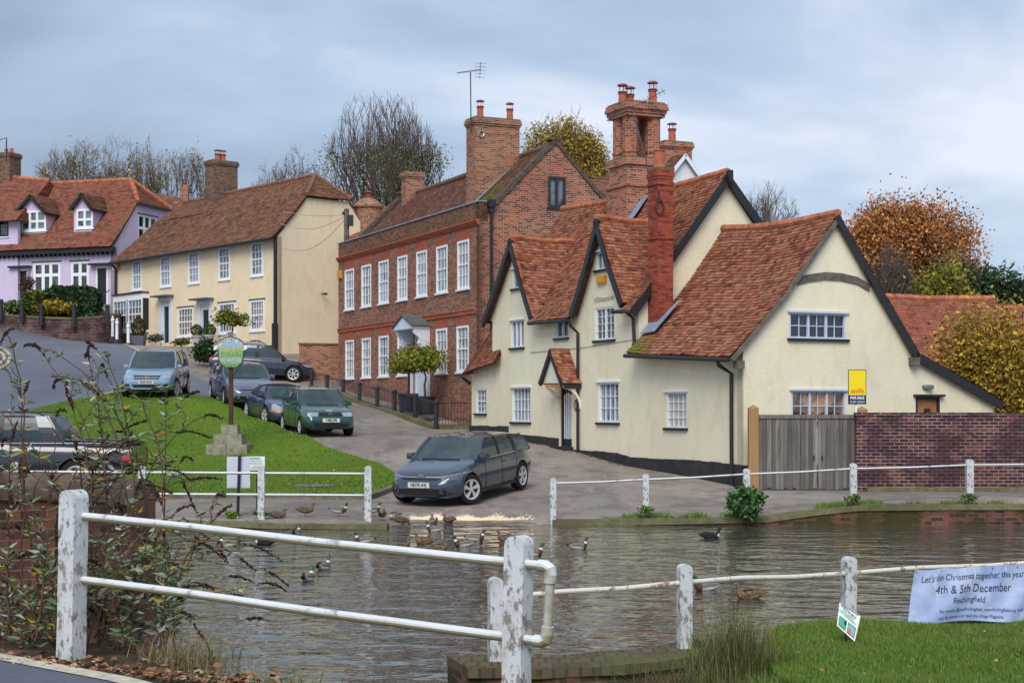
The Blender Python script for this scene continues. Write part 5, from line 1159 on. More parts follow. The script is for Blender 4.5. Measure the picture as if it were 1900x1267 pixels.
bush('golden_shrub', 'golden yellow low shrub in front of the dark hedge', 106, 585, 86.7, .85, (.22, .16, .02), 1600, .08, sx=1.6, sz=.6, seed=4)
bush('garden_shrub', 'green leafy shrub left of the yellow green hedge', 27, 585, 87.0, .75, (.07, .10, .03), 1200, .09, sx=1.2, sz=.8, seed=5)
bush('dead_shrub', 'brown rounded shrub at the corner between lilac and cream houses', 190, 621, 87.5, .8, (.06, .05, .035), 1500, .07, sx=.9, seed=6)
bush('rusty_climber', 'rust brown bare shrub by the left black door of the lilac house', 50, 545, 90, .7, (.08, .04, .03), 900, .06, sx=.9, sz=1.0, seed=8)

# ================= white house behind the cottage
Hh = Fr(1230, 62, 24.75); wh = empty('white_house', Hh.W(0, 0, 3), 'white rendered gable of a house behind the yellow cottage', 'house')
tA = Hh.tp(1268); zA = Hh.spt(1268, 290)[1]; sl = 1.15; hw = 3.4; mH = Hh.side()
b = MB(); wall(b, mH, [(tA - hw, 2), (tA + hw, 2), (tA + hw, zA - hw * sl), (tA, zA), (tA - hw, zA - hw * sl)], ()); b.add([Hh.W(s, tA - hw, z) for s, z in ((0, 2), (9, 2), (9, zA - hw * sl), (0, zA - hw * sl))], [(0, 1, 2, 3)]); b.build('wall', 'white_render', wh)
A = acc(); zl = zA - (hw + .3) * sl + .12
tile_patch(A, Hh.W(9, tA - hw - .3, zl), Hh.W(-.15, tA - hw - .3, zl), Hh.W(-.15, tA, zA + .12), Hh.W(9, tA, zA + .12), course=.15, tw=.22, seed=51); tile_patch(A, Hh.W(-.15, tA + hw + .3, zl), Hh.W(9, tA + hw + .3, zl), Hh.W(9, tA, zA + .12), Hh.W(-.15, tA, zA + .12), course=.15, tw=.22, seed=52); roof_build(A, 'roof', 'brown_tile', wh)
b = MB(); mm = lambda a, z, o: Hh.W(-.15 - o, a, z); barge(b, mm, [(tA, zA + .1), (tA - hw - .3, zl)], -.02, .04, .14); barge(b, mm, [(tA, zA + .1), (tA + hw + .3, zl)], -.02, .04, .14); b.build('barge_board', WHITE, wh)
s_ = .9; chimney(wh, Hh, s_, s_ + .9, Hh.tp(1234, s_), Hh.tp(1284, s_), zA - 1.5, Hh.z(261, s_, tA), 'old_stack_brick', [(s_ + .4, Hh.tp(1247, s_ + .4))], ph=.5, pr=.16)
# ================= barn on the right
bn = empty('barn', (13, 50, 1.5), 'long low outbuilding with a dark red tiled roof behind the lean-to', 'barn')
X0, X1, X2 = at(1600, 0, 54)[0], at(1846, 0, 54)[0], 21.0
A = acc(); rz1, rz2 = at(0, 549, 54)[2], at(0, 574, 54)[2]
tile_patch(A, (X0, 50, 3.1), (X1, 50, 3.1), (X1, 54, rz1 - .12), (X0, 54, rz1), course=.16, tw=.2, seed=53, sag=sg(.06)); tile_patch(A, (X1 - .1, 50, 3.0), (X2, 50, 3.0), (X2, 54, rz2), (X1 - .1, 54, rz2), course=.16, tw=.2, seed=54)
tile_patch(A, (X2, 58, 3.1), (X0, 58, 3.1), (X0, 54.05, rz1), (X2, 54.05, rz2), course=.3, tw=.4, seed=55)
roof_build(A, 'roof', 'barn_tile', bn); b = MB(); ridge_tiles(b, [(X0, 54, rz1 + .02), ((X0 + X1) / 2, 54, rz1 - .1), (X1, 54, rz1 - .1)]); ridge_tiles(b, [(X1, 54, rz2 + .03), (X2, 54, rz2 + .03)]); b.build('ridge', RIDGE, bn)
b = MB(); b.hexa([(x, y, z) for z in (.5, 3.1) for x, y in ((X0, 50.3), (X2, 50.3), (X2, 57.7), (X0, 57.7))]); b.add([(X1, 54 - 3.6, 3.0), (X1, 54 + 3.6, 3.0), (X1, 54, rz1 - .15)], [(0, 1, 2)]); b.build('wall', 'garden_brick', bn)
# capped round chimney and roof between the cream and brick houses
rc = empty('malt_house', (*at(670, 0, 84)[:2], 4), 'red tiled roof with a round capped flue between the cream and brick houses', 'house')
b = MB(); p = at(683, 400, 82); b.lathe([(.72, -1.5), (.72, .35), (.82, .4), (.82, .5), (.4, .85), (.15, .92)], p, 14); b.mi = 1; b.lathe([(.14, .9), (.14, 1.15), (.22, 1.2), (.1, 1.3)], p, 10); b.build('flue', ['orange_brick', POTCAP], rc)
A = acc(); e0, e1, f0 = at(640, 455, 80), at(800, 455, 80), at(640, 382, 84); f1 = at(800, 380, 84); tile_patch(A, e0, e1, f1, at(655, 385, 84), course=.2, tw=.25, seed=56); roof_build(A, 'roof', 'barn_tile', rc)
b = MB(); b.hexa([(x, y, z) for z in (4, e0[2]) for x, y in ((e0[0], 80.2), (e1[0], 80.2), (e1[0], 88), (e0[0], 88))]); b.build('wall', 'orange_brick', rc)
# telegraph pole and wires
p = at(643, 700, 69.5); tpz = at(643, 388, 73); Yp = 73
up_ = empty('utility_pole', (tpz[0], Yp, 3.5), 'wooden telegraph pole between the cream house gable and the brick house', 'utility pole'); b = MB(); b.tube([(tpz[0], Yp, 3.4), (tpz[0], Yp, tpz[2])], [.16, .12], 10); b.build('pole', OAK, up_, uv=False)
b = MB(); b.box((tpz[0] + .18, Yp - .1, tpz[2] - .55), (.28, .25, .5)); b.box((tpz[0] - .14, Yp, tpz[2] - .2), (.1, .5, .08)); b.build('junction_box', BLACK, up_)
wires = [((tpz[0], Yp, tpz[2] - .25), at(525, 392, 77)), ((tpz[0], Yp, tpz[2] - .3), at(520, 415, 77.5)), ((tpz[0], Yp, tpz[2] - .4), at(517, 458, 77.8))]
for i, (a, c) in enumerate(wires):
    a, c = Vector(a), Vector(c); pts = [a.lerp(c, k / 10) - Vector((0, 0, .5 * (i * .6 + .3) * sin(pi * k / 10))) for k in range(11)]; pipe('wire', up_, pts, .014, MATS['grey_cable'], 5)

# ================= gate, garden wall and sale board by the cottage
gt = empty('wooden_gate', at(1497, 908, 36.7), 'weathered grey boarded double gates between the cottage and the brick wall', 'gate')
GREYB = NM('weathered_boards', .9, .1); v = GREYB.attr(); f = GREYB.noise(3, 5, .7, sc=(6, 6, .35)); c = GREYB.mix(v, (.13, .12, .115), (.29, .265, .25)); c = GREYB.mix(GREYB.ramp(f, [(.35, .7), (.65, 0)]), c, (.05, .045, .04)); c = GREYB.mix(GREYB.ramp(GREYB.noise(1.2, 5, .7), [(.6, 0), (.7, .4)]), c, (.3, .3, .31)); GREYB.color(c); GREYB.bump(f, .5, .01)
for g, (xa, xb) in enumerate(((1408, 1516), (1517, 1588))):
    b = MB(); x0, x1 = at(xa, 0, 36.7)[0], at(xb, 0, 36.7)[0]; n = int((x1 - x0) / .095)
    for k in range(n):
        q0 = x0 + (x1 - x0) * k / n; q1 = x0 + (x1 - x0) * (k + .93) / n; b.r = rng.random(); zt_ = 2.13 + rng.uniform(-.012, .004)
        b.hexa([(x, y, z) for z in (.42 + rng.uniform(-.02, .03), zt_) for x, y in ((q0, 36.68 + rng.uniform(0, .006)), (q1, 36.68), (q1, 36.72), (q0, 36.72))])
    b.r = .6; b.hexa([(x, y, z) for z in (2.07, 2.16) for x, y in ((x0, 36.65), (x1, 36.65), (x1, 36.76), (x0, 36.76))]); b.build('gate_leaf', GREYB.m, gt, usevar=True)
    b = MB(); b.box((x1 - .08 if g == 0 else x0 + .1, 36.66, 1.15), (.03, .03, .1)); b.build('latch', IRON, gt)
NEWOAK = NM('new_oak', .8, .2); f = NEWOAK.noise(2.5, 5, .65, sc=(5, 5, .4)); NEWOAK.color(NEWOAK.mix(f, (.24, .13, .055), (.40, .25, .12))); NEWOAK = NEWOAK.m
for px, pt, lab in ((1397.5, 753, 'new oak gate post next to the cottage corner'), (1599, 756, 'new oak gate post behind the end of the brick wall')):
    x = at(px, 0, 36.75 if px < 1500 else 37.0)[0]; Yq = 36.75 if px < 1500 else 37.0; zt_ = at(0, pt, Yq)[2]; b = MB(); b.box((x, Yq, (zt_ + .2) / 2), (.23, .23, zt_ - .2 - .1)); w = .115
    zc = (zt_ + .2) / 2 + (zt_ - .3) / 2; b.add([(x - w, Yq - w, zc), (x + w, Yq - w, zc), (x + w, Yq + w, zc), (x - w, Yq + w, zc), (x, Yq, zc + .08)], [(0, 1, 4), (1, 2, 4), (2, 3, 4), (3, 0, 4)]); tag(b.build('gate_post', NEWOAK), lab, 'post')
gb = empty('brick_wall', (9, 36.4, .3), 'long purple red brick garden wall right of the boarded gates', 'wall'); X0 = at(1590, 0, 36.4)[0]
b = MB(); nx = 24
for k in range(nx):
    a, c = X0 + (22 - X0) * k / nx, X0 + (22 - X0) * (k + 1) / nx; b.hexa([(x, y, z) for z in (.1, 2.15) for x, y in ((a, 36.4), (c, 36.4), (c, 36.65), (a, 36.65))])
b.build('brickwork', 'garden_brick', gb); b = MB(); b.hexa([(x, y, z) for z in (2.151, 2.21) for x, y in ((X0 - .02, 36.385), (22, 36.385), (22, 36.67), (X0 - .02, 36.67))]); b.build('coping', 'garden_brick', gb)
b = MB(); b.hexa([(x, y, z) for z in (0, .47) for x, y in ((X0 + .2, 36.22), (22, 36.22), (22, 36.4), (X0 + .2, 36.4))]); b.build('footing', MOSSK, gb)
def text(s, size, loc, parent, mat, name='lettering', align='CENTER', rot=(pi / 2, 0, 0), sx=1, ext=.002, local=False, bold=0, font=None, shear=0):
    cu = bpy.data.curves.new(name, 'FONT'); cu.body = s; cu.size = size; cu.align_x = align; cu.align_y = 'CENTER'; cu.extrude = ext; cu.offset = bold; cu.shear = shear; cu.resolution_u = 3
    o = bpy.data.objects.new(name, cu); COL.objects.link(o); bpy.context.view_layer.update()
    me = bpy.data.meshes.new_from_object(o.evaluated_get(bpy.context.evaluated_depsgraph_get())); bpy.data.objects.remove(o); bpy.data.curves.remove(cu)
    me.materials.clear(); me.materials.append(mat); m = bpy.data.objects.new(name, me); COL.objects.link(m)
    m.scale = (sx, 1, 1); m.rotation_euler = rot
    if parent is not None: m.parent = parent; m.location = Vector(loc) - (Vector((0, 0, 0)) if local else WLOC[parent.name])
    else: m.location = loc
    return m
fs = at(1590, 765, 36.9); sb = empty('sale_board', (fs[0], fs[1], .4), 'yellow and navy for sale board on a white post behind the brick wall', 'sign')
xa, xb, za, zb, zm = at(1574.5, 0, 36.9)[0], at(1607, 0, 36.9)[0], at(0, 750, 36.9)[2], at(0, 686, 36.9)[2], at(0, 733, 36.9)[2]
b = MB(); b.box(((xa + xb) / 2, 36.92, (zm + zb) / 2), (xb - xa, .02, zb - zm)); b.build('upper_panel', plain('sign_yellow', (.80, .62, .015), .5, .3, var=.03), sb)
b = MB(); b.box(((xa + xb) / 2, 36.92, (zm + za) / 2), (xb - xa, .02, zm - za - .001)); b.build('lower_panel', plain('sign_navy', (.008, .03, .09), .5, .3, var=.05), sb)
b = MB(); b.box(((xa + xb) / 2 - .02, 36.955, 1.4), (.05, .05, 2.2)); b.build('post', WHITE, sb)
b = MB()
for x in (xa, xb): b.box((x, 36.92, (za + zb) / 2), (.012, .03, zb - za))
b.box(((xa + xb) / 2, 36.92, zb), (xb - xa, .03, .012)); b.build('frame', BLACK, sb)
text('savills', .165, ((xa + xb) / 2, 36.905, zm + .10), sb, plain('sign_red', (.55, .03, .01), .6, var=0), sx=.82)
text('FOR SALE', .085, ((xa + xb) / 2, 36.905, zm - .065), sb, WHITE, sx=.9, bold=.003); text('01245 293233', .07, ((xa + xb) / 2, 36.905, zm - .16), sb, WHITE, sx=.85)
# ---------------------------------------------------------------- trees
BARK = plain('tree_bark', (.075, .062, .045), .95, .1, var=.35, scale=4, bump=.6)
TWIG = plain('twig_bark', (.10, .08, .07), .95, .1, var=.3, scale=3, bump=0)
def branch_tree(name, label, base, hgt, spread, seed, levels=4, nb=5, leafn=0, leafsize=.12, leafcol=None, upright=.5, trunk_r=.35, trunk_h=.25, split=(3, 4), crown='crown', taper=.62, group=None, cat='tree', rmin=.018, leafpos=.35, stems=1, jit=.35, leafpred=None, twigmat=None, wid=None):
    r = random.Random(seed); root = empty(name, base, label, cat, group); TB = MB(); CB = MB(); tips = []
    def grow(p, d, L_, rad, lev):
        n = 4 if lev < 2 else 3; pts = [p]; q = p.copy(); dd = d.copy()
        for k in range(n):
            dd = (dd + Vector((r.gauss(0, jit * .35), r.gauss(0, jit * .35), r.gauss(0, .08) + .10 * upright))).normalized(); q = q + dd * L_ / n; pts.append(q.copy())
        rr = [max(rmin * .6, rad * (1 - .5 * k / n)) for k in range(n + 1)]
        (TB if lev <= 1 else CB).tube(pts, rr, 7 if lev < 2 else (4 if lev < 4 else 3), cap=False)
        if lev >= levels - 2: tips.extend(pts[1:])
        if lev >= levels: return
        m = r.randint(*split)
        for k in range(m):
            t = r.uniform(.35, 1) if k else 1.0; i = min(n - 1, int(t * n)); s = pts[i].lerp(pts[i + 1], t * n - i) if t < 1 else pts[-1]
            a = r.uniform(0, 2 * pi); sp_ = spread * r.uniform(.55, 1.2) * (.55 if k == 0 else 1)
            x = dd.cross(Vector((0, 0, 1)) if abs(dd.z) < .95 else Vector((1, 0, 0))).normalized(); y = dd.cross(x)
            nd = (dd + (x * cos(a) + y * sin(a)) * sp_ + Vector((0, 0, upright * .35))).normalized()
            grow(s, nd, L_ * taper * r.uniform(.8, 1.25), max(rmin, rr[-1] * .78), lev + 1)
    b0 = Vector(base)
    if stems == 1:
        TB.tube([b0 + Vector((0, 0, -1)), b0 + Vector((.03, 0, hgt * trunk_h * .5)), b0 + Vector((.06, 0, hgt * trunk_h))], [trunk_r * 1.2, trunk_r, trunk_r * .9], 10); p0 = b0 + Vector((.06, 0, hgt * trunk_h)); starts = [p0] * nb
    else: starts = [b0 + Vector((r.uniform(-.4, .4), r.uniform(-.4, .4), hgt * trunk_h * r.uniform(.2, 1))) for k in range(nb)]; TB.tube([b0 + Vector((0, 0, -1)), b0 + Vector((0, 0, hgt * trunk_h))], [trunk_r * 1.2, trunk_r * .9], 10)
    Ltot = hgt * (1 - trunk_h); S = sum(taper ** k for k in range(levels + 1))
    for k in range(nb):
        a = 2 * pi * k / nb + r.uniform(-.4, .4); sp_ = spread * r.uniform(.25, 1.1)
        grow(starts[k], Vector((cos(a) * sp_, sin(a) * sp_, 1 + upright * .4)).normalized(), Ltot / S * 1.08 * r.uniform(.85, 1.15), trunk_r * .6, 1)
    T = np.array([tuple(t) for t in tips]); bx_, by_, bz_ = base
    kz = hgt / (np.percentile(T[:, 2], 98) - bz_); lo_, hi_ = np.percentile(T[:, 0], (4, 96)); kx = wid / (hi_ - lo_) if wid else 1; mx_ = (lo_ + hi_) / 2 if wid else bx_
    def resc(A):
        A = np.array(A, float); w_ = np.clip((A[:, 2] - bz_) / (hgt * .5), 0, 1); A[:, 0] = bx_ + (A[:, 0] - bx_ - (mx_ - bx_) * w_) * kx; A[:, 1] = by_ + (A[:, 1] - by_) * kx; A[:, 2] = bz_ + (A[:, 2] - bz_) * kz
        rx_ = (wid or (hi_ - lo_)) * .5; cz_ = bz_ + .52 * hgt; N = (A - np.array([bx_, by_, cz_])) / np.array([rx_, rx_, .48 * hgt]); q = np.sqrt((N ** 2).sum(1)); f = np.where(q > .78, (.72 + .38 * np.tanh((q - .72) / .5)) / np.maximum(q, 1e-6), 1)
        f = np.where(A[:, 2] < bz_ + .1 * hgt, 1, f)[:, None]; return np.array([bx_, by_, cz_]) + (A - np.array([bx_, by_, cz_])) * f
    T = resc(T); TB.V = resc(TB.V).tolist(); CB.V = resc(CB.V).tolist()
    TB.build('trunk', BARK, root, uv=False)
    CB.build(crown, twigmat or TWIG, root, uv=False)
    if leafn:
        rs = np.random.RandomState(seed)
        if leafpred is not None: T = T[leafpred(T)]
        P = T[rs.randint(0, len(T), leafn)] + rs.normal(size=(leafn, 3)) * leafpos; leaves(root, P, leafsize, 'foliage', leafmat(leafcol), rs)
    return root
def gz(px, Y): x = (px - CX) * Y / F; return (x, Y, h(x, Y))
def tree_at(px, Y, ytop, wpx=None, **k):
    k['wid'] = wpx * Y / F if wpx else None; p = gz(px, Y); ht = CZ - (ytop - HY) * Y / F - p[2]; return branch_tree(base=p, hgt=ht, **k)
tree_at(712, 105, 160, 215, name='bare_tree', label='big bare multi stemmed tree rising behind the brick house roof', seed=5, spread=.55, upright=.75, nb=14, levels=5, split=(3, 4), trunk_h=.20, stems=2, trunk_r=.5, taper=.74, jit=.22, rmin=.02, leafn=7000, leafsize=.08, leafcol=(.10, .10, .025), leafpos=.4, leafpred=lambda T: T[:, 2] < T[:, 2].min() + .62 * (T[:, 2].max() - T[:, 2].min()))
tree_at(562, 118, 272, 150, name='bare_tree', label='dark bare tree directly behind the hipped end of the cream house roof', seed=8, spread=.9, upright=.25, nb=8, levels=5, trunk_h=.25, trunk_r=.5, taper=.72, jit=.4, rmin=.016)
for i, (px, yt, Y, lab) in enumerate(((105, 262, 128, 'bare thorny tree behind the left end of the lilac house ridge'), (165, 248, 125, 'bare tree behind the left dormer of the lilac house'), (225, 246, 130, 'bare tree behind the right dormer of the lilac house'), (290, 252, 124, 'bare tree behind the hipped end of the lilac roof'), (345, 262, 128, 'bare tree just left of the cream house chimney'))):
    tree_at(px, Y, yt, 105, name='bare_tree', label=lab, seed=20 + i, spread=.8, upright=.5, nb=8, levels=5, trunk_h=.3, trunk_r=.35, taper=.7, jit=.4, rmin=.02, leafn=350, leafsize=.11, leafcol=(.25, .2, .04), leafpos=.3, group='bare trees behind the lilac house')
tree_at(500, 122, 290, 85, name='bare_tree', label='fine bare tree above the middle of the cream house ridge', seed=31, spread=.85, upright=.3, nb=7, levels=5, trunk_h=.35, trunk_r=.3, taper=.7, rmin=.014)
tree_at(1052, 88, 182, 150, name='autumn_tree', label='olive and yellow leaved tree behind the brick house gable', seed=41, spread=.52, upright=.5, nb=11, levels=5, split=(3, 3), trunk_h=.38, trunk_r=.4, taper=.72, jit=.35, rmin=.018, leafn=30000, leafsize=.075, leafcol=(.26, .18, .035), leafpos=.26, leafpred=lambda T: T[:, 2] < T[:, 2].min() + .84 * (T[:, 2].max() - T[:, 2].min()))
tree_at(1430, 95, 312, 115, name='bare_tree', label='slender bare tree between the cottage gables on the skyline', seed=52, spread=.75, upright=.5, nb=7, levels=5, trunk_h=.35, trunk_r=.3, taper=.72, rmin=.013)
tree_at(1692, 80, 368, 225, name='autumn_tree', label='large orange brown autumn tree behind the barn', seed=61, spread=.75, upright=.30, nb=13, levels=5, split=(3, 3), trunk_h=.3, trunk_r=.4, taper=.72, jit=.35, rmin=.018, leafn=34000, leafsize=.08, leafcol=(.33, .14, .045), leafpos=.42)
tree_at(1748, 60, 490, 90, name='yellow_shrub_tree', label='yellow green small tree rising behind the barn ridge', seed=66, spread=.9, upright=.3, nb=7, levels=4, trunk_h=.4, trunk_r=.15, taper=.7, leafn=6000, leafsize=.085, leafcol=(.16, .15, .02), leafpos=.35)
tree_at(1650, 72, 440, 110, name='bare_tree', label='fine grey brown bare tree in front of the big orange tree', seed=67, spread=.9, upright=.4, nb=8, levels=5, trunk_h=.35, trunk_r=.2, taper=.7, rmin=.012)
# dark evergreen mass behind the barn
def conifer(px, Y, ytop, r, label, seed, col=(.018, .045, .018), n=9000, size=.13):
    p = gz(px, Y); zt = CZ - (ytop - HY) * Y / F; root = empty('evergreen_tree', p, label, 'tree', 'evergreens behind the barn'); b = MB(); b.tube([(p[0], p[1], p[2] - .5), (p[0], p[1], zt - .4)], [.25, .04], 8)
    rs = np.random.RandomState(seed); nc = 60; cz_ = rs.rand(nc); ca = rs.rand(nc) * 6.28; cr = r * (1.02 - cz_ * .75) * rs.uniform(.5, 1, nc)
    C0 = np.stack([p[0] + cr * np.cos(ca), p[1] + cr * np.sin(ca), p[2] + 1.2 + (zt - p[2] - 1.4) * cz_], -1)
    for c in C0[::2]: b.tube([(p[0], p[1], c[2] - .4), tuple(c)], [.06, .015], 5)
    b.build('trunk', BARK, root, uv=False)
    P = C0[rs.randint(0, nc, n)] + rs.normal(size=(n, 3)) * np.array([.5, .5, .34]) * r * .32; leaves(root, P, size, 'crown', leafmat(col), rs, aspect=.3)
conifer(1800, 64, 495, 2.2, 'dark green evergreen left of two above the barn ridge', 1); conifer(1862, 62, 505, 2.2, 'dark evergreen right of two above the barn ridge', 2); conifer(1925, 66, 520, 2.4, 'dark evergreen at the far right edge of the frame', 3)
# yellow leaved shrub in front of the barn
def foliage_mass(name, label, cx, cy, z0, rx, ry, rz, n, size, col, seed, twigs=40, cat='shrub', col2=None):
    root = empty(name, (cx, cy, z0), label, cat); r = random.Random(seed); b = MB(); rs = np.random.RandomState(seed); tp = []
    for k in range(twigs):
        a = r.uniform(0, 6.28); e = r.uniform(.25, 1) ** .6; el = r.uniform(.1, 1.45); q = Vector((cx + rx * e * cos(a) * cos(el), cy + ry * e * sin(a) * cos(el), z0 + rz * (.35 + .65 * sin(el) * e + .1 * e))); m = Vector((cx, cy, z0)).lerp(q, .5) + Vector((r.gauss(0, .15), r.gauss(0, .15), .25 * rz * .3)); b.tube([(cx + r.uniform(-.2, .2), cy, z0 - .2), m, q], [.045, .02, .006], 5)
        for t in (.35, .6, .8, 1, 1): tp.append(tuple(Vector((cx, cy, z0 + rz * .3)).lerp(q, t)))
    b.build('stem', BARK, root, uv=False); T = np.array(tp); P = T[rs.randint(0, len(T), n)] + rs.normal(size=(n, 3)) * np.array([rx, ry, rz]) * .12
    P[:, 2] = np.maximum(P[:, 2], z0 + .05); leaves(root, P, size, 'foliage', leafmat(col), rs); return root
foliage_mass('yellow_shrub', 'large yellow leaved shrub filling the right edge behind the brick wall', 13.45, 43.5, .6, 2.3, 1.7, 3.95, 19000, .06, (.27, .18, .025), 71, 120)
foliage_mass('green_shrub', 'dark green undergrowth below the yellow shrub', 12.6, 44.6, .6, 1.7, 1.2, 2.4, 5000, .085, (.08, .09, .02), 72, 40)
# lollipop trees in tubs by the brick house door
for px, yb, Y, sd_, lab, hg in ((757, 757, 59.5, 5, 'round headed yellow green shrub in a black tub left of the brick house door', .55), (789, 762, 58.6, 9, 'round headed yellow green shrub in a black tub right of the brick house door', .75)):
    p = at(px, yb, Y); root = standard_tree(px, yb - 20, Y, hg + .35, .80, (.15, .16, .02), lab, n=3200, name='tub_tree', grp='trees in tubs at the brick house', size=.055, seed=sd_, sz=.82)
    b = MB(); b.lathe([(.30, 0), (.33, .1), (.37, .62), (.40, .64), (.40, .7), (.32, .7)], (p[0], p[1], p[2] - .15), 16); b.build('tub', IRON, root)

# ---------------------------------------------------------------- fences and signs around the pond
FLAKE = NM('flaking_white', .7, .3)
f1 = FLAKE.noise(14, 6, .75, sc=(1, 1, .6)); f2 = FLAKE.noise(3.0, 5, .7, sc=(1, 1, .5)); f3 = FLAKE.noise(40, 3, .7, sc=(1, 1, .4))
c = FLAKE.mix(FLAKE.ramp(f1, [(.53, 0), (.585, .85)]), (.55, .575, .61), (.16, .145, .12)); c = FLAKE.mix(FLAKE.ramp(f2, [(.46, 0), (.68, .75)]), c, (.22, .22, .11)); c = FLAKE.mix(FLAKE.ramp(f3, [(.60, 0), (.66, .8)]), c, (.10, .09, .08))
FLAKE.color(c); FLAKE.bump(FLAKE.mix(.5, f1, f3), .6, .01); FLAKE = FLAKE.m
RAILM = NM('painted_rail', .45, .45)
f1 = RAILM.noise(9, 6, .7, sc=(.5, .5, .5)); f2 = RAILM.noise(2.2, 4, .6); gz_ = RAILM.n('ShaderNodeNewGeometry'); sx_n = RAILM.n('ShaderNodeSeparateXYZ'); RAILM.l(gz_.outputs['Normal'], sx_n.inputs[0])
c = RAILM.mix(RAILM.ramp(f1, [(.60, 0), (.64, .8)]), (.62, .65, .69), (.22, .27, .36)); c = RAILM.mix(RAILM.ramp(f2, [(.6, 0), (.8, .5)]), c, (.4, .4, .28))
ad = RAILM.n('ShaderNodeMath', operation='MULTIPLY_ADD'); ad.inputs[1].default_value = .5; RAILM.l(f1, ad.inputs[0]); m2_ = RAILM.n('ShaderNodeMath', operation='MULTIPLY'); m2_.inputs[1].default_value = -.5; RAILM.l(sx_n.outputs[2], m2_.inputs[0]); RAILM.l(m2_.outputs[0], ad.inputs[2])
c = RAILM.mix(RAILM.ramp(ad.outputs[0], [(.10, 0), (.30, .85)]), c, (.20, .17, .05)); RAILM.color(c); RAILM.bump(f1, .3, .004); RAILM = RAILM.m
RUSTR = NM('rusty_rail', .6, .3); f1 = RUSTR.noise(11, 6, .75); c = RUSTR.mix(RUSTR.ramp(f1, [(.52, 0), (.6, .9)]), (.62, .62, .56), (.28, .10, .05)); c = RUSTR.mix(RUSTR.ramp(RUSTR.noise(3, 4), [(.6, 0), (.75, .6)]), c, (.25, .22, .1)); RUSTR.color(c); RUSTR.bump(f1, .4, .004); RUSTR = RUSTR.m
def post(parent, x, y, z0, z1, w, d=None, rz=0, mat=FLAKE, round_top=True, name='post', lean=0):
    d = d or w; b = MB(); n = 14; hw = w / 2; prof = []
    if round_top:
        for k in range(9): a = pi * k / 8; prof.append((hw * cos(a), z1 - hw * .75 + hw * .75 * sin(a)))
    else: prof = [(hw, z1 - .02), (hw - .02, z1), (-hw + .02, z1), (-hw, z1 - .02)]
    rows = 8; outl = []
    r = random.Random(int(x * 100) + int(y * 10)); L_ = [(-hw + r.uniform(-.003, .003), z0 + (z1 - hw - z0) * k / rows) for k in range(rows)]
    R__ = [(hw + r.uniform(-.003, .003), z0 + (z1 - hw - z0) * k / rows) for k in range(rows)]
    poly = R__ + prof + L_[::-1]; k_, q_ = cos(rz), sin(rz)
    m = lambda a, z, o: (x + a * k_ - o * q_ + lean * (z - z0), y + a * q_ + o * k_, z)
    b.prism(poly, m, -d / 2, d / 2); return b.build(name, mat, parent, uv=False)
# far left two rail fence
fl = empty('pond_fence', (-5, 30.3, .15), 'white post and double rail fence on the far bank left of the slipway', 'fence')
Yf = 30.15
for px, yt, yb in ((264, 864, 962), (485, 863, 958), (683, 864, 961), (28, 857, 960)):
    t, q = at(px, yt, Yf), at(px, yb, Yf); post(fl, t[0], Yf, q[2] - .25, t[2], .13, .12)
for yl, yr in ((876, 879), (916, 919)):
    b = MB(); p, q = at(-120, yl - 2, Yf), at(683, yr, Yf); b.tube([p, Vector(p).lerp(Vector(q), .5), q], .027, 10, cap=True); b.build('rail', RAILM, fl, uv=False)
fr_ = empty('pond_fence', (4, 30.95, .2), 'white posts with one thin rail along the far bank right of the slipway', 'fence')
Yf = 31.0; last = None
for px, yt, yb in ((1026.5, 886, 968), (1198, 879, 953), (1385, 869, 939), (1583, 859, 930), (1799, 852, 928), (2030, 848, 926)):
    t, q = at(px, yt, Yf), at(px, yb, Yf); post(fr_, t[0], Yf, q[2] - .3, t[2], .115 + (px - 1000) * .00003, .12)
    rl_z = at(px, yt + 10.5, Yf)
    if last:
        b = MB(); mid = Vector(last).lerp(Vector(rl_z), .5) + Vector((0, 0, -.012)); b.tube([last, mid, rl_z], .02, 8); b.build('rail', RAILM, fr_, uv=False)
    last = rl_z
# near single rail fence along the near bank
fn = empty('bank_fence', at(1270, 1215, 13.4), 'flaking white posts with a rusty rail on the near bank before the grass', 'fence')
npst = [(919, 1070, 1290, 12.75, .11), (1270, 1046, 1222, 13.4, .11), (1573.5, 1032, 1160, 14.3, .115), (1960, 1012, 1150, 15.2, .16)]
last = None; pr_pts = []
for (px, yt, yb, Y, w), yr in zip(npst, (1110, 1080, 1063, 1040)):
    t, q = at(px, yt, Y), at(px, yb, Y); post(fn, t[0], Y, q[2] - .25, t[2], w, w * .9, rz=.25, round_top=px < 1000 or px > 1800 or True, lean=.01 if px > 1500 else 0)
    pr_pts.append(Vector(at(px, yr, Y)))
for a, c in zip(pr_pts[:-1], pr_pts[1:]):
    b = MB(); b.tube([a, a.lerp(c, .33) + Vector((0, 0, .012)), a.lerp(c, .66) + Vector((0, 0, -.006)), c], .021, 10); b.build('rail', RUSTR, fn, uv=False)
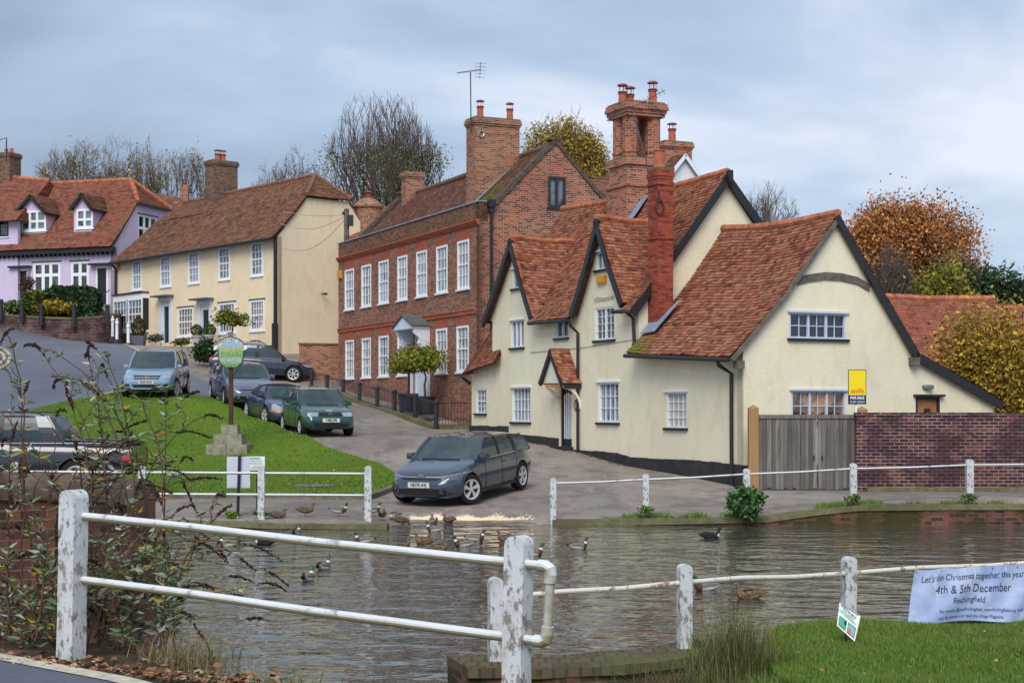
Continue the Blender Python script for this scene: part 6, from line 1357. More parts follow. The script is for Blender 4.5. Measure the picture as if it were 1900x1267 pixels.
# near kerb wall between pond and spillway, lawn and verge
kw = rough_wall('spillway_wall', [(-.36, 12.45, .2), (.2, 12.4, .2), (.9, 12.6, .2), (1.45, 12.95, .2), (2.1, 13.5, .22)], .62, -.8, ['bank_brick', 'spill_brick'], 'low mossy brick dividing wall below the near fence posts', cap=.07, dirn=(-.3, 1), amp=.02, step=.22, seed=4)
lawn = [(1.98, 12.2), (2.1, 13.2), (2.35, 13.9), (2.9, 14.35), (3.7, 14.8), (5.0, 15.3), (7.5, 15.8), (14, 16.4), (14, 4), (2.4, 4), (2.0, 8), (1.92, 10.2), (1.9, 11.3)]
def lawn_h(x, y): return .24 + .25 * np.clip((15.5 - y) / 6, 0, 1.4) + .03 * np.sin(x * 2.1 + y) + .02 * np.sin(y * 3.3) - .10 * np.clip((2.2 - x) / .5, 0, 1.2)
def flat_sheet(name, poly, hf, mat, step=.3, skirt=1.0, rough=0, kind='structure'):
    pts = []
    for i in range(len(poly)):
        a, b_ = Vector(poly[i]), Vector(poly[(i + 1) % len(poly)]); n = max(1, int((b_ - a).length / step)); pts += [tuple(a.lerp(b_, k / n)) for k in range(n)]
    gx = np.arange(min(p[0] for p in pts), max(p[0] for p in pts), step); gy = np.arange(min(p[1] for p in pts), max(p[1] for p in pts), step)
    def ins(p):
        c = False; n = len(pts)
        for i in range(n):
            ax, ay = pts[i]; bx, by = pts[(i + 1) % n]
            if (ay > p[1]) != (by > p[1]) and p[0] < (bx - ax) * (p[1] - ay) / (by - ay) + ax: c = not c
        return c
    inner = [(float(a), float(b_)) for a in gx for b_ in gy if ins((a, b_)) and min((a - p[0]) ** 2 + (b_ - p[1]) ** 2 for p in pts) > (step * .45) ** 2]
    v, f = cdt(pts, (), inner); xy = np.array([(p[0], p[1]) for p in v]); z = hf(xy[:, 0], xy[:, 1]) + nrg.uniform(-rough, rough, len(xy)); V = [(a[0], a[1], c) for a, c in zip(xy.tolist(), z.tolist())]; P = list(f)
    n0 = len(pts); b_ = len(V); V += V[:n0] + [(p[0], p[1], p[2] - skirt) for p in V[:n0]]; P += [(b_ + i, b_ + (i + 1) % n0, b_ + n0 + (i + 1) % n0, b_ + n0 + i) for i in range(n0)]
    o = mesh_obj(name, V, P, mat, uv=False, smooth=False); o['kind'] = kind; return o, ins
lw_, lawn_in = flat_sheet('near_lawn', lawn, lawn_h, TURF, rough=.012)
# blades of the near lawn
def blades(name, P, hh, w, mat, rs, label, lean=.5):
    n = len(P); a = rs.rand(n) * 6.28; l = (hh * (.5 + rs.rand(n)))[:, None]; dx = np.stack([np.cos(a), np.sin(a), np.zeros(n)], -1) * w; ln = np.stack([rs.normal(size=n) * lean, rs.normal(size=n) * lean, np.ones(n)], -1); ln /= np.linalg.norm(ln, axis=1)[:, None]
    V = np.stack([P - dx, P + dx, P + ln * l], 1).reshape(-1, 3); return tag(mesh_obj(name, V, np.arange(3 * n).reshape(n, 3), mat, None, var=rs.rand(n), uv=False), label, 'grass', kind='stuff')
GB = NM('grass_blade', .7, .3); v = GB.attr(); gn = GB.noise(.8, 4, .6)
c = GB.ramp(v, [(0, (.035, .085, .012)), (.5, (.085, .18, .02)), (.85, (.14, .25, .035)), (1, (.26, .26, .09))]); c = GB.mix(GB.ramp(gn, [(.42, 0), (.62, .65)]), c, (.15, .19, .04)); GB.color(c); GB = GB.m
rs_ = np.random.RandomState(9); n = 190000; P = np.stack([rs_.uniform(1.25, 7.2, n), 9.8 + (16.2 - 9.8) * rs_.rand(n) ** 1.0, np.zeros(n)], -1)
# keep inside the lawn and inside what a camera near here can see
ok = (P[:, 0] < (P[:, 1]) * .42)
from functools import reduce
poly_np = np.array(lawn)
def in_poly(P, poly):
    c = np.zeros(len(P), bool)
    for i in range(len(poly)):
        (ax, ay), (bx, by) = poly[i], poly[(i + 1) % len(poly)]
        with np.errstate(divide='ignore', invalid='ignore'): c ^= ((ay > P[:, 1]) != (by > P[:, 1])) & (P[:, 0] < (bx - ax) * (P[:, 1] - ay) / ((by - ay) if by != ay else 1e-9) + ax)
    return c
P = P[ok & in_poly(P, lawn)]; P[:, 2] = lawn_h(P[:, 0], P[:, 1]) - .005
blades('grass', P, .042, .0035, GB, rs_, 'short bright green mown grass of the near lawn')
# green's own short grass tufts for its edge
n = 70000; gp = np.array(green); P = np.stack([rs_.uniform(gp[:, 0].min(), gp[:, 0].max(), n), 35.8 + (57 - 35.8) * rs_.rand(n) ** 1.3, np.zeros(n)], -1); P = P[in_poly(P, green)]; P[:, 2] = H(P[:, 0], P[:, 1]) + .095
blades('grass', P, .05, .012, GB, rs_, 'short green grass over the sloping village green')
# rough grass tussock by the wall
def tussock(name, label, x, y, z, n, hh, spread, seed, cols, lean=.5, w=.004):
    rs = np.random.RandomState(seed); V = []; Fc = []; var = []
    for k in range(n):
        bx, by = x + rs.normal() * spread, y + rs.normal() * spread * .7; a = rs.rand() * 6.28; L_ = hh * rs.uniform(.5, 1.15); le = abs(rs.normal()) * lean + .1; d = np.array([cos(a), sin(a), 0]); s_ = np.array([-sin(a), cos(a), 0]) * w; b0 = len(V); m = 4
        for j in range(m + 1):
            t = j / m; c_ = np.array([bx, by, z]) + d * L_ * le * t ** 2 + np.array([0, 0, L_ * (t - .35 * le * t * t)]); ww = (1 - t) * .9 + .1; V.append(c_ - s_ * ww); V.append(c_ + s_ * ww)
        for j in range(m): Fc.append((b0 + 2 * j, b0 + 2 * j + 1, b0 + 2 * j + 3, b0 + 2 * j + 2)); var.append(0)
        v_ = rs.rand(); var[-m:] = [v_] * m
    m_ = NM('tussock_' + name, .8, .2); m_.color(m_.ramp(m_.attr(), cols))
    return tag(mesh_obj(name, np.array(V), np.array(Fc), m_.m, None, var=var, uv=False), label, 'grass tuft')
tc_ = [(0, (.05, .08, .02)), (.35, (.10, .14, .035)), (.65, (.17, .15, .06)), (1, (.32, .24, .12))]
tussock('grass_tussock', 'tall green and straw coloured grass tussock at the corner of the near lawn', 1.68, 11.7, .16, 1000, .66, .15, 3, tc_, .42)
tussock('reed_tussock', 'dull green wispy sedge leaning over the dividing wall', 1.2, 11.2, .03, 700, .50, .20, 4, [(0, (.04, .06, .02)), (.6, (.09, .10, .04)), (1, (.16, .12, .07))], .9)
tussock('lawn_edge_tuft', 'shaggy uncut grass along the left edge of the near lawn', 1.93, 10.9, .2, 1500, .24, .16, 6, [(0, (.05, .11, .02)), (.5, (.09, .19, .03)), (1, (.22, .22, .08))], .7)
tussock('bank_tuft', 'shaggy grass where the near lawn meets the pond behind the tussock', 2.1, 12.6, .16, 900, .18, .22, 8, [(0, (.05, .11, .02)), (.5, (.09, .19, .03)), (1, (.2, .22, .06))], .7)
# small sign stuck in the grass
def rotbox_sign(px0, py0, px1, py1, Y): pass
ws = empty('small_sign', at(1571, 1180, 12.9), 'small tilted white and green notice on a stake in the near grass', 'sign')
cnr = [Vector(at(1553, 1160, 13.0)), Vector(at(1586, 1190, 12.9)), Vector(at(1597, 1142, 12.95)), Vector(at(1558, 1117, 13.05))]
b = MB(); nn = (cnr[1] - cnr[0]).cross(cnr[3] - cnr[0]).normalized() * .006; b.hexa([*(c_ + nn for c_ in cnr), *(c_ - nn for c_ in cnr)]); b.build('board', plain('notice_white', (.72, .78, .74), .4, .4, var=.04), ws)
def bil(u, v): return cnr[0] * (1 - u) * (1 - v) + cnr[1] * u * (1 - v) + cnr[2] * u * v + cnr[3] * (1 - u) * v
fo = -nn.normalized() * (1 if nn.y > 0 else -1)
def patch_on(u0, u1, v0, v1, mat, name, o=.009):
    b = MB(); f_ = fo * o; b.add([bil(u0, v0) + f_, bil(u1, v0) + f_, bil(u1, v1) + f_, bil(u0, v1) + f_], [(0, 1, 2, 3)]); return b.build(name, mat, ws)
NAVY, GRN, REDP = plain('notice_navy', (.01, .04, .07), .5, var=0), plain('notice_green', (.05, .40, .30), .5, var=0), plain('notice_red', (.6, .12, .1), .5, var=0)
patch_on(.06, .94, .955, .985, NAVY, 'border'); patch_on(.08, .46, .08, .48, NAVY, 'symbol_frame'); patch_on(.54, .93, .08, .48, NAVY, 'symbol_frame'); patch_on(.11, .43, .11, .45, GRN, 'symbol', .011); patch_on(.57, .90, .11, .45, plain('notice_teal', (.2, .45, .5), .5, var=0), 'symbol', .011); patch_on(.60, .74, .13, .30, REDP, 'symbol', .013)
uu, vv = (cnr[1] - cnr[0]).normalized(), (cnr[3] - cnr[0]).normalized(); zz = uu.cross(vv).normalized(); vv = zz.cross(uu); Mx = Matrix((uu, vv, zz)).transposed().to_4x4()
for s_, v_, sz_, m_ in (('CORONAVIRUS', .86, .024, NAVY), ('STAY SAFELY', .74, .022, GRN), ('AND RESPONSIBLY', .64, .022, GRN)):
    t = text(s_, sz_, (0, 0, 0), ws, m_, ext=.0005); Mt = Matrix.Translation(bil(.46, v_) + fo * .011 - Vector(WLOC[ws.name])) @ Mx; t.matrix_local = Mt if True else Mt
b = MB(); q = bil(.5, .0); b.tube([q + Vector((0, .02, .1)), q + Vector((.01, .03, -.3))], .01, 6); b.build('stake', IRON, ws)
# banner tied to the near rail
bn_ = empty('banner', at(1690, 1053, 14.65), 'pale blue printed Christmas weekend banner tied to the near rail', 'banner')
BANM = NM('banner_print', .55, .3); f = BANM.noise(2.2, 5, .6, sc=(1, 1, 1.4)); c = BANM.mix(BANM.ramp(f, [(.35, 0), (.65, 1)]), (.24, .32, .56), (.42, .49, .70)); c = BANM.mix(BANM.ramp(BANM.noise(7, 4, .6), [(.58, 0), (.66, .45)]), c, (.62, .68, .82)); BANM.color(c); BANM = BANM.m
def rail_at(px):
    xs_ = [p[0] for p in npst]; i = 2; t = (px - 1573.5) / (1960 - 1573.5); return pr_pts[2].lerp(pr_pts[3], t)
nu, nv = 60, 14
def ban(u, v):   # u 0..1 along, v 0 top .. 1 bottom
    p = rail_at(1691 + (2010 - 1691) * u); bot = rail_at(1676 + (2006 - 1676) * u) + Vector((-.03, -.14, -.535 + .035 * sin(u * 7) + .05 * u))
    q = p.lerp(bot, v) + Vector((0, -.028, 0)); w_ = .03 * sin(u * 15 + v * 3) * v + .022 * sin(u * 33 + v * 5) * (v * (1 - v) * 3) + .012 * sin((u + v) * 50) * v * (1 - v); return q + Vector((0, w_, -.012 * abs(sin(u * 3.14 * 6)) * (1 - v)))
b = MB(); b.add([ban(i / nu, j / nv) for j in range(nv + 1) for i in range(nu + 1)], [(j * (nu + 1) + i, j * (nu + 1) + i + 1, (j + 1) * (nu + 1) + i + 1, (j + 1) * (nu + 1) + i) for j in range(nv) for i in range(nu)]); ob = b.build('cloth', BANM, bn_, uv=False, smooth=True)
def ban_text(s, size, u0, v0, mat, sx=1.0, align='LEFT', sh=0):
    t = text(s, size, (0, 0, 0), None, mat, align=align, ext=0, local=True, shear=sh); me = t.data; W_ = 1.78; 
    for vt in me.vertices:
        x, y = vt.co.x * sx, vt.co.y; q = ban(u0 + x / W_, v0 - y / .53); vt.co = q + Vector((0, -.006, 0)) - Vector(WLOC[bn_.name])
    t.rotation_euler = (0, 0, 0); t.scale = (1, 1, 1); t.location = (0, 0, 0); t.parent = bn_
INK = plain('banner_ink', (.03, .035, .08), .6, var=0)
ban_text("Let's do Christmas together this year", .088, .045, .17, INK, .80); ban_text('4th & 5th December', .115, .135, .40, INK, .80); ban_text('Finchingfield', .085, .235, .61, INK, .80)
ban_text('For details: @visitfinchingfield, www.finchingfield.org, look', .045, .165, .79, INK, .80); ban_text('out for posters or read the Village Magazine', .045, .165, .91, INK, .80)
b = MB()
for u in (0.005, .15, .3, .45, .6, .75, .9): p = ban(u, 0); b.tube([p + Vector((0, -.01, -.03)), p + Vector((.004, .03, .03)), p + Vector((.01, .06, -.02))], .005, 5)
b.build('cable_tie', BLACK, bn_, uv=False)
# village sign on its stepped stone base
sx0, sy0, sz0 = at(427, 843, 45); vsn = empty('village_sign', (sx0, sy0, h(sx0, sy0)), 'painted village sign on a timber post and stepped stone base on the green', 'sign')
zg = sz0
for i, (pa, pb, ya, yb_) in enumerate(((389, 465, 824, 852), (401, 453, 805, 824), (413, 443, 788, 805))):
    a, c = at(pa, yb_, 45), at(pb, ya, 45); w = c[0] - a[0]; n = (2, 1, 1)[i]
    for k in range(n):
        b = MB(); x0 = a[0] + w * k / n + .006; x1 = a[0] + w * (k + 1) / n - .006; j = rng.uniform(-.01, .01)
        b.hexa([(x, y, z) for z in (a[2] - (.1 if i == 0 else -.002), c[2]) for x, y in ((x0, 45 - w / 2 + j), (x1, 45 - w / 2 + j), (x1, 45 + w / 2 + j), (x0, 45 + w / 2 + j))])
        b.build('stone_step', STONE, vsn)
b = MB(); p0, p1 = at(428.5, 790, 45), at(428, 640, 45); b.box((p0[0], 45, (p0[2] + p1[2]) / 2), (.115, .115, p1[2] - p0[2])); b.build('post', plain('sign_oak', (.07, .035, .025), .8, var=.4, scale=5), vsn)
cxs, rS = 428, 26.5
mV = lambda a, z, o: (at(a, z, 44.9)[0], 44.9 - o, at(a, z, 44.9)[2])
prof = [(403, 640), (404, 660), (407, 674), (417, 683), (440, 683), (450, 675), (453, 660), (453.5, 640), (448, 631), (438, 626), (428, 624), (418, 626), (408, 631)]
b = MB(); b.prism(prof, mV, -.03, .015); pn = b.build('panel_frame', plain('sign_green', (.01, .06, .045), .5, var=.1), vsn)
PIC = NM('sign_picture', .5, .3); sep = PIC.n('ShaderNodeSeparateXYZ'); PIC.l(PIC.co.outputs['Object'], sep.inputs[0]); n1 = PIC.noise(9, 4, .6, sc=(1, 1, 2)); n2 = PIC.noise(22, 3, .6)
ma = PIC.n('ShaderNodeMath', operation='MULTIPLY_ADD'); ma.inputs[1].default_value = 1.25; PIC.l(sep.outputs[2], ma.inputs[0]); sc_n = PIC.n('ShaderNodeMath', operation='MULTIPLY_ADD'); sc_n.inputs[1].default_value = .22; sc_n.inputs[2].default_value = -.08; PIC.l(n1, sc_n.inputs[0]); PIC.l(sc_n.outputs[0], ma.inputs[2])
c = PIC.ramp(ma.outputs[0], [(0, (.06, .20, .06)), (.15, (.12, .30, .12)), (.3, (.3, .42, .38)), (.45, (.12, .28, .08)), (.6, (.2, .38, .12)), (.72, (.42, .36, .26)), (.8, (.2, .42, .6)), (1, (.25, .5, .7))])
c = PIC.mix(PIC.ramp(n2, [(.55, 0), (.62, .8)]), c, (.6, .5, .38)); c = PIC.mix(PIC.ramp(PIC.noise(16, 3), [(.64, 0), (.68, .8)]), c, (.12, .10, .07)); PIC.color(c)
prof2 = [(405.5, 645), (406, 660), (409, 673), (418, 681), (439, 681), (448, 673), (451, 660), (451.5, 645), (447, 637), (438, 632), (428, 630), (418, 632), (409.5, 637)]
b = MB(); b.prism(prof2, mV, .016, .022); b.build('picture', PIC.m, vsn, uv=False)
# arched name band
b = MB(); R1, R0 = 29.5, 23.0; cy_ = 656.5; th0, th1 = radians(30), radians(150); n = 16
pts_o = [(428 + R1 * cos(th0 + (th1 - th0) * k / n), cy_ - R1 * sin(th0 + (th1 - th0) * k / n)) for k in range(n + 1)]; pts_i = [(428 + R0 * cos(th0 + (th1 - th0) * k / n), cy_ - R0 * sin(th0 + (th1 - th0) * k / n)) for k in range(n + 1)]
for k in range(n): b.prism([pts_o[k], pts_o[k + 1], pts_i[k + 1], pts_i[k]], mV, .024, .034)
for sg_ in (-1, 1): e = 428 + sg_ * 27.5; b.prism([(e - 3, 642), (e + 3, 640), (e + 4, 646), (e, 649), (e - 4, 650)], mV, .023, .030)
b.build('name_band', plain('band_white', (.68, .74, .76), .5, var=.03), vsn)
word = 'FINCHINGFIELD'
for k, ch_ in enumerate(word):
    t = th1 - (th1 - th0) * (k + .7) / (len(word) + .4); R = 26.2; p = mV(428 + R * cos(t), cy_ - R * sin(t), .036)
    o_ = text(ch_, .098, p, vsn, BLACK, 'letter', rot=(pi / 2, 0, 0), bold=.002); o_.rotation_euler = (Matrix.Rotation(-(t - pi / 2) * 1.0, 3, 'Y') @ Matrix.Rotation(pi / 2, 3, 'X')).to_euler()
b = MB(); b.prism([(424, 616), (432, 616), (432, 624), (428, 627), (424, 624)], mV, 0, .03); b.build('crest', plain('crest_red', (.35, .10, .07), .5), vsn); b = MB()
for sg_ in (-1, 1): b.prism([(428 + sg_ * 4.5, 616), (428 + sg_ * 8, 618), (428 + sg_ * 9, 626), (428 + sg_ * 4.5, 626)], mV, -.01, .025)
b.build('crest_mantling', plain('crest_blue', (.18, .4, .5), .5), vsn)
b = MB()
for sg_ in (-1, 1): b.tube([mV(428 + sg_ * (2 + 14 * sin(k * .26)), 684 + 13 * (1 - cos(k * .26 * 1.0)) * 1.0 if False else 699 - 16 * sin(k * .26), .0) for k in range(7)], .012, 5)
b.build('scroll_bracket', IRON, vsn, uv=False)
# information notice by the fence
nt_ = empty('information_sign', at(442, 960, 30.6), 'blank grey back of a notice board on a thin black post by the pond fence', 'sign')
b = MB(); b.tube([at(441, 962, 30.6), at(444.5, 845, 30.6)], .03, 8); b.build('post', BLACK, nt_, uv=False)
b = MB(); p0, p1 = at(421, 905, 30.66), at(464, 847, 30.66); b.box(((p0[0] + p1[0]) / 2, 30.66, (p0[2] + p1[2]) / 2), (p1[0] - p0[0], .015, p1[2] - p0[2])); b.build('board', plain('notice_back', (.50, .55, .66), .5, var=.05), nt_)
n2_ = empty('toilets_sign', at(478, 960, 31.1), 'white public toilets notice with a teal band behind the grey board', 'sign'); p0, p1 = at(456, 872, 31.1), at(491.5, 846.5, 31.1)
b = MB(); b.box(((p0[0] + p1[0]) / 2, 31.1, (p0[2] + p1[2]) / 2), (p1[0] - p0[0], .015, p1[2] - p0[2])); b.build('board', plain('notice_white', (.7, .76, .76)), n2_); b = MB(); b.box((at(484, 0, 31.1)[0] - .08, 31.13, .75), (.03, .03, 1.0)); b.build('post', BLACK, n2_)
b = MB(); q0, q1 = at(464, 851, 31.09), at(483, 849, 31.09); b.box(((q0[0] + q1[0]) / 2, 31.088, (q0[2] + q1[2]) / 2), (q1[0] - q0[0], .006, q1[2] - q0[2])); b.build('teal_band', plain('teal', (.02, .28, .38), .5, var=0), n2_)
for s_, yy in (('PUBLIC TOILETS', 855), ('Recent Recreation', 859.5), ('Ground', 864), ('are here in the', 868)): text(s_, .036, at(475.5, yy, 31.085), n2_, NAVY, ext=.0005, sx=.9)

V = []; Fc = []; vr = []; r_ = random.Random(5)
for i in range(420):   # leaves blown against the cottage plinth
    s = r_.choice((r_.uniform(5.5, 13.5), r_.uniform(13, 16.5))); t = -.08 - abs(r_.gauss(0, .14)); x, y, _ = C.W(s, t, 0); z = h(x, y) + .012; q = .035 * r_.uniform(.5, 1.2); a = r_.uniform(0, 6.28); b0 = len(V); e1 = Vector((cos(a), sin(a), .3)) * q; e2 = Vector((-sin(a), cos(a), r_.uniform(-.5, .5))) * q * .7; c0 = Vector((x, y, z)); V += [c0 - e1, c0 + e2, c0 + e1, c0 - e2]; Fc.append((b0, b0 + 1, b0 + 2, b0 + 3)); vr.append(r_.uniform(.1, .8))
for (x0_, x1_, y0_, y1_, n_, s_, fn) in ((1.8, 5.2, 10.5, 15.2, 60, .022, lambda x, y: float(lawn_h(x, y)) + .035), (-14, -3.5, 37, 52, 260, .045, lambda x, y: h(x, y) + .15)):
    for i in range(n_):
        x, y = r_.uniform(x0_, x1_), r_.uniform(y0_, y1_)
        if x0_ < 0 and not in_poly(np.array([[x, y]]), green)[0]: continue
        z = fn(x, y); s = s_ * r_.uniform(.5, 1.2); a = r_.uniform(0, 6.28); b0 = len(V); e1 = Vector((cos(a), sin(a), .2)) * s; e2 = Vector((-sin(a), cos(a), r_.uniform(-.5, .5))) * s * .7; c0 = Vector((x, y, z)); V += [c0 - e1, c0 + e2, c0 + e1, c0 - e2]; Fc.append((b0, b0 + 1, b0 + 2, b0 + 3)); vr.append(r_.uniform(.4, 1))
tag(mesh_obj('fallen_leaves', V, Fc, LEAFLIT, None, var=vr, uv=False), 'scattered pale fallen leaves on the two grass areas', 'fallen leaves', kind='stuff')
# ---------------------------------------------------------------- cars
def paint(name, c, rough=.25, metal=.1):
    c = tuple(x * 1.5 for x in c)
    m = NM(name, rough, .5, metal); f = m.noise(2, 3); m.color(m.mix(f, tuple(x * .9 for x in c), tuple(x * 1.1 for x in c))); m.b.inputs['Coat Weight'].default_value = 1; m.b.inputs['Coat Roughness'].default_value = .03; MATS[name] = m.m; return m.m
RUBBER = plain('tyre_rubber', (.018, .018, .019), .85, .2, var=.15, scale=20)
TRIM = plain('black_trim', (.012, .012, .014), .4, .4, var=.1)
ALLOY = plain('alloy_rim', (.55, .55, .56), .4, .5, .35, var=.08)
CGLASS = NM('car_glass', .03, .5); CGLASS.color(CGLASS.mix(CGLASS.noise(2.6, 3, .6), (.010, .018, .020), (.055, .09, .10))); CGLASS.b.inputs['Coat Weight'].default_value = .35; CGLASS.b.inputs['Coat Roughness'].default_value = .02; CGLASS = CGLASS.m
LAMPG = plain('lamp_lens', (.36, .39, .42), .12, .7, .3, var=.25, scale=30, bump=0, coat=1)
DLAMP = plain('dark_lamp', (.10, .12, .14), .1, .6, .2, var=.3, scale=30, bump=0, coat=1)
TAIL = plain('tail_lens', (.35, .01, .01), .2, .6, var=.1, coat=1)
AMBER = plain('amber_lens', (.6, .16, .02), .2, .6, var=.1, coat=1)
CHROME = plain('chrome', (.65, .66, .68), .15, .5, .9, var=.03)
PLATE = plain('plate_white', (.62, .62, .58), .5, .3, var=.03)
PLATEK = plain('plate_black', (.01, .01, .01), .5, .3, var=0)
def smooth(a, k=2):
    a = np.array(a, float)
    for _ in range(k): a[1:-1] = (a[:-2] + 2 * a[1:-1] + a[2:]) / 4
    return a
def car(name, label, s, pos, fwd, cat='car', group=None, zoff=0, pitch=None):
    L_, Wd, Ht = s['L'], s['W'] / 2, s['H']; belt = s['belt']; xf, xr = s['xf'], s['xr']; Rw = s['Rw']
    # root orientation: +x forward
    fx, fy = fwd; l = sqrt(fx * fx + fy * fy); fx /= l; fy /= l; px, py, pz = pos
    dz = pitch if pitch is not None else (h(px + fx * 1.3, py + fy * 1.3) - h(px - fx * 1.3, py - fy * 1.3)) / 2.6
    X = Vector((fx, fy, dz)).normalized(); Y = Vector((0, 0, 1)).cross(X).normalized(); Zv = X.cross(Y)
    root = empty(name, pos, label, cat, group); root.rotation_euler = Matrix((X, Y, Zv)).transposed().to_euler()
    PM = s['paint']
    # ---- body shell
    n = 46; xs = np.linspace(-L_ / 2, L_ / 2, n); kx = lambda key: np.interp(xs, *zip(*s[key]))
    deck = smooth(kx('deck'), 1); bot = smooth(kx('bot'), 1); wid = smooth(kx('plan') * Wd, 1)
    shl = smooth(np.minimum(kx('shoulder') if 'shoulder' in s else deck - .04, deck - .02), 1)
    mb = MB(); rows = []
    for x, zd, zb, w, zs in zip(xs, deck, bot, wid, shl):
        H_ = zs - zb
        half = [(0, zb), (.80 * w, zb), (.93 * w, zb + .05), (.985 * w, zb + .22 * H_), (1.0 * w, zb + .50 * H_), (.985 * w, zb + .78 * H_), (.955 * w, zb + .93 * H_), (.91 * w, zs + .2 * (zd - zs)), (.80 * w, zs + .72 * (zd - zs)), (.45 * w, zd - .006), (0, zd)]
        ring = half + [(-y, z) for y, z in half[-2:0:-1]]; rows.append([(x, y, z) for y, z in ring])
    m = len(rows[0]); V = [v for r in rows for v in r]; P = [(i * m + k, i * m + (k + 1) % m, (i + 1) * m + (k + 1) % m, (i + 1) * m + k) for i in range(n - 1) for k in range(m)] + [tuple(range(m - 1, -1, -1)), tuple(range((n - 1) * m, n * m))]
    me = bpy.data.meshes.new('body'); bm = bmesh.new(); bv = [bm.verts.new(v) for v in V]
    for p in P: bm.faces.new([bv[i] for i in p])
    bmesh.ops.recalc_face_normals(bm, faces=bm.faces); bm.to_mesh(me); bm.free(); me.materials.append(PM); me.materials.append(TRIM)
    body = bpy.data.objects.new('body', me); COL.objects.link(body)
    cb = bmesh.new()
    for x in (xf, xr):
        for sy in (-1, 1): 
            g = bmesh.ops.create_cone(cb, cap_ends=True, segments=28, radius1=Rw * 1.13, radius2=Rw * 1.13, depth=.5); bmesh.ops.rotate(cb, verts=g['verts'], matrix=Matrix.Rotation(pi / 2, 3, 'X')); bmesh.ops.translate(cb, verts=g['verts'], vec=(x, sy * (Wd + .02), Rw))
    cm = bpy.data.meshes.new('cut'); cb.to_mesh(cm); cb.free(); cm.materials.append(PM); cm.materials.append(TRIM); cm.polygons.foreach_set('material_index', np.ones(len(cm.polygons), np.int32)); co = bpy.data.objects.new('cut', cm); COL.objects.link(co)
    md = body.modifiers.new('b', 'BOOLEAN'); md.operation = 'DIFFERENCE'; md.object = co; md.solver = 'EXACT'; md.material_mode = 'INDEX'
    bpy.context.view_layer.update(); dg = bpy.context.evaluated_depsgraph_get(); ne = bpy.data.meshes.new_from_object(body.evaluated_get(dg)); body.modifiers.clear(); body.data = ne; bpy.data.objects.remove(co)
    ang = radians(35)
    for p in ne.polygons: p.use_smooth = p.material_index == 0
    try: ne.set_sharp_from_angle(angle=ang)
    except Exception: pass
    body.parent = root; WLOC[body.name] = Vector((0, 0, 0))
    loc = dict(local=True, uv=False, origin=(0, 0, 0))
    # ---- greenhouse
    gb, gt = s['gb'], s['gt']      # (x_rear, x_front) at the belt and at the roof
    wb, wt = Wd * s.get('wb', .90), Wd * s.get('wt', .70); zr = Ht
    drp = lambda x: s.get('drop', .05) * max(0, -x / 1.6) ** 2
    def sidept(x, t, side, o=0):   # t 0 belt .. 1 roof
        w = wb + (wt - wb) * t; bow = .035 * sin(pi * t); e = 1 - .06 * max(0, abs(x) / (L_ / 2)) ** 2
        return (x, side * ((w + bow) * e + o), belt + (zr - .06 - drp(x) - belt) * t)
    def rowp(t, k=12):
        xr_, xf_ = gb[0] + (gt[0] - gb[0]) * t, gb[1] + (gt[1] - gb[1]) * t; pts = []
        for q in range(k + 1): pts.append(sidept(xr_ + (xf_ - xr_) * q / k, t, 1))
        yf = pts[-1][1]
        for q in range(1, 8): y = yf * (1 - 2 * q / 8); pts.append((xf_ + .13 * (1 - (y / yf) ** 2), y, pts[-1][2]))
        for q in range(k, -1, -1): pts.append(sidept(xr_ + (xf_ - xr_) * q / k, t, -1))
        yf = pts[0][1]
        for q in range(1, 8): y = -yf * (1 - 2 * q / 8); pts.append((xr_ - (.07 + .07 * sin(pi * max(0, t))) * (1 - (y / yf) ** 4), y, pts[-1][2]))
        return pts
    R = [rowp(t) for t in (-.12, 0, .25, .5, .75, 1.0)]; m = len(R[0]); g = MB(); g.add([v for r in R for v in r], [(i * m + k, i * m + (k + 1) % m, (i + 1) * m + (k + 1) % m, (i + 1) * m + k) for i in range(len(R) - 1) for k in range(m)] + [tuple(range((len(R) - 1) * m, len(R) * m))])
    g.build('glass', s.get('glass', CGLASS), body if False else root, smooth=False, **loc)
    # roof skin
    rm = MB(); nu, nv = 16, 10; gv = []
    x0, x1 = gt[0] - s.get('spoil', .06), gt[1] + .10
    for i in range(nu + 1):
        u = i / nu; x = x0 + (x1 - x0) * u; w = (wt + .012) * (1 - .06 * (abs(x) / (L_ / 2)) ** 2) * (1 - .05 * abs(2 * u - 1) ** 6)
        for j in range(nv + 1):
            v = 2 * j / nv - 1; xx = x + (-.0 if u < .5 else -.06 * v * v * u); z = zr - drp(x) - .045 * abs(v) ** 3 - s.get('rc', .05) * abs(2 * u - 1.05) ** 2.4 ; gv.append((xx, v * w, z))
    K_ = len(gv); gv2 = gv + [(x, y, z - .05) for x, y, z in gv]; f = [(i * (nv + 1) + j, (i + 1) * (nv + 1) + j, (i + 1) * (nv + 1) + j + 1, i * (nv + 1) + j + 1) for i in range(nu) for j in range(nv)]
    per = [j for j in range(nv)] + [i * (nv + 1) + nv for i in range(nu)] + [nu * (nv + 1) + nv - j for j in range(nv)] + [(nu - i) * (nv + 1) for i in range(nu)]
    f += [(per[i], per[(i + 1) % len(per)], per[(i + 1) % len(per)] + K_, per[i] + K_) for i in range(len(per))]
    f += [tuple(K_ + q for q in p[::-1]) for p in f[:nu * nv]]
    rm.add(gv2, f); rf = rm.build('roof', s.get('roofmat', PM), root, smooth=True, **loc)
    try: rf.data.set_sharp_from_angle(angle=radians(40))
    except Exception: pass
    # pillars
    pm = MB()
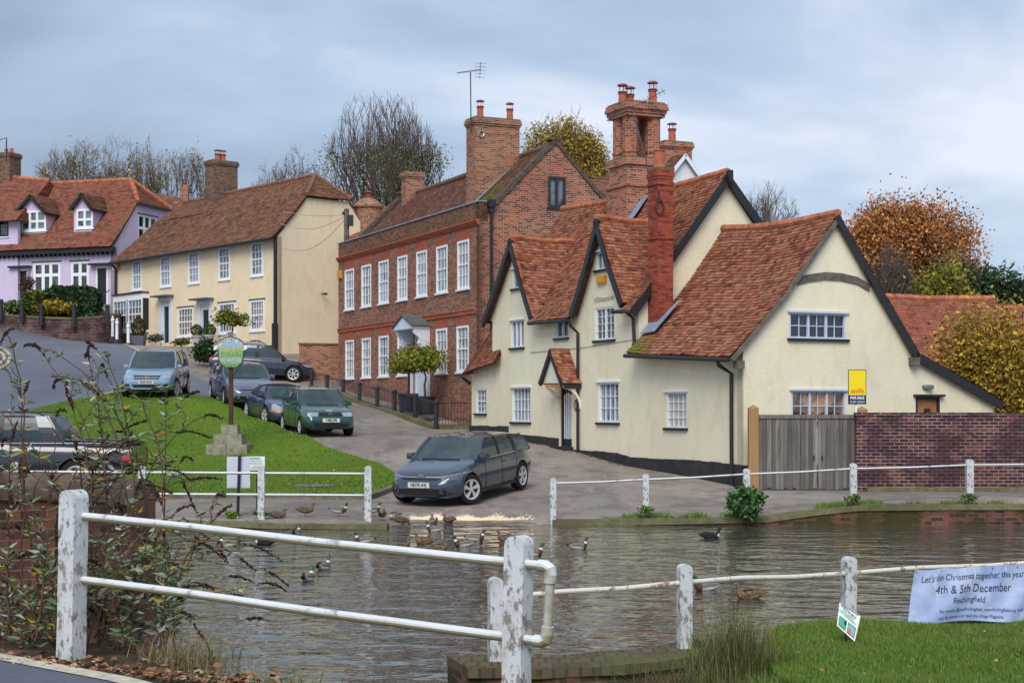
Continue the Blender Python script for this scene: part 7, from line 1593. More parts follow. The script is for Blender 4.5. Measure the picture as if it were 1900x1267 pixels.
    for side in (-1, 1):
        for (b0, b1, t0, t1, mat) in s['pillars']:
            pm.mi = mat; k = 5; vs = []
            for q in range(k + 1):
                t = q / k; xa, xb = b0 + (t0 - b0) * t, b1 + (t1 - b1) * t
                vs += [sidept(xa, t, side, .012), sidept(xb, t, side, .012), sidept(xb, t, side, -.03), sidept(xa, t, side, -.03)]
            pm.add(vs, [(4 * q + a, 4 * q + (a + 1) % 4, 4 * q + 4 + (a + 1) % 4, 4 * q + 4 + a) for q in range(k) for a in range(4)])
        # A pillar round the screen corner and belt line
        pm.mi = 0; A0 = Vector(sidept(gb[1] + .02, 0, side, 0)); A1 = Vector(sidept(gt[1] + .02, 1, side, 0)); pm.tube([A0, A0.lerp(A1, .5) + Vector((0, side * .03, 0)), A1], [.042, .035, .035], 6)
        A0 = Vector(sidept(gb[0] - .0, 0, side, 0)); A1 = Vector(sidept(gt[0], 1, side, 0)); pm.tube([A0, A0.lerp(A1, .5) + Vector((0, side * .03, 0)), A1], [.03, .03, .03], 6)
        pm.mi = s.get('beltm', 1); g0_ = s.get('beltr', gb[0]); pm.tube([sidept(g0_ + (gb[1] - g0_) * q / 8, 0.02, side, .008) for q in range(9)], .014, 5)
    pm.build('pillars', [PM, TRIM, CHROME], root, **loc)
    # ---- wheels
    for x in (xf, xr):
        for side in (-1, 1):
            st = s.get('steer', 0) if x == xf else 0; yc = side * (Wd - .115); w = MB(); wd2 = .105; N = 28
            prof = [(Rw * .66, -wd2), (Rw * .93, -wd2), (Rw, -wd2 * .6), (Rw, wd2 * .6), (Rw * .93, wd2), (Rw * .66, wd2)]
            M = Matrix.Translation((x, yc, Rw)) @ Matrix.Rotation(st, 4, 'Z')
            vs = [M @ Vector((r * cos(2 * pi * k / N), side * y, r * sin(2 * pi * k / N))) for r, y in prof for k in range(N)]; m = len(prof)
            w.add(vs, [(i * N + k, i * N + (k + 1) % N, (i + 1) * N + (k + 1) % N, (i + 1) * N + k) for i in range(m - 1) for k in range(N)] + [tuple(range(N - 1, -1, -1))]); wo = w.build('wheel', RUBBER, root, **loc)
            r_ = MB(); r_.mi = 1; q = Rw * .66
            vs = [M @ Vector((rr * cos(2 * pi * k / N), side * (wd2 - d), rr * sin(2 * pi * k / N))) for rr, d in ((q * .98, .05), (0.001, .05)) for k in range(N)]; r_.add(vs, [(k, (k + 1) % N, N + (k + 1) % N, N + k) for k in range(N)]); r_.mi = 0
            vs = [M @ Vector((rr * cos(2 * pi * k / N), side * (wd2 - d), rr * sin(2 * pi * k / N))) for rr, d in ((q * 1.04, -.004), (q * .90, .004), (q * .88, .045)) for k in range(N)]; r_.add(vs, [(i * N + k, i * N + (k + 1) % N, (i + 1) * N + (k + 1) % N, (i + 1) * N + k) for i in range(2) for k in range(N)])
            ns = s.get('spokes', 5); sw = s.get('spw', .36); tw = s.get('twist', 0)
            for k in range(ns):
                a = 2 * pi * k / ns; c0, c1 = a, a + tw
                poly = [(q * .16, c0 - sw * 1.4), (q * .93, c1 - sw), (q * .93, c1 + sw * .3), (q * .16, c0 + sw * 1.4)]
                r_.add([M @ Vector((rr * cos(t), side * (wd2 - .004 - d), rr * sin(t))) for d in (0, .03) for rr, t in poly], [(0, 1, 2, 3), (0, 1, 5, 4), (1, 2, 6, 5), (2, 3, 7, 6), (3, 0, 4, 7)])
            vs = [M @ Vector((rr * cos(2 * pi * k / 12), side * (wd2 - d), rr * sin(2 * pi * k / 12))) for rr, d in ((q * .22, .03), (q * .22, 0.002), (.001, 0)) for k in range(12)]; r_.add(vs, [(i * 12 + k, i * 12 + (k + 1) % 12, (i + 1) * 12 + (k + 1) % 12, (i + 1) * 12 + k) for i in range(2) for k in range(12)])
            ro = r_.build('rim', [ALLOY, TRIM], wo, **loc)
    # surface helper: outer x of the nose at a lateral y is flat, follow plan taper
    from mathutils.bvhtree import BVHTree
    bt = BVHTree.FromPolygons([v.co.copy() for v in ne.vertices], [tuple(p.vertices) for p in ne.polygons])
    def surf(y, z, front=1, o=0.004):
        q = bt.ray_cast(Vector((front * 5, y, z)), Vector((-front, 0, 0)))[0]
        if q is None or abs(q.x) < L_ * .3: return surf(y * .985, z - .008, front, o) if z > .2 else front * L_ * .45
        return q.x + front * o
    def shape(poly, mat, name, front=1, o=.006, sub=12, nz_=4):
        b_ = MB(); ys_ = [p[0] for p in poly]; y0, y1 = min(ys_), max(ys_); vs = []
        for q in range(sub + 1):
            y = y0 + (y1 - y0) * min(.999, max(.001, q / sub)); zz = []
            for i in range(len(poly)):
                (a, c), (d, e) = poly[i], poly[(i + 1) % len(poly)]
                if (a - y) * (d - y) <= 0 and a != d: zz.append(c + (e - c) * (y - a) / (d - a))
            for j in range(nz_ + 1): z = min(zz) + (max(zz) - min(zz)) * j / nz_; x = surf(y, z, front, o + .004); vs.append((x, y, z))
        K_ = len(vs); vs += [(x - front * .03, y, z) for x, y, z in vs]; w_ = nz_ + 1
        F_ = [(q * w_ + j, (q + 1) * w_ + j, (q + 1) * w_ + j + 1, q * w_ + j + 1) for q in range(sub) for j in range(nz_)]
        F_ += [(q * w_ + j, (q + 1) * w_ + j, K_ + (q + 1) * w_ + j, K_ + q * w_ + j) for q in range(sub) for j in (0, nz_)] + [(e + j, e + j + 1, K_ + e + j + 1, K_ + e + j) for e in (0, sub * w_) for j in range(nz_)]
        b_.add(vs, F_); return b_.build(name, mat, root, **loc)
    mats_ = dict(h=DLAMP, l=LAMPG, t=TRIM, c=CHROME, k=TRIM, a=AMBER, r=TAIL, p=PM, g=CGLASS)
    for nm, code, front, poly, mirror, o in s['nose']:
        shape(poly, mats_[code], nm, front, o)
        if mirror: shape([(-y, z) for y, z in poly], mats_[code], nm, front, o)
    if 'plate' in s:
        txt, zp = s['plate']; x = surf(0, zp, 1, .012); b_ = MB(); b_.box((x, 0, zp), (.02, .52, .115)); po_ = b_.build('number_plate', PLATE, root, **loc)
        text(txt, .105, (x + .012, 0, zp), root, PLATEK, 'plate_lettering', rot=(pi / 2, 0, pi / 2), local=True, sx=.86, bold=.003)
    if 'badge' in s:
        zb_, rb = s['badge']; x = surf(0, zb_, 1, .018); b_ = MB()
        b_.tube([(x, rb * cos(q * pi / 8), zb_ + rb * sin(q * pi / 8)) for q in range(17)], rb * .13, 5, cap=False)
        for seg in (((-.42, .85), (0, .12), (.42, .85)), ((-.8, .35), (-.38, -.78), (0, .02), (.38, -.78), (.8, .35))):
            b_.tube([(x, -y * rb, zb_ + z * rb) for y, z in seg], rb * .10, 4)
        b_.build('badge', CHROME, root, **loc)
    # mirrors, handles, wipers, rails
    for side in (-1, 1):
        b_ = MB(); c = Vector(sidept(gb[1] - .12, .02, side, .12)); 
        vs = [(c.x + .10 * a * (.55 if a > 0 else 1) * (1 - .25 * abs(e)), c.y + .105 * q, c.z + .06 + .07 * e) for e in (-1, 0, 1) for a, q in ((-1, -1), (1, -.7), (1, .7), (-1, 1))]
        b_.add(vs, [(0, 1, 2, 3), (8, 9, 10, 11)] + [(i * 4 + k, i * 4 + (k + 1) % 4, (i + 1) * 4 + (k + 1) % 4, (i + 1) * 4 + k) for i in range(2) for k in range(4)]); b_.bar((c.x, c.y - side * .1, c.z), (c.x, c.y, c.z + .02), .05, .03)
        b_.build('mirror', s.get('mirm', PM), root, **loc)
        b_ = MB()
        for hx in s.get('handles', ()): y_ = np.interp(hx, xs, wid) * .968; b_.bar((hx - .09, side * (y_ + .012), belt - .14), (hx + .09, side * (y_ + .012), belt - .135), .028, .03)
        if b_.V: b_.build('door_handle', s.get('handm', PM), root, **loc)
        # door shut lines and sill
        b_ = MB()
        for dx in s.get('doors', ()):
            w_ = float(np.interp(dx, xs, wid)); zb_ = float(np.interp(dx, xs, bot)); zs_ = float(np.interp(dx, xs, shl)); H_ = zs_ - zb_
            b_.tube([(dx, side * w_ * f_, zb_ + g_ * H_) for f_, g_ in ((.975, .14), (.990, .25), (1.0, .5), (.985, .78), (.96, .92), (.945, .98))], .007, 4)
        if s.get('sill', True):
            xs2 = np.linspace(xr + Rw * 1.2, xf - Rw * 1.2, 8); b_.tube([(x, side * np.interp(x, xs, wid) * .965, np.interp(x, xs, bot) + .06) for x in xs2], .035, 5)
        if b_.V: b_.build('side_trim', TRIM, root, **loc)
        if s.get('rails'):
            b_ = MB(); b_.tube([(gt[0] + .1, side * wt * .93, zr - .06), (gt[0] + .25, side * wt * .94, zr + .03), (gt[1] - .35, side * wt * .94, zr + .035), (gt[1] - .15, side * wt * .93, zr - .03)], .022, 6); b_.build('roof_rail', s['rails'], root, **loc)
    b_ = MB(); b_.tube([(gb[1] + .10, .45, belt + .03), (gb[1] + .16, .0, belt + .03), (gb[1] + .09, -.5, belt + .03)], .012, 4); b_.build('wiper', TRIM, root, **loc)
    return root
base = dict(steer=0)
golf = dict(L=4.28, W=1.79, H=1.43, belt=.92, xf=1.30, xr=-1.32, Rw=.33, paint=paint('grey_blue_paint', (.022, .032, .050)), gb=(-2.0, .92), gt=(-1.62, .28), wt=.76,
    deck=[(-2.14, .80), (-2.08, .93), (-1.7, .98), (.9, .97), (1.3, .90), (1.75, .80), (2.0, .70), (2.10, .62), (2.14, .52)], bot=[(-2.14, .42), (-1.9, .22), (-1.3, .19), (1.3, .17), (1.95, .19), (2.14, .26)],
    plan=[(-2.14, .80), (-2.0, .91), (-1.5, .985), (0, 1), (1.3, .985), (1.75, .93), (2.0, .80), (2.10, .68), (2.14, .58)],
    shoulder=[(-2.14, .78), (-1.7, .93), (.9, .91), (1.4, .84), (1.8, .74), (2.14, .5)],
    pillars=[(-.28, -.18, -.22, -.12, 1), (-1.15, -1.07, -1.0, -.93, 1), (-2.02, -1.24, -1.66, -1.06, 0)], spoil=.13, beltr=-1.2, drop=.08, beltm=2,
    nose=[('headlight', 'h', 1, [(.46, .66), (.86, .72), (.88, .67), (.80, .60), (.60, .585), (.48, .63)], True, .006), ('lamp_strip', 'c', 1, [(.46, .672), (.86, .735), (.86, .722), (.46, .656)], True, .01), ('lamp_strip', 'c', 1, [(.10, .668), (.46, .668), (.46, .652), (.10, .652)], True, .01), ('grille', 't', 1, [(-.60, .42), (.60, .42), (.72, .30), (.55, .245), (-.55, .245), (-.72, .30)], False, .006), ('bumper_lip', 'c', 1, [(-.62, .235), (.62, .235), (.62, .215), (-.62, .215)], False, .012), ('bumper_line', 't', 1, [(-.5, .645), (.5, .645), (.46, .61), (-.46, .61)], False, .006)],
    plate=('ND70 AVJ', .50), badge=(.655, .062), handles=(-.32, -1.2), doors=(.62, -.23, -1.02), spokes=5, spw=.36, twist=.5, steer=-.42)
golf['roofmat'] = golf['paint']
pf, pr0 = Vector((-.93, 34.3)), Vector((.19, 36.7)); fw = (pf - pr0).normalized(); rt = Vector((fw.y, -fw.x))  # right hand of travel
def place(front_px, front_Y, rear_px, rear_Y, s, near='left'):
    """wheel contact pixels of the near side -> car centre and heading"""
    a = Vector(((front_px - CX) * front_Y / F, front_Y)); b_ = Vector(((rear_px - CX) * rear_Y / F, rear_Y)); fw = (a - b_).normalized(); lf = Vector((-fw.y, fw.x)); sgn = 1 if near == 'left' else -1
    mid = (a + b_) / 2 - lf * sgn * (s['W'] / 2 - .1) - fw * ((s['xf'] + s['xr']) / 2); return (mid.x, mid.y, h(mid.x, mid.y) + .02), (fw.x, fw.y)
p_, f_ = place(871, 34.3, 965, 36.7, golf); g_ = car('hatchback_car', 'dark grey blue hatchback with grey alloy wheels nearest the pond slipway', golf, p_, f_, group=None); print('golf', p_, f_)
hatch = dict(golf, beltr=-1.4, L=3.74, W=1.63, H=1.42, belt=.90, xf=1.18, xr=-1.22, Rw=.28, paint=paint('green_paint', (.004, .040, .032)), gb=(-1.76, .78), gt=(-1.50, .18),
    deck=[(-1.87, .78), (-1.82, .92), (-1.5, .95), (.75, .94), (1.3, .86), (1.68, .76), (1.80, .66), (1.87, .52)], bot=[(-1.87, .40), (-1.7, .25), (-1.2, .2), (1.2, .2), (1.75, .22), (1.87, .28)],
    plan=[(-1.87, .86), (-1.7, .95), (-1.2, .99), (0, 1), (1.2, .985), (1.65, .93), (1.80, .86), (1.87, .78)], shoulder=[(-1.87, .76), (-1.5, .91), (.75, .90), (1.3, .82), (1.7, .72), (1.87, .5)],
    pillars=[(-.42, -.28, -.38, -.26, 1), (-1.12, -1.04, -1.02, -.95, 0), (-1.78, -1.47, -1.52, -1.26, 0)], spoil=.05, beltm=1,
    nose=[('headlight', 'l', 1, [(.36, .73), (.70, .73), (.72, .62), (.38, .61)], True, .008), ('grille', 't', 1, [(-.34, .72), (.34, .72), (.34, .62), (-.34, .62)], False, .006), ('bumper_intake', 't', 1, [(-.60, .42), (.60, .42), (.62, .27), (-.62, .27)], False, .006), ('sticker', 'c', 1, [(-.10, .80), (.10, .80), (.10, .76), (-.10, .76)], False, .01)],
    plate=('Y482 JPB', .50), badge=(.67, .055), handles=(-.42, ), doors=(.55, -.35), spokes=6, spw=.25, twist=0, steer=0, mirm=None, roofmat=None)
hatch['mirm'] = hatch['paint']; hatch['roofmat'] = hatch['paint']
p_, f_ = place(562, 47.0, 528, 49.4, hatch, 'right'); car('hatchback_car', 'old dark green small hatchback at the front of the parked row', hatch, p_, f_, group='cars parked along the green')
boxs = dict(golf, beltr=-1.2, L=4.30, W=1.78, H=1.27, belt=.86, xf=1.25, xr=-1.18, Rw=.32, paint=paint('midnight_paint', (.010, .016, .05)), gb=(-1.25, .62), gt=(-.72, .15), wb=.82, wt=.60,
    deck=[(-2.15, .60), (-2.0, .78), (-1.3, .90), (.6, .87), (1.1, .82), (1.6, .72), (1.95, .58), (2.15, .40)], bot=[(-2.15, .36), (-1.9, .2), (-1.2, .16), (1.2, .15), (1.9, .17), (2.15, .24)],
    plan=[(-2.15, .66), (-1.9, .86), (-1.3, .99), (-.6, .97), (0, .95), (.7, .97), (1.25, .99), (1.7, .90), (2.0, .74), (2.15, .56)], shoulder=[(-2.15, .55), (-1.7, .80), (-1.2, .86), (0, .80), (.7, .80), (1.25, .80), (1.7, .66), (2.15, .38)],
    pillars=[(-1.25, -.55, -.72, -.30, 1)], spoil=.02, rc=.09, beltm=1,
    nose=[('headlight', 'l', 1, [(.50, .64), (.62, .73), (.74, .70), (.78, .58), (.66, .50), (.52, .50)], True, .012), ('indicator', 'a', 1, [(.56, .50), (.78, .56), (.80, .50), (.60, .45)], True, .012), ('intake', 't', 1, [(.20, .36), (.62, .36), (.62, .26), (.20, .26)], True, .006)], plate=('W7 SPR', .42), handles=(-.35, ), doors=(.55, -.62), roofmat=plain('soft_top', (.02, .02, .024), .9, .1), spokes=5, spw=.28, steer=.15)
del boxs['badge']; del boxs['plate']; boxs['mirm'] = boxs['paint']
p_, f_ = place(496, 50.5, 461, 52.8, boxs, 'right'); car('convertible_car', 'low midnight blue convertible with a black soft top between two hatchbacks', boxs, p_, f_, group='cars parked along the green')
golf2 = dict(golf, paint=paint('steel_grey_paint', (.06, .075, .11)), steer=-.1, plate=None, spokes=5, spw=.3)
del golf2['plate']; golf2['roofmat'] = golf2['paint']
p_, f_ = place(419, 54.0, 394, 56.4, golf2, 'right'); car('hatchback_car', 'metallic grey hatchback behind the village sign', golf2, p_, f_, group='cars parked along the green')
suv = dict(golf, beltr=-1.95, drop=.05, spoil=.08, L=4.43, W=1.82, H=1.66, belt=1.02, xf=1.32, xr=-1.28, Rw=.35, paint=paint('silver_blue_paint', (.125, .20, .28)), gb=(-2.0, .98), gt=(-1.65, .32),
    deck=[(-2.21, .90), (-2.15, 1.02), (-1.8, 1.07), (.95, 1.07), (1.45, 1.0), (1.85, .92), (2.08, .80), (2.21, .62)], bot=[(-2.21, .5), (-1.9, .3), (-1.2, .25), (1.2, .25), (1.9, .27), (2.21, .36)],
    shoulder=[(-2.21, .85), (-1.7, 1.02), (.95, 1.01), (1.45, .94), (1.9, .84), (2.21, .58)], plan=[(-2.21, .84), (-2.0, .93), (-1.5, .99), (0, 1), (1.3, .99), (1.85, .94), (2.1, .84), (2.21, .72)],
    pillars=[(-.25, -.13, -.2, -.08, 1), (-1.2, -1.1, -1.1, -1.0, 1), (-2.05, -1.8, -1.72, -1.55, 0)],
    nose=[('headlight', 'l', 1, [(.50, .80), (.82, .90), (.86, .80), (.80, .72), (.56, .70)], True, .008), ('grille', 't', 1, [(-.48, .84), (.48, .84), (.40, .68), (-.40, .68)], False, .005), ('grille_bar', 'c', 1, [(-.48, .85), (.48, .85), (.47, .825), (-.47, .825)], False, .014), ('grille_bar', 'c', 1, [(-.45, .775), (.45, .775), (.44, .75), (-.44, .75)], False, .014), ('grille_bar', 'c', 1, [(-.41, .70), (.41, .70), (.40, .675), (-.40, .675)], False, .014), ('intake', 't', 1, [(-.5, .52), (.5, .52), (.46, .42), (-.46, .42)], False, .006), ('fog_recess', 't', 1, [(.58, .54), (.76, .54), (.74, .46), (.56, .46)], True, .006)],
    plate=('EA09 EAW', .60), badge=(.765, .075), handles=(-.35, -1.25), rails=CHROME, spokes=7, spw=.2, twist=0, steer=-.25)
suv['roofmat'] = suv['mirm'] = suv['paint']
p_, f_ = place(324, 54.6, 345, 57.1, suv); p_ = (p_[0], p_[1], p_[2]); print('suv', p_, f_)
car('suv_car', 'silver blue four wheel drive car with roof rails at the top edge of the green', suv, p_, f_, group=None)
suv2 = dict(suv, L=4.75, W=1.90, H=1.68, belt=1.0, xf=1.42, xr=-1.40, Rw=.37, paint=paint('navy_black_paint', (.012, .016, .03)), gb=(-2.15, 1.05), gt=(-1.65, .32), rails=CHROME, beltm=2,
    deck=[(-2.37, .92), (-2.3, 1.0), (-1.9, 1.05), (1.0, 1.04), (1.5, .99), (2.0, .90), (2.25, .78), (2.37, .62)], bot=[(-2.37, .5), (-2.0, .3), (-1.3, .25), (1.3, .25), (2.0, .28), (2.37, .38)],
    shoulder=[(-2.37, .88), (-1.9, 1.0), (1.0, .99), (1.5, .93), (2.1, .82), (2.37, .58)], plan=[(-2.37, .84), (-2.1, .94), (-1.5, .99), (0, 1), (1.4, .99), (2.0, .92), (2.25, .82), (2.37, .70)], handles=(-.45, -1.35), doors=(.7, -.3, -1.2),
    pillars=[(-.35, -.22, -.28, -.15, 1), (-1.35, -1.25, -1.2, -1.1, 1), (-2.2, -1.95, -1.72, -1.55, 0)],
    nose=[('headlight', 'l', 1, [(.50, .78), (.86, .84), (.86, .72), (.56, .68)], True, .008), ('grille', 't', 1, [(-.42, .82), (.42, .82), (.36, .50), (-.36, .50)], False, .006), ('tail_lamp', 'r', -1, [(.42, .98), (.86, .98), (.86, .86), (.48, .86)], True, .008), ('tail_trim', 'c', -1, [(-.7, .46), (.7, .46), (.7, .42), (-.7, .42)], False, .01)])
del suv2['plate']; del suv2['badge']; suv2['roofmat'] = suv2['mirm'] = suv2['paint']
cx_ = at(484, 0, 71.6)[0]; car('estate_car', 'dark navy estate car with chrome roof rails parked side on by the cream house', suv2, (cx_, 71.6, 3.62), (.975, .2), pitch=-.05, group=None)
# ---- pickup seen side on behind the left parapet
pk = dict(suv, L=5.2, W=1.86, H=1.78, belt=1.12, xf=1.62, xr=-1.45, Rw=.39, paint=paint('pickup_paint', (.007, .010, .018)), glass=plain('pickup_glass', (.02, .04, .05), .22, .4, var=.3, scale=2, bump=0), gb=(-1.15, 1.30), gt=(-.78, .55), wt=.78, rails=TRIM, spoil=.03,
    deck=[(-2.6, 1.06), (-2.55, 1.12), (-1.25, 1.14), (-1.1, 1.17), (1.25, 1.17), (1.7, 1.1), (2.3, 1.02), (2.5, .9), (2.6, .7)], bot=[(-2.6, .5), (-2.3, .42), (-1.4, .38), (1.4, .34), (2.3, .34), (2.6, .45)],
    shoulder=[(-2.6, 1.04), (-.6, 1.08), (1.25, 1.10), (1.7, 1.04), (2.3, .94), (2.6, .66)], plan=[(-2.6, .93), (-2.4, .97), (-1.5, 1), (0, 1), (1.6, .99), (2.2, .93), (2.45, .84), (2.6, .74)],
    pillars=[(.18, .34, .14, .28, 1), (-1.18, -.72, -.80, -.52, 0)], handles=(.15, -.52), doors=(1.05, .34, -.66), mirm=None, nose=[('headlight', 'l', 1, [(.50, .90), (.84, .92), (.84, .78), (.54, .76)], True, .008), ('grille', 't', 1, [(-.42, .92), (.42, .92), (.36, .66), (-.36, .66)], False, .006), ('tail_lamp', 'r', -1, [(.76, 1.0), (.90, 1.0), (.90, .70), (.78, .70)], True, .008)])
del pk['plate']; del pk['badge']; pk['roofmat'] = pk['mirm'] = pk['paint']
xt = at(256, 0, 34.4)[0]; pkr = car('pickup_truck', 'dark blue grey pickup truck seen side on behind the left brick parapet', pk, (xt - 2.6, 34.5, .42), (-1, -.02), cat='pickup', pitch=0)
b = MB()
for sy in (-1, 1): b.tube([(-2.5, sy * .86, 1.13), (-1.9, sy * .86, 1.17), (-1.2, sy * .84, 1.20)], .035, 6)
b.box((-1.9, 0, 1.12), (1.3, 1.5, .05)); b.build('load_bed', TRIM, pkr, local=True, uv=False, origin=(0, 0, 0))

# ---------------------------------------------------------------- ducks
DK = {'head': plain('drake_green', (.006, .07, .035), .3, .6, var=.3, scale=60), 'body': NM('drake_grey', .8, .2).m, 'breast': plain('drake_breast', (.10, .04, .03), .8, var=.2, scale=60), 'ring': plain('duck_white', (.65, .65, .65), .7, var=.1), 'bill': plain('drake_bill', (.5, .32, .05), .5, var=.1), 'tail': plain('duck_black', (.015, .015, .018), .7, var=.2), 'leg': plain('duck_leg', (.6, .17, .05), .6, var=.1), 'bill2': plain('hen_bill', (.25, .13, .05), .6, var=.2)}
m = NM('drake_side', .8, .2); m.color(m.mix(m.noise(40, 4), (.32, .31, .29), (.5, .49, .47))); DK['body'] = m.m
m = NM('drake_back', .8, .2); m.color(m.mix(m.noise(50, 4), (.12, .10, .08), (.25, .22, .19))); DK['back'] = m.m
m = NM('hen_mottle', .85, .15); f_n = m.noise(38, 4, .7); m.color(m.ramp(f_n, [(.35, (.045, .03, .02)), (.5, (.14, .095, .06)), (.68, (.28, .20, .13))])); DK['hen'] = m.m
m = NM('hen_head_mottle', .85, .15); m.color(m.mix(m.noise(70, 4), (.10, .075, .05), (.20, .15, .10))); DK['henh'] = m.m
def duck(px, py, ang, kind, pose, label, Y=None, sc=.72):
    """pose: swim, stand, sit, feed (head down)"""
    if pose == 'swim': Yd = CZ * F / (py - HY); z = 0.0
    else:
        Yd = Y; z = h((px - CX) * Y / F, Y) if Y > 30.3 else .09
    x = (px - CX) * Yd / F; L_ = .27 * sc; up = {'swim': .035, 'stand': .15, 'sit': .07, 'feed': .14}[pose] * sc
    b = MB(); N = 12; S = sc
    spine = [(-.30, .085, .004), (-.265, .075, .022), (-.20, .05, .055), (-.10, .015, .085), (0, 0, .098), (.10, .005, .092), (.165, .035, .072), (.195, .085, .045), (.20, .13, .032), (.205, .17, .034), (.222, .20, .037), (.252, .207, .030), (.276, .203, .015)]
    if pose == 'feed': spine = spine[:6] + [(.17, -.01, .07), (.21, -.04, .045), (.235, -.075, .034), (.25, -.10, .035), (.27, -.115, .034), (.29, -.125, .026), (.305, -.13, .014)]
    if pose == 'sit': spine = spine[:7] + [(.17, .07, .055), (.16, .10, .038), (.165, .13, .035), (.185, .15, .036), (.215, .155, .03), (.24, .152, .015)]
    ca, sa = cos(ang), sin(ang)
    def wp(u, v, w): return (x + (u * ca - v * sa) * S, Yd + (u * sa + v * ca) * S, z + up + w * S)
    vs = []
    for i, (u, w, r) in enumerate(spine):
        a, c = spine[max(0, i - 1)], spine[min(len(spine) - 1, i + 1)]; d = Vector((c[0] - a[0], c[1] - a[1])).normalized(); nn = Vector((-d.y, d.x)); fl = .78 if i < 6 else 1.0
        for k in range(N): t = 2 * pi * k / N; vs.append(wp(u + nn.x * r * sin(t) * fl, r * cos(t) * 1.0, w + nn.y * r * sin(t) * fl))
    male = kind == 'male'; base0 = len(b.V); b.V.extend(vs)
    for i in range(len(spine) - 1):
        for k in range(N):
            sn = sin(2 * pi * (k + .5) / N)
            if male: mi = 5 if i < 2 else ((4 if sn > .45 else 0) if i < 5 else (1 if i < 7 else (2 if i == 7 else 3)))
            elif kind == 'dark': mi = 5 if not (i == 6 and sn < 0) else 2
            elif kind == 'grey': mi = 4 if sn > .3 and i < 6 else (0 if i < 7 else 3)
            else: mi = 0 if i < 7 else 3
            b.P.append((base0 + i * N + k, base0 + i * N + (k + 1) % N, base0 + (i + 1) * N + (k + 1) % N, base0 + (i + 1) * N + k)); b.M.append(mi); b.R.append(.5)
    b.mi = 5 if male else 0; b.P.append(tuple(base0 + k for k in range(N))); b.M.append(b.mi); b.R.append(.5)
    hd = spine[-3]; b.mi = 6; e = spine[-1]; dn = -.02 if pose != 'feed' else -.03
    b.add([wp(e[0] - .012, -.016, e[1] + .012), wp(e[0] - .012, .016, e[1] + .012), wp(e[0] - .012, .016, e[1] - .012), wp(e[0] - .012, -.016, e[1] - .012), wp(e[0] + .05, -.013, e[1] + dn + .006), wp(e[0] + .05, .013, e[1] + dn + .006), wp(e[0] + .05, .013, e[1] + dn - .004), wp(e[0] + .05, -.013, e[1] + dn - .004)], [(0, 1, 5, 4), (1, 2, 6, 5), (2, 3, 7, 6), (3, 0, 4, 7), (4, 5, 6, 7)])
    for sd_ in (-1, 1):  # folded wings
        b.mi = 4 if kind != 'female' else 0; pts = []
        for i in range(7):
            q = i / 6; pts.append((.11 - .36 * q, .03 + .03 * sin(q * pi), .05 * sin(pi * min(1, q * 1.1 + .1)) ** .7 + .004))
        vs = []
        for u, w, r in pts:
            for k in range(5): t = -.5 + 2.0 * k / 4; vs.append(wp(u, sd_ * (.104 - .045 * max(0, -u) / .25) * cos(t * .55 - .1) * (1 if u > -.15 else .8), w + .055 * sin(t) * (1 if u > -.2 else .5)))
        b.add(vs, [(i * 5 + k, i * 5 + k + 1, (i + 1) * 5 + k + 1, (i + 1) * 5 + k) for i in range(6) for k in range(4)])
    b.mi = 5
    for sd_ in (-1, 1): c_ = wp(spine[-3][0] + .012, sd_ * (spine[-3][2] * .93), spine[-3][1] + .012); b.lathe([(.001, -.005), (.006 * S, 0), (.001, .005)], c_, 6)
    if pose in ('stand', 'feed'):
        b.mi = 7
        for sd_ in (-1, 1): b.tube([wp(-.01, sd_ * .04, -.05), wp(.005, sd_ * .04, -.10), wp(0, sd_ * .04, -up / S + .008)], .009 * S, 5); b.add([wp(0, sd_ * .04, -up / S + .01), wp(.06, sd_ * .04 - .025, -up / S + .006), wp(.06, sd_ * .04 + .025, -up / S + .006)], [(0, 1, 2)])
    hen = DK['hen']; ms = [DK['body'] if kind in ('male', 'grey') else (DK['tail'] if kind == 'dark' else hen), DK['breast'], DK['ring'], DK['head'] if male else (DK['henh'] if kind != 'dark' else DK['tail']), DK['back'] if kind in ('male', 'grey') else (DK['tail'] if kind == 'dark' else hen), DK['tail'], DK['bill'] if male else DK['bill2'], DK['leg']]
    o = b.build('duck', ms, None, uv=False, smooth=True)
    tag(o, label, 'duck', 'ducks at the pond'); return o
LFT, RGT = pi, 0.0
for a in ((566, 954, RGT, 'female', 'stand', 'brown duck standing on the path facing right between the two left fence posts', 30.9), (515, 957, RGT + .3, 'female', 'sit', 'brown duck sitting just right of the fence post by the black sign post', 30.4),
          (628, 955, RGT, 'male', 'stand', 'green headed drake standing on the path facing right near the end fence post', 31.0), (691, 953, .5, 'male', 'stand', 'green headed drake half hidden behind the end fence post', 31.3), (709, 957, 1.4, 'female', 'sit', 'brown duck seen from behind just right of the end fence post', 31.0),
          (733, 960, -2.2, 'grey', 'feed', 'grey backed duck feeding at the left end of the pale grain', 31.6), (744, 962, .3, 'female', 'feed', 'brown duck with its head down beside the grey backed duck on the grain', 31.3), (805, 967, 1.9, 'grey', 'sit', 'pale grey duck seen from behind feeding at the water edge', 31.5), (833, 965, 2.4, 'female', 'sit', 'brown duck seen from behind at the water edge below the car', 31.6)):
    duck(a[0], a[1], a[2], a[3], a[4], a[5], Y=a[6])
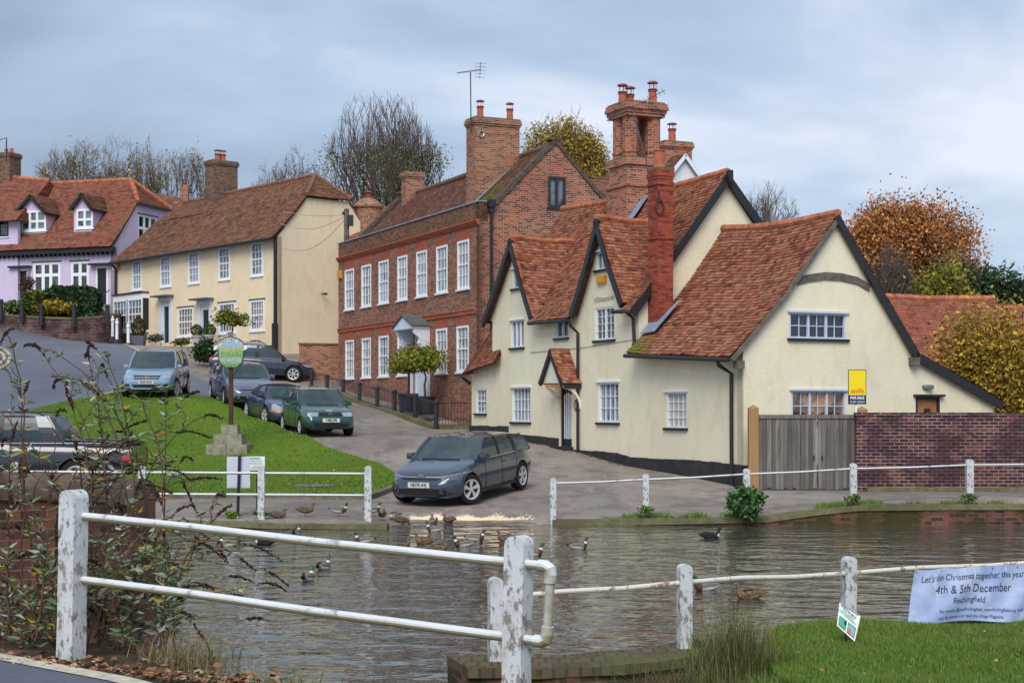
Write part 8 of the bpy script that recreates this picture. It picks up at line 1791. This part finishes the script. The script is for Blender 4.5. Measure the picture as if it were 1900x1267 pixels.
for a in ((550, 992, 1.4, 'male', 'drake swimming close under the left edging wall'), (677, 1006, LFT - .1, 'male', 'drake swimming left in front of the end of the left edging wall'), (808, 985, LFT - .2, 'male', 'drake swimming at the foot of the slipway behind the grain feeders'), (789, 1008, LFT + .1, 'female', 'brown duck swimming left in the middle of the group off the slipway'), (742, 1016, RGT + .2, 'female', 'brown duck leftmost of the group swimming behind the top rail'), (812, 1021, RGT, 'female', 'brown duck low in the water nearest the top rail'),
          (861, 1013, LFT + .1, 'male', 'drake swimming left off the slipway with its grey side showing'), (881, 1002, RGT + .1, 'male', 'drake swimming right with an orange bill toward the near post'), (941, 1003, LFT + .3, 'female', 'brown duck just left of the big near post top'), (1072, 1018, RGT + .4, 'male', 'lone drake swimming away right of the big near post'), (1318, 998, RGT, 'dark', 'black duck swimming alone before the right bank'),
          (600, 1056, 1.2, 'male', 'farther drake of the pair swimming away with a wake'), (571, 1077, 1.35, 'male', 'nearer drake of the pair swimming away with a wake'), (1312, 1094, LFT + .1, 'male', 'pale drake half hidden by the near rail right of the flaking post'), (1392, 1110, LFT, 'female', 'brown duck swimming left between the two near flaking posts'), (988, 1030, RGT + .3, 'male', 'drake partly hidden behind the top of the big near post'), (425, 1013, LFT - .3, 'male', 'drake glimpsed behind the buddleia twigs at the left'), (492, 1010, LFT, 'dark', 'dark duck swimming near the left bank under the top rail')):
    duck(a[0], a[1], a[2], a[3], 'swim', a[4])

# ---------------------------------------------------------------- near side: road, parapet, big fence, buddleia
def nr_h(x, y): return np.where(True, .70 + .0 * x, 0) + .05 * np.clip((-2.0 - x) / 2, 0, 1)
vg = [(-9, 3), (-9, 10.9), (-3.9, 10.6), (-2.75, 10.35), (-2.35, 9.9), (-2.0, 9.3), (-1.65, 8.7), (-.6, 8.35), (.4, 8.0), (.6, 7.0), (.6, 3)]
verge, _ = flat_sheet('verge', vg, nr_h, DIRT, step=.22, skirt=1.6, rough=.02)
rd = [(-9, 3), (-9, 10.0), (-4.6, 10.0), (-3.15, 9.62), (-2.12, 8.85), (-1.3, 7.9), (.2, 6.6), (.5, 3)]
flat_sheet('near_road', rd, lambda x, y: nr_h(x, y) + .035, ASPH, step=.3, skirt=.1)
V = []; pts = [(-9, 9.93), (-4.62, 9.93), (-3.2, 9.52), (-2.2, 8.78), (-1.35, 7.85), (.1, 6.6)]
for i, p in enumerate(pts):
    d = (Vector(pts[min(i + 1, 5)]) - Vector(pts[max(0, i - 1)])).normalized(); s_ = Vector((-d.y, d.x)) * .075
    for e in (1, -1): q = Vector(p) + s_ * e; V.append((q.x, q.y, float(nr_h(q.x, q.y)) + .041))
struct(mesh_obj('road_marking', V, [(2 * i, 2 * i + 1, 2 * i + 3, 2 * i + 2) for i in range(5)], LINEW, uv=False))
rough_wall('bridge_parapet', [(-7.5, 10.6, 1.86), (-5.5, 11.0, 1.86), (-4.3, 11.3, 1.84), (-3.4, 12.0, 1.76), (-3.05, 12.6, 1.70)], .42, -.8, ['bridge_brick', plain('old_coping', (.13, .09, .07), .95, .1, var=.5, scale=4, bump=.8)], 'weathered brick bridge parapet wall behind the buddleia at the far left', cap=.20, dirn=(.2, 1), amp=.014, overh=.04, bull=1)
NB = empty('road_fence', at(955, 1300, 7.9), 'big flaking white posts with two tubular rails closest to the road', 'fence')
YA, YB = 9.6, 7.9; rzf = math.atan2(YB - YA, at(955, 0, YB)[0] - at(130, 0, YA)[0])
t = at(131, 908, YA); post(NB, t[0], YA, .6, t[2], .135, .115, rz=rzf, lean=.018)
t = at(958, 993, YB); post(NB, t[0] - .01, YB, .5, t[2], .115, .10, rz=rzf, lean=.022)
t = at(-330, 880, 10.9)
for ya, yb_, r in ((957, 1044, .025), (1075, 1183, .025)):
    a, c = Vector(at(150, ya, YA)), Vector(at(955, yb_, YB)); dd = (c - a).normalized(); e = c + dd * (.165 if ya < 1000 else .14)
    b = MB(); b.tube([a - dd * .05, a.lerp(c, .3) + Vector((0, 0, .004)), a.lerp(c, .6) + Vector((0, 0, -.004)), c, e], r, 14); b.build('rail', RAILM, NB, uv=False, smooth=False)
    if ya < 1000: eu, dirr = e, dd
    else: el = e
b = MB(); j1, j2 = eu, el
def elbow(p, d1, d2, r): return [p + d1 * -.03, p, p + (d1 + d2) * .012, p + (d1 + d2) * .022 + d2 * .012, p + d1 * .022 + d2 * .05]
dn = ((el + dirr * .0) - eu).normalized(); b.tube([eu - dirr * .02, eu + dirr * .02, eu + dirr * .045 + dn * .012, eu + dirr * .05 + dn * .04, eu + dirr * .05 + dn * .08], .032, 14)
b.tube([el - dirr * .02, el + dirr * .02, el + dirr * .045 - dn * .012, el + dirr * .05 - dn * .04, el + dirr * .05 - dn * .08], .032, 14); b.tube([eu + dirr * .05 + dn * .05, el + dirr * .05 - dn * .05], .024, 12); b.build('end_loop', RAILM, NB, uv=False)
# buddleia
bd_ = empty('buddleia', (-2.75, 11.0, .6), 'straggly buddleia with arching stems and brown seed spikes around the left white post', 'shrub')
r = random.Random(77); SB, LF, SP = MB(), [], []; HB = MB()
def leafq(p, d, L_, w, var):
    d = d.normalized(); s_ = d.cross(Vector((r.gauss(0, 1), r.gauss(0, 1), r.gauss(0, 1)))).normalized(); up_n = s_.cross(d); m = p + d * L_ * .45 + up_n * L_ * .06; e = p + d * L_ + up_n * (-L_ * .12)
    q1 = p + d * L_ * .2; LF.append(([p, q1 + s_ * w * .7, m + s_ * w, e, m - s_ * w, q1 - s_ * w * .7], var))
def stem(p0, p1, sag, rad, nleaf, leafL, spike, fork=0, arch=0.0):
    p0, p1 = Vector(p0), Vector(p1); n = 14; ex = Vector((p1.x - p0.x, p1.y - p0.y, 0)) * arch; cz_ = Vector((0, 0, (p1 - p0).length * arch * .6)); pts = []; wob = Vector((r.gauss(0, .05), r.gauss(0, .05), 0))
    for k in range(n + 1):
        t = k / n; q = p0.lerp(p1, t); q += Vector((0, 0, sag * 4 * t * (1 - t))) + (cz_ - ex) * (t * (1 - t) * 2) + wob * sin(t * 3) + Vector((r.gauss(0, .006), r.gauss(0, .006), r.gauss(0, .006))); pts.append(q)
    SB.tube(pts, [rad * (1 - .75 * k / n) + .0012 for k in range(n + 1)], 5, cap=False)
    for k in range(nleaf):
        t = r.uniform(.12, 1) if nleaf > 6 else r.random(); i = min(n - 1, int(t * n)); p = pts[i].lerp(pts[i + 1], t * n - i); d = (pts[i + 1] - pts[i]).normalized(); a = r.uniform(0, 6.28); o = Vector((cos(a), sin(a), -.25)); L_ = leafL * r.uniform(.45, 1.25)
        leafq(p, (d * .5 + o), L_, L_ * .15, r.random()); leafq(p, (d * .5 - o * Vector((1, 1, -1)).length * .6), L_ * .9, L_ * .14, r.random())
    if spike:
        d = (pts[-1] - pts[-3]).normalized(); L_ = r.uniform(.10, .2); dr_ = r.uniform(.02, .12); q = [pts[-1] + d * L_ * k / 6 + Vector((dr_ * .5 * (k / 6) ** 2, 0, -dr_ * (k / 6) ** 2)) for k in range(7)]; HB.tube(q, [.004, .006, .007, .006, .005, .004, .002], 5)
        for k in range(26): t = r.random(); i = min(5, int(t * 6)); c_ = q[i].lerp(q[i + 1], t * 6 - i); s_ = .008; o = Vector((r.gauss(0, 1), r.gauss(0, 1), r.gauss(0, 1))).normalized() * .009; HB.add([c_ + o + Vector((s_, 0, 0)), c_ + o + Vector((0, 0, s_)), c_ + o - Vector((s_, 0, 0)), c_ + o - Vector((0, 0, s_)), c_ + o + Vector((0, -s_, 0))], [(0, 1, 4), (1, 2, 4), (2, 3, 4), (3, 0, 4)])
    for k in range(fork):
        t = r.uniform(.4, .95); i = min(n - 1, int(t * n)); p = pts[i]; d = (pts[i + 1] - pts[i]).normalized(); o = Vector((r.gauss(0, .7), r.gauss(0, .5), r.uniform(-.1, .6))); L_ = r.uniform(.15, .5) * (1.1 - .5 * t) * 1.3; stem(p, p + (d * .6 + o).normalized() * L_, r.uniform(-.02, .06), rad * .4, 5, leafL * .85, r.random() < .6)
heads = [(5, 595, 10.6), (75, 655, 10.5), (110, 700, 10.8), (165, 672, 10.8), (195, 700, 11), (245, 735, 10.9), (290, 740, 11.2), (370, 770, 11.3), (340, 800, 11.1), (310, 870, 11), (350, 890, 11.2), (40, 730, 10.5), (-10, 760, 10.5), (130, 760, 10.6), (215, 800, 11), (270, 860, 10.9), (20, 820, 10.4), (150, 840, 10.7),
         (400, 960, 10.9), (450, 1010, 10.7), (485, 1060, 10.6), (370, 1010, 11), (420, 1100, 10.5), (350, 1080, 10.6), (320, 950, 10.8), (60, 880, 10.3), (100, 930, 10.2), (10, 900, 10.2), (190, 900, 10.7), (180, 650, 11.0), (20, 980, 10.1), (70, 1030, 10.1), (300, 1040, 10.5), (360, 1160, 10.3), (60, 640, 10.9)]
for i, (px, py, Y) in enumerate(heads):
    bx, by = r.uniform(90, 330), r.uniform(1090, 1200)
    if px < 60: bx = r.uniform(0, 150)
    b0 = at(bx, by, Y + r.uniform(-.25, .2) - .1); b0 = (b0[0], b0[1], min(b0[2], .9)); stem(b0, at(px + r.uniform(-10, 10), py, Y), r.uniform(-.02, .10), r.uniform(.0045, .009), 12, .08, True, fork=2, arch=r.uniform(.1, .75))
for i in range(50):   # low leafy growth round the post feet
    bx, by = r.uniform(-10, 330), r.uniform(1120, 1210); Y = 10.0 + r.uniform(-.25, .6); b0 = at(bx, by, Y); stem((b0[0], b0[1], .70), at(bx + r.gauss(0, 45), by - r.uniform(40, 170), Y + r.uniform(-.1, .2)), .03, .005, 11, .09, False, fork=1)
SB.build('stem', plain('red_stem', (.085, .04, .03), .8, .3, var=.35, scale=10), bd_, uv=False)
V = [v for q, _ in LF for v in q]; Fc = [(6 * i + 0, 6 * i + 1, 6 * i + 2, 6 * i + 3, 6 * i + 4, 6 * i + 5) for i in range(len(LF))]; vr = [v for _, v in LF]
BL = NM('buddleia_leaf', .65, .3); BL.color(BL.ramp(BL.attr(), [(0, (.05, .085, .035)), (.3, (.10, .15, .06)), (.5, (.19, .23, .14)), (.68, (.36, .41, .34)), (.82, (.16, .19, .04)), (.92, (.32, .27, .04)), (1, (.26, .09, .04))])); BL.b.inputs['Transmission Weight'].default_value = 0
o_ = mesh_obj('leaves', V, Fc, BL.m, bd_, var=vr, uv=False); o_['kind'] = 'stuff'
HB.build('seed_head', plain('seed_brown', (.045, .025, .018), .9, .1, var=.4, scale=30), bd_, uv=False)
DB = MB()
for i in range(60):   # dead criss-crossing bramble canes
    p0 = Vector(at(r.uniform(-20, 330), r.uniform(1020, 1190), 10.2 + r.uniform(-.2, .7))); p0.z = max(p0.z, .7); d = Vector((r.gauss(0, .5), r.gauss(0, .15), r.uniform(.1, .7))); L_ = r.uniform(.3, .9); DB.tube([p0 + d * L_ * k / 6 + Vector((0, 0, -.35 * L_ * (k / 6) ** 2)) for k in range(7)], [.0035 - .0004 * k for k in range(7)], 4, cap=False)
DB.build('dead_cane', plain('dead_cane', (.17, .12, .08), .9, .1, var=.4, scale=10), bd_, uv=False)['kind'] = 'stuff'
# fallen leaves along the verge
V = []; Fc = []; vr = []
for i in range(1500):
    t = r.random(); a, c = Vector((-5.2, 10.2)), Vector((-1.3, 8.6)); q = a.lerp(c, t) + Vector((r.gauss(0, .12), abs(r.gauss(0, .20)))); s_ = r.uniform(.008, .032); z = .72 + .05 * max(0, min(1, (-2 - q.x) / 2)) + r.uniform(.0, .02); A_ = r.uniform(0, 6.28); e1 = Vector((cos(A_), sin(A_), r.uniform(-.3, .3))) * s_; e2 = Vector((-sin(A_), cos(A_), r.uniform(-.5, .5))) * s_ * .6; c0 = Vector((q.x, q.y, z)); b0 = len(V)
    V += [c0 - e1, c0 + e2 + Vector((0, 0, s_ * .3)), c0 + e1, c0 - e2]; Fc.append((b0, b0 + 1, b0 + 2, b0 + 3)); vr.append(r.random())
tag(mesh_obj('leaf_litter', V, Fc, LEAFLIT, None, var=vr, uv=False), 'fallen brown leaves along the verge of the near road', 'leaf litter', kind='stuff')
tussock('dry_grass', 'dry straw coloured grass at the water edge below the left fence', -2.05, 9.75, .62, 420, .34, .16, 12, [(0, (.12, .10, .04)), (.5, (.25, .19, .09)), (1, (.38, .30, .17))], .8, .003)
tussock('verge_grass', 'short green weeds on the verge at the bottom edge', -1.6, 8.95, .62, 400, .16, .22, 13, [(0, (.05, .09, .02)), (.6, (.10, .16, .03)), (1, (.2, .2, .06))], .6, .004)
# growth on the far bank
bush('fern_clump', 'dark green fern clump hanging over the far bank edging below a white post', 1384, 962, 30.55, .42, (.04, .10, .03), 2200, .05, sx=1.15, sy=.7, sz=.95, cat='fern', seed=33)
rs_ = np.random.RandomState(21); n = 16000; xx = np.where(rs_.rand(n) < .4, rs_.uniform(2.2, 4.6, n), rs_.uniform(5.6, 15, n)); hz_ = np.interp(xx, [.8, 3, 5, 5.9, 6.8, 15], [.1, .13, .17, .3, .4, .42]); P = np.stack([xx, 30.85 + rs_.rand(n) * .55, hz_ + .0], -1); keep = (np.sin(xx * 3) + np.sin(xx * 7.3) + rs_.normal(size=n) * .6) > -.1; P = P[keep]
blades('bank_grass', P, .09, .007, GB, rs_, 'ragged low grass along the top of the right far bank', lean=.6)
for px, py in ((1199, 953), (1583, 931), (1799, 929), (264, 962), (485, 960), (430, 964)):
    p = at(px, py, 30.8 if px > 900 else 30.2); bush('weed_tuft', 'small green weeds at the foot of a far bank post near x %s' % px if False else {1199: 'grass tuft at the foot of the second right far bank post', 1583: 'grass tuft below the far post before the gate edge', 1799: 'grass tuft below the far post before the brick wall', 264: 'weeds at the foot of the far post behind the buddleia', 485: 'weeds at the foot of the far post beside the black sign post', 430: 'weeds left of the black sign post on the far bank'}[px], px, py, p[1], .16, (.09, .14, .03), 240, .03, sx=1.5, sz=.7, cat='weeds', stems=False, seed=px)
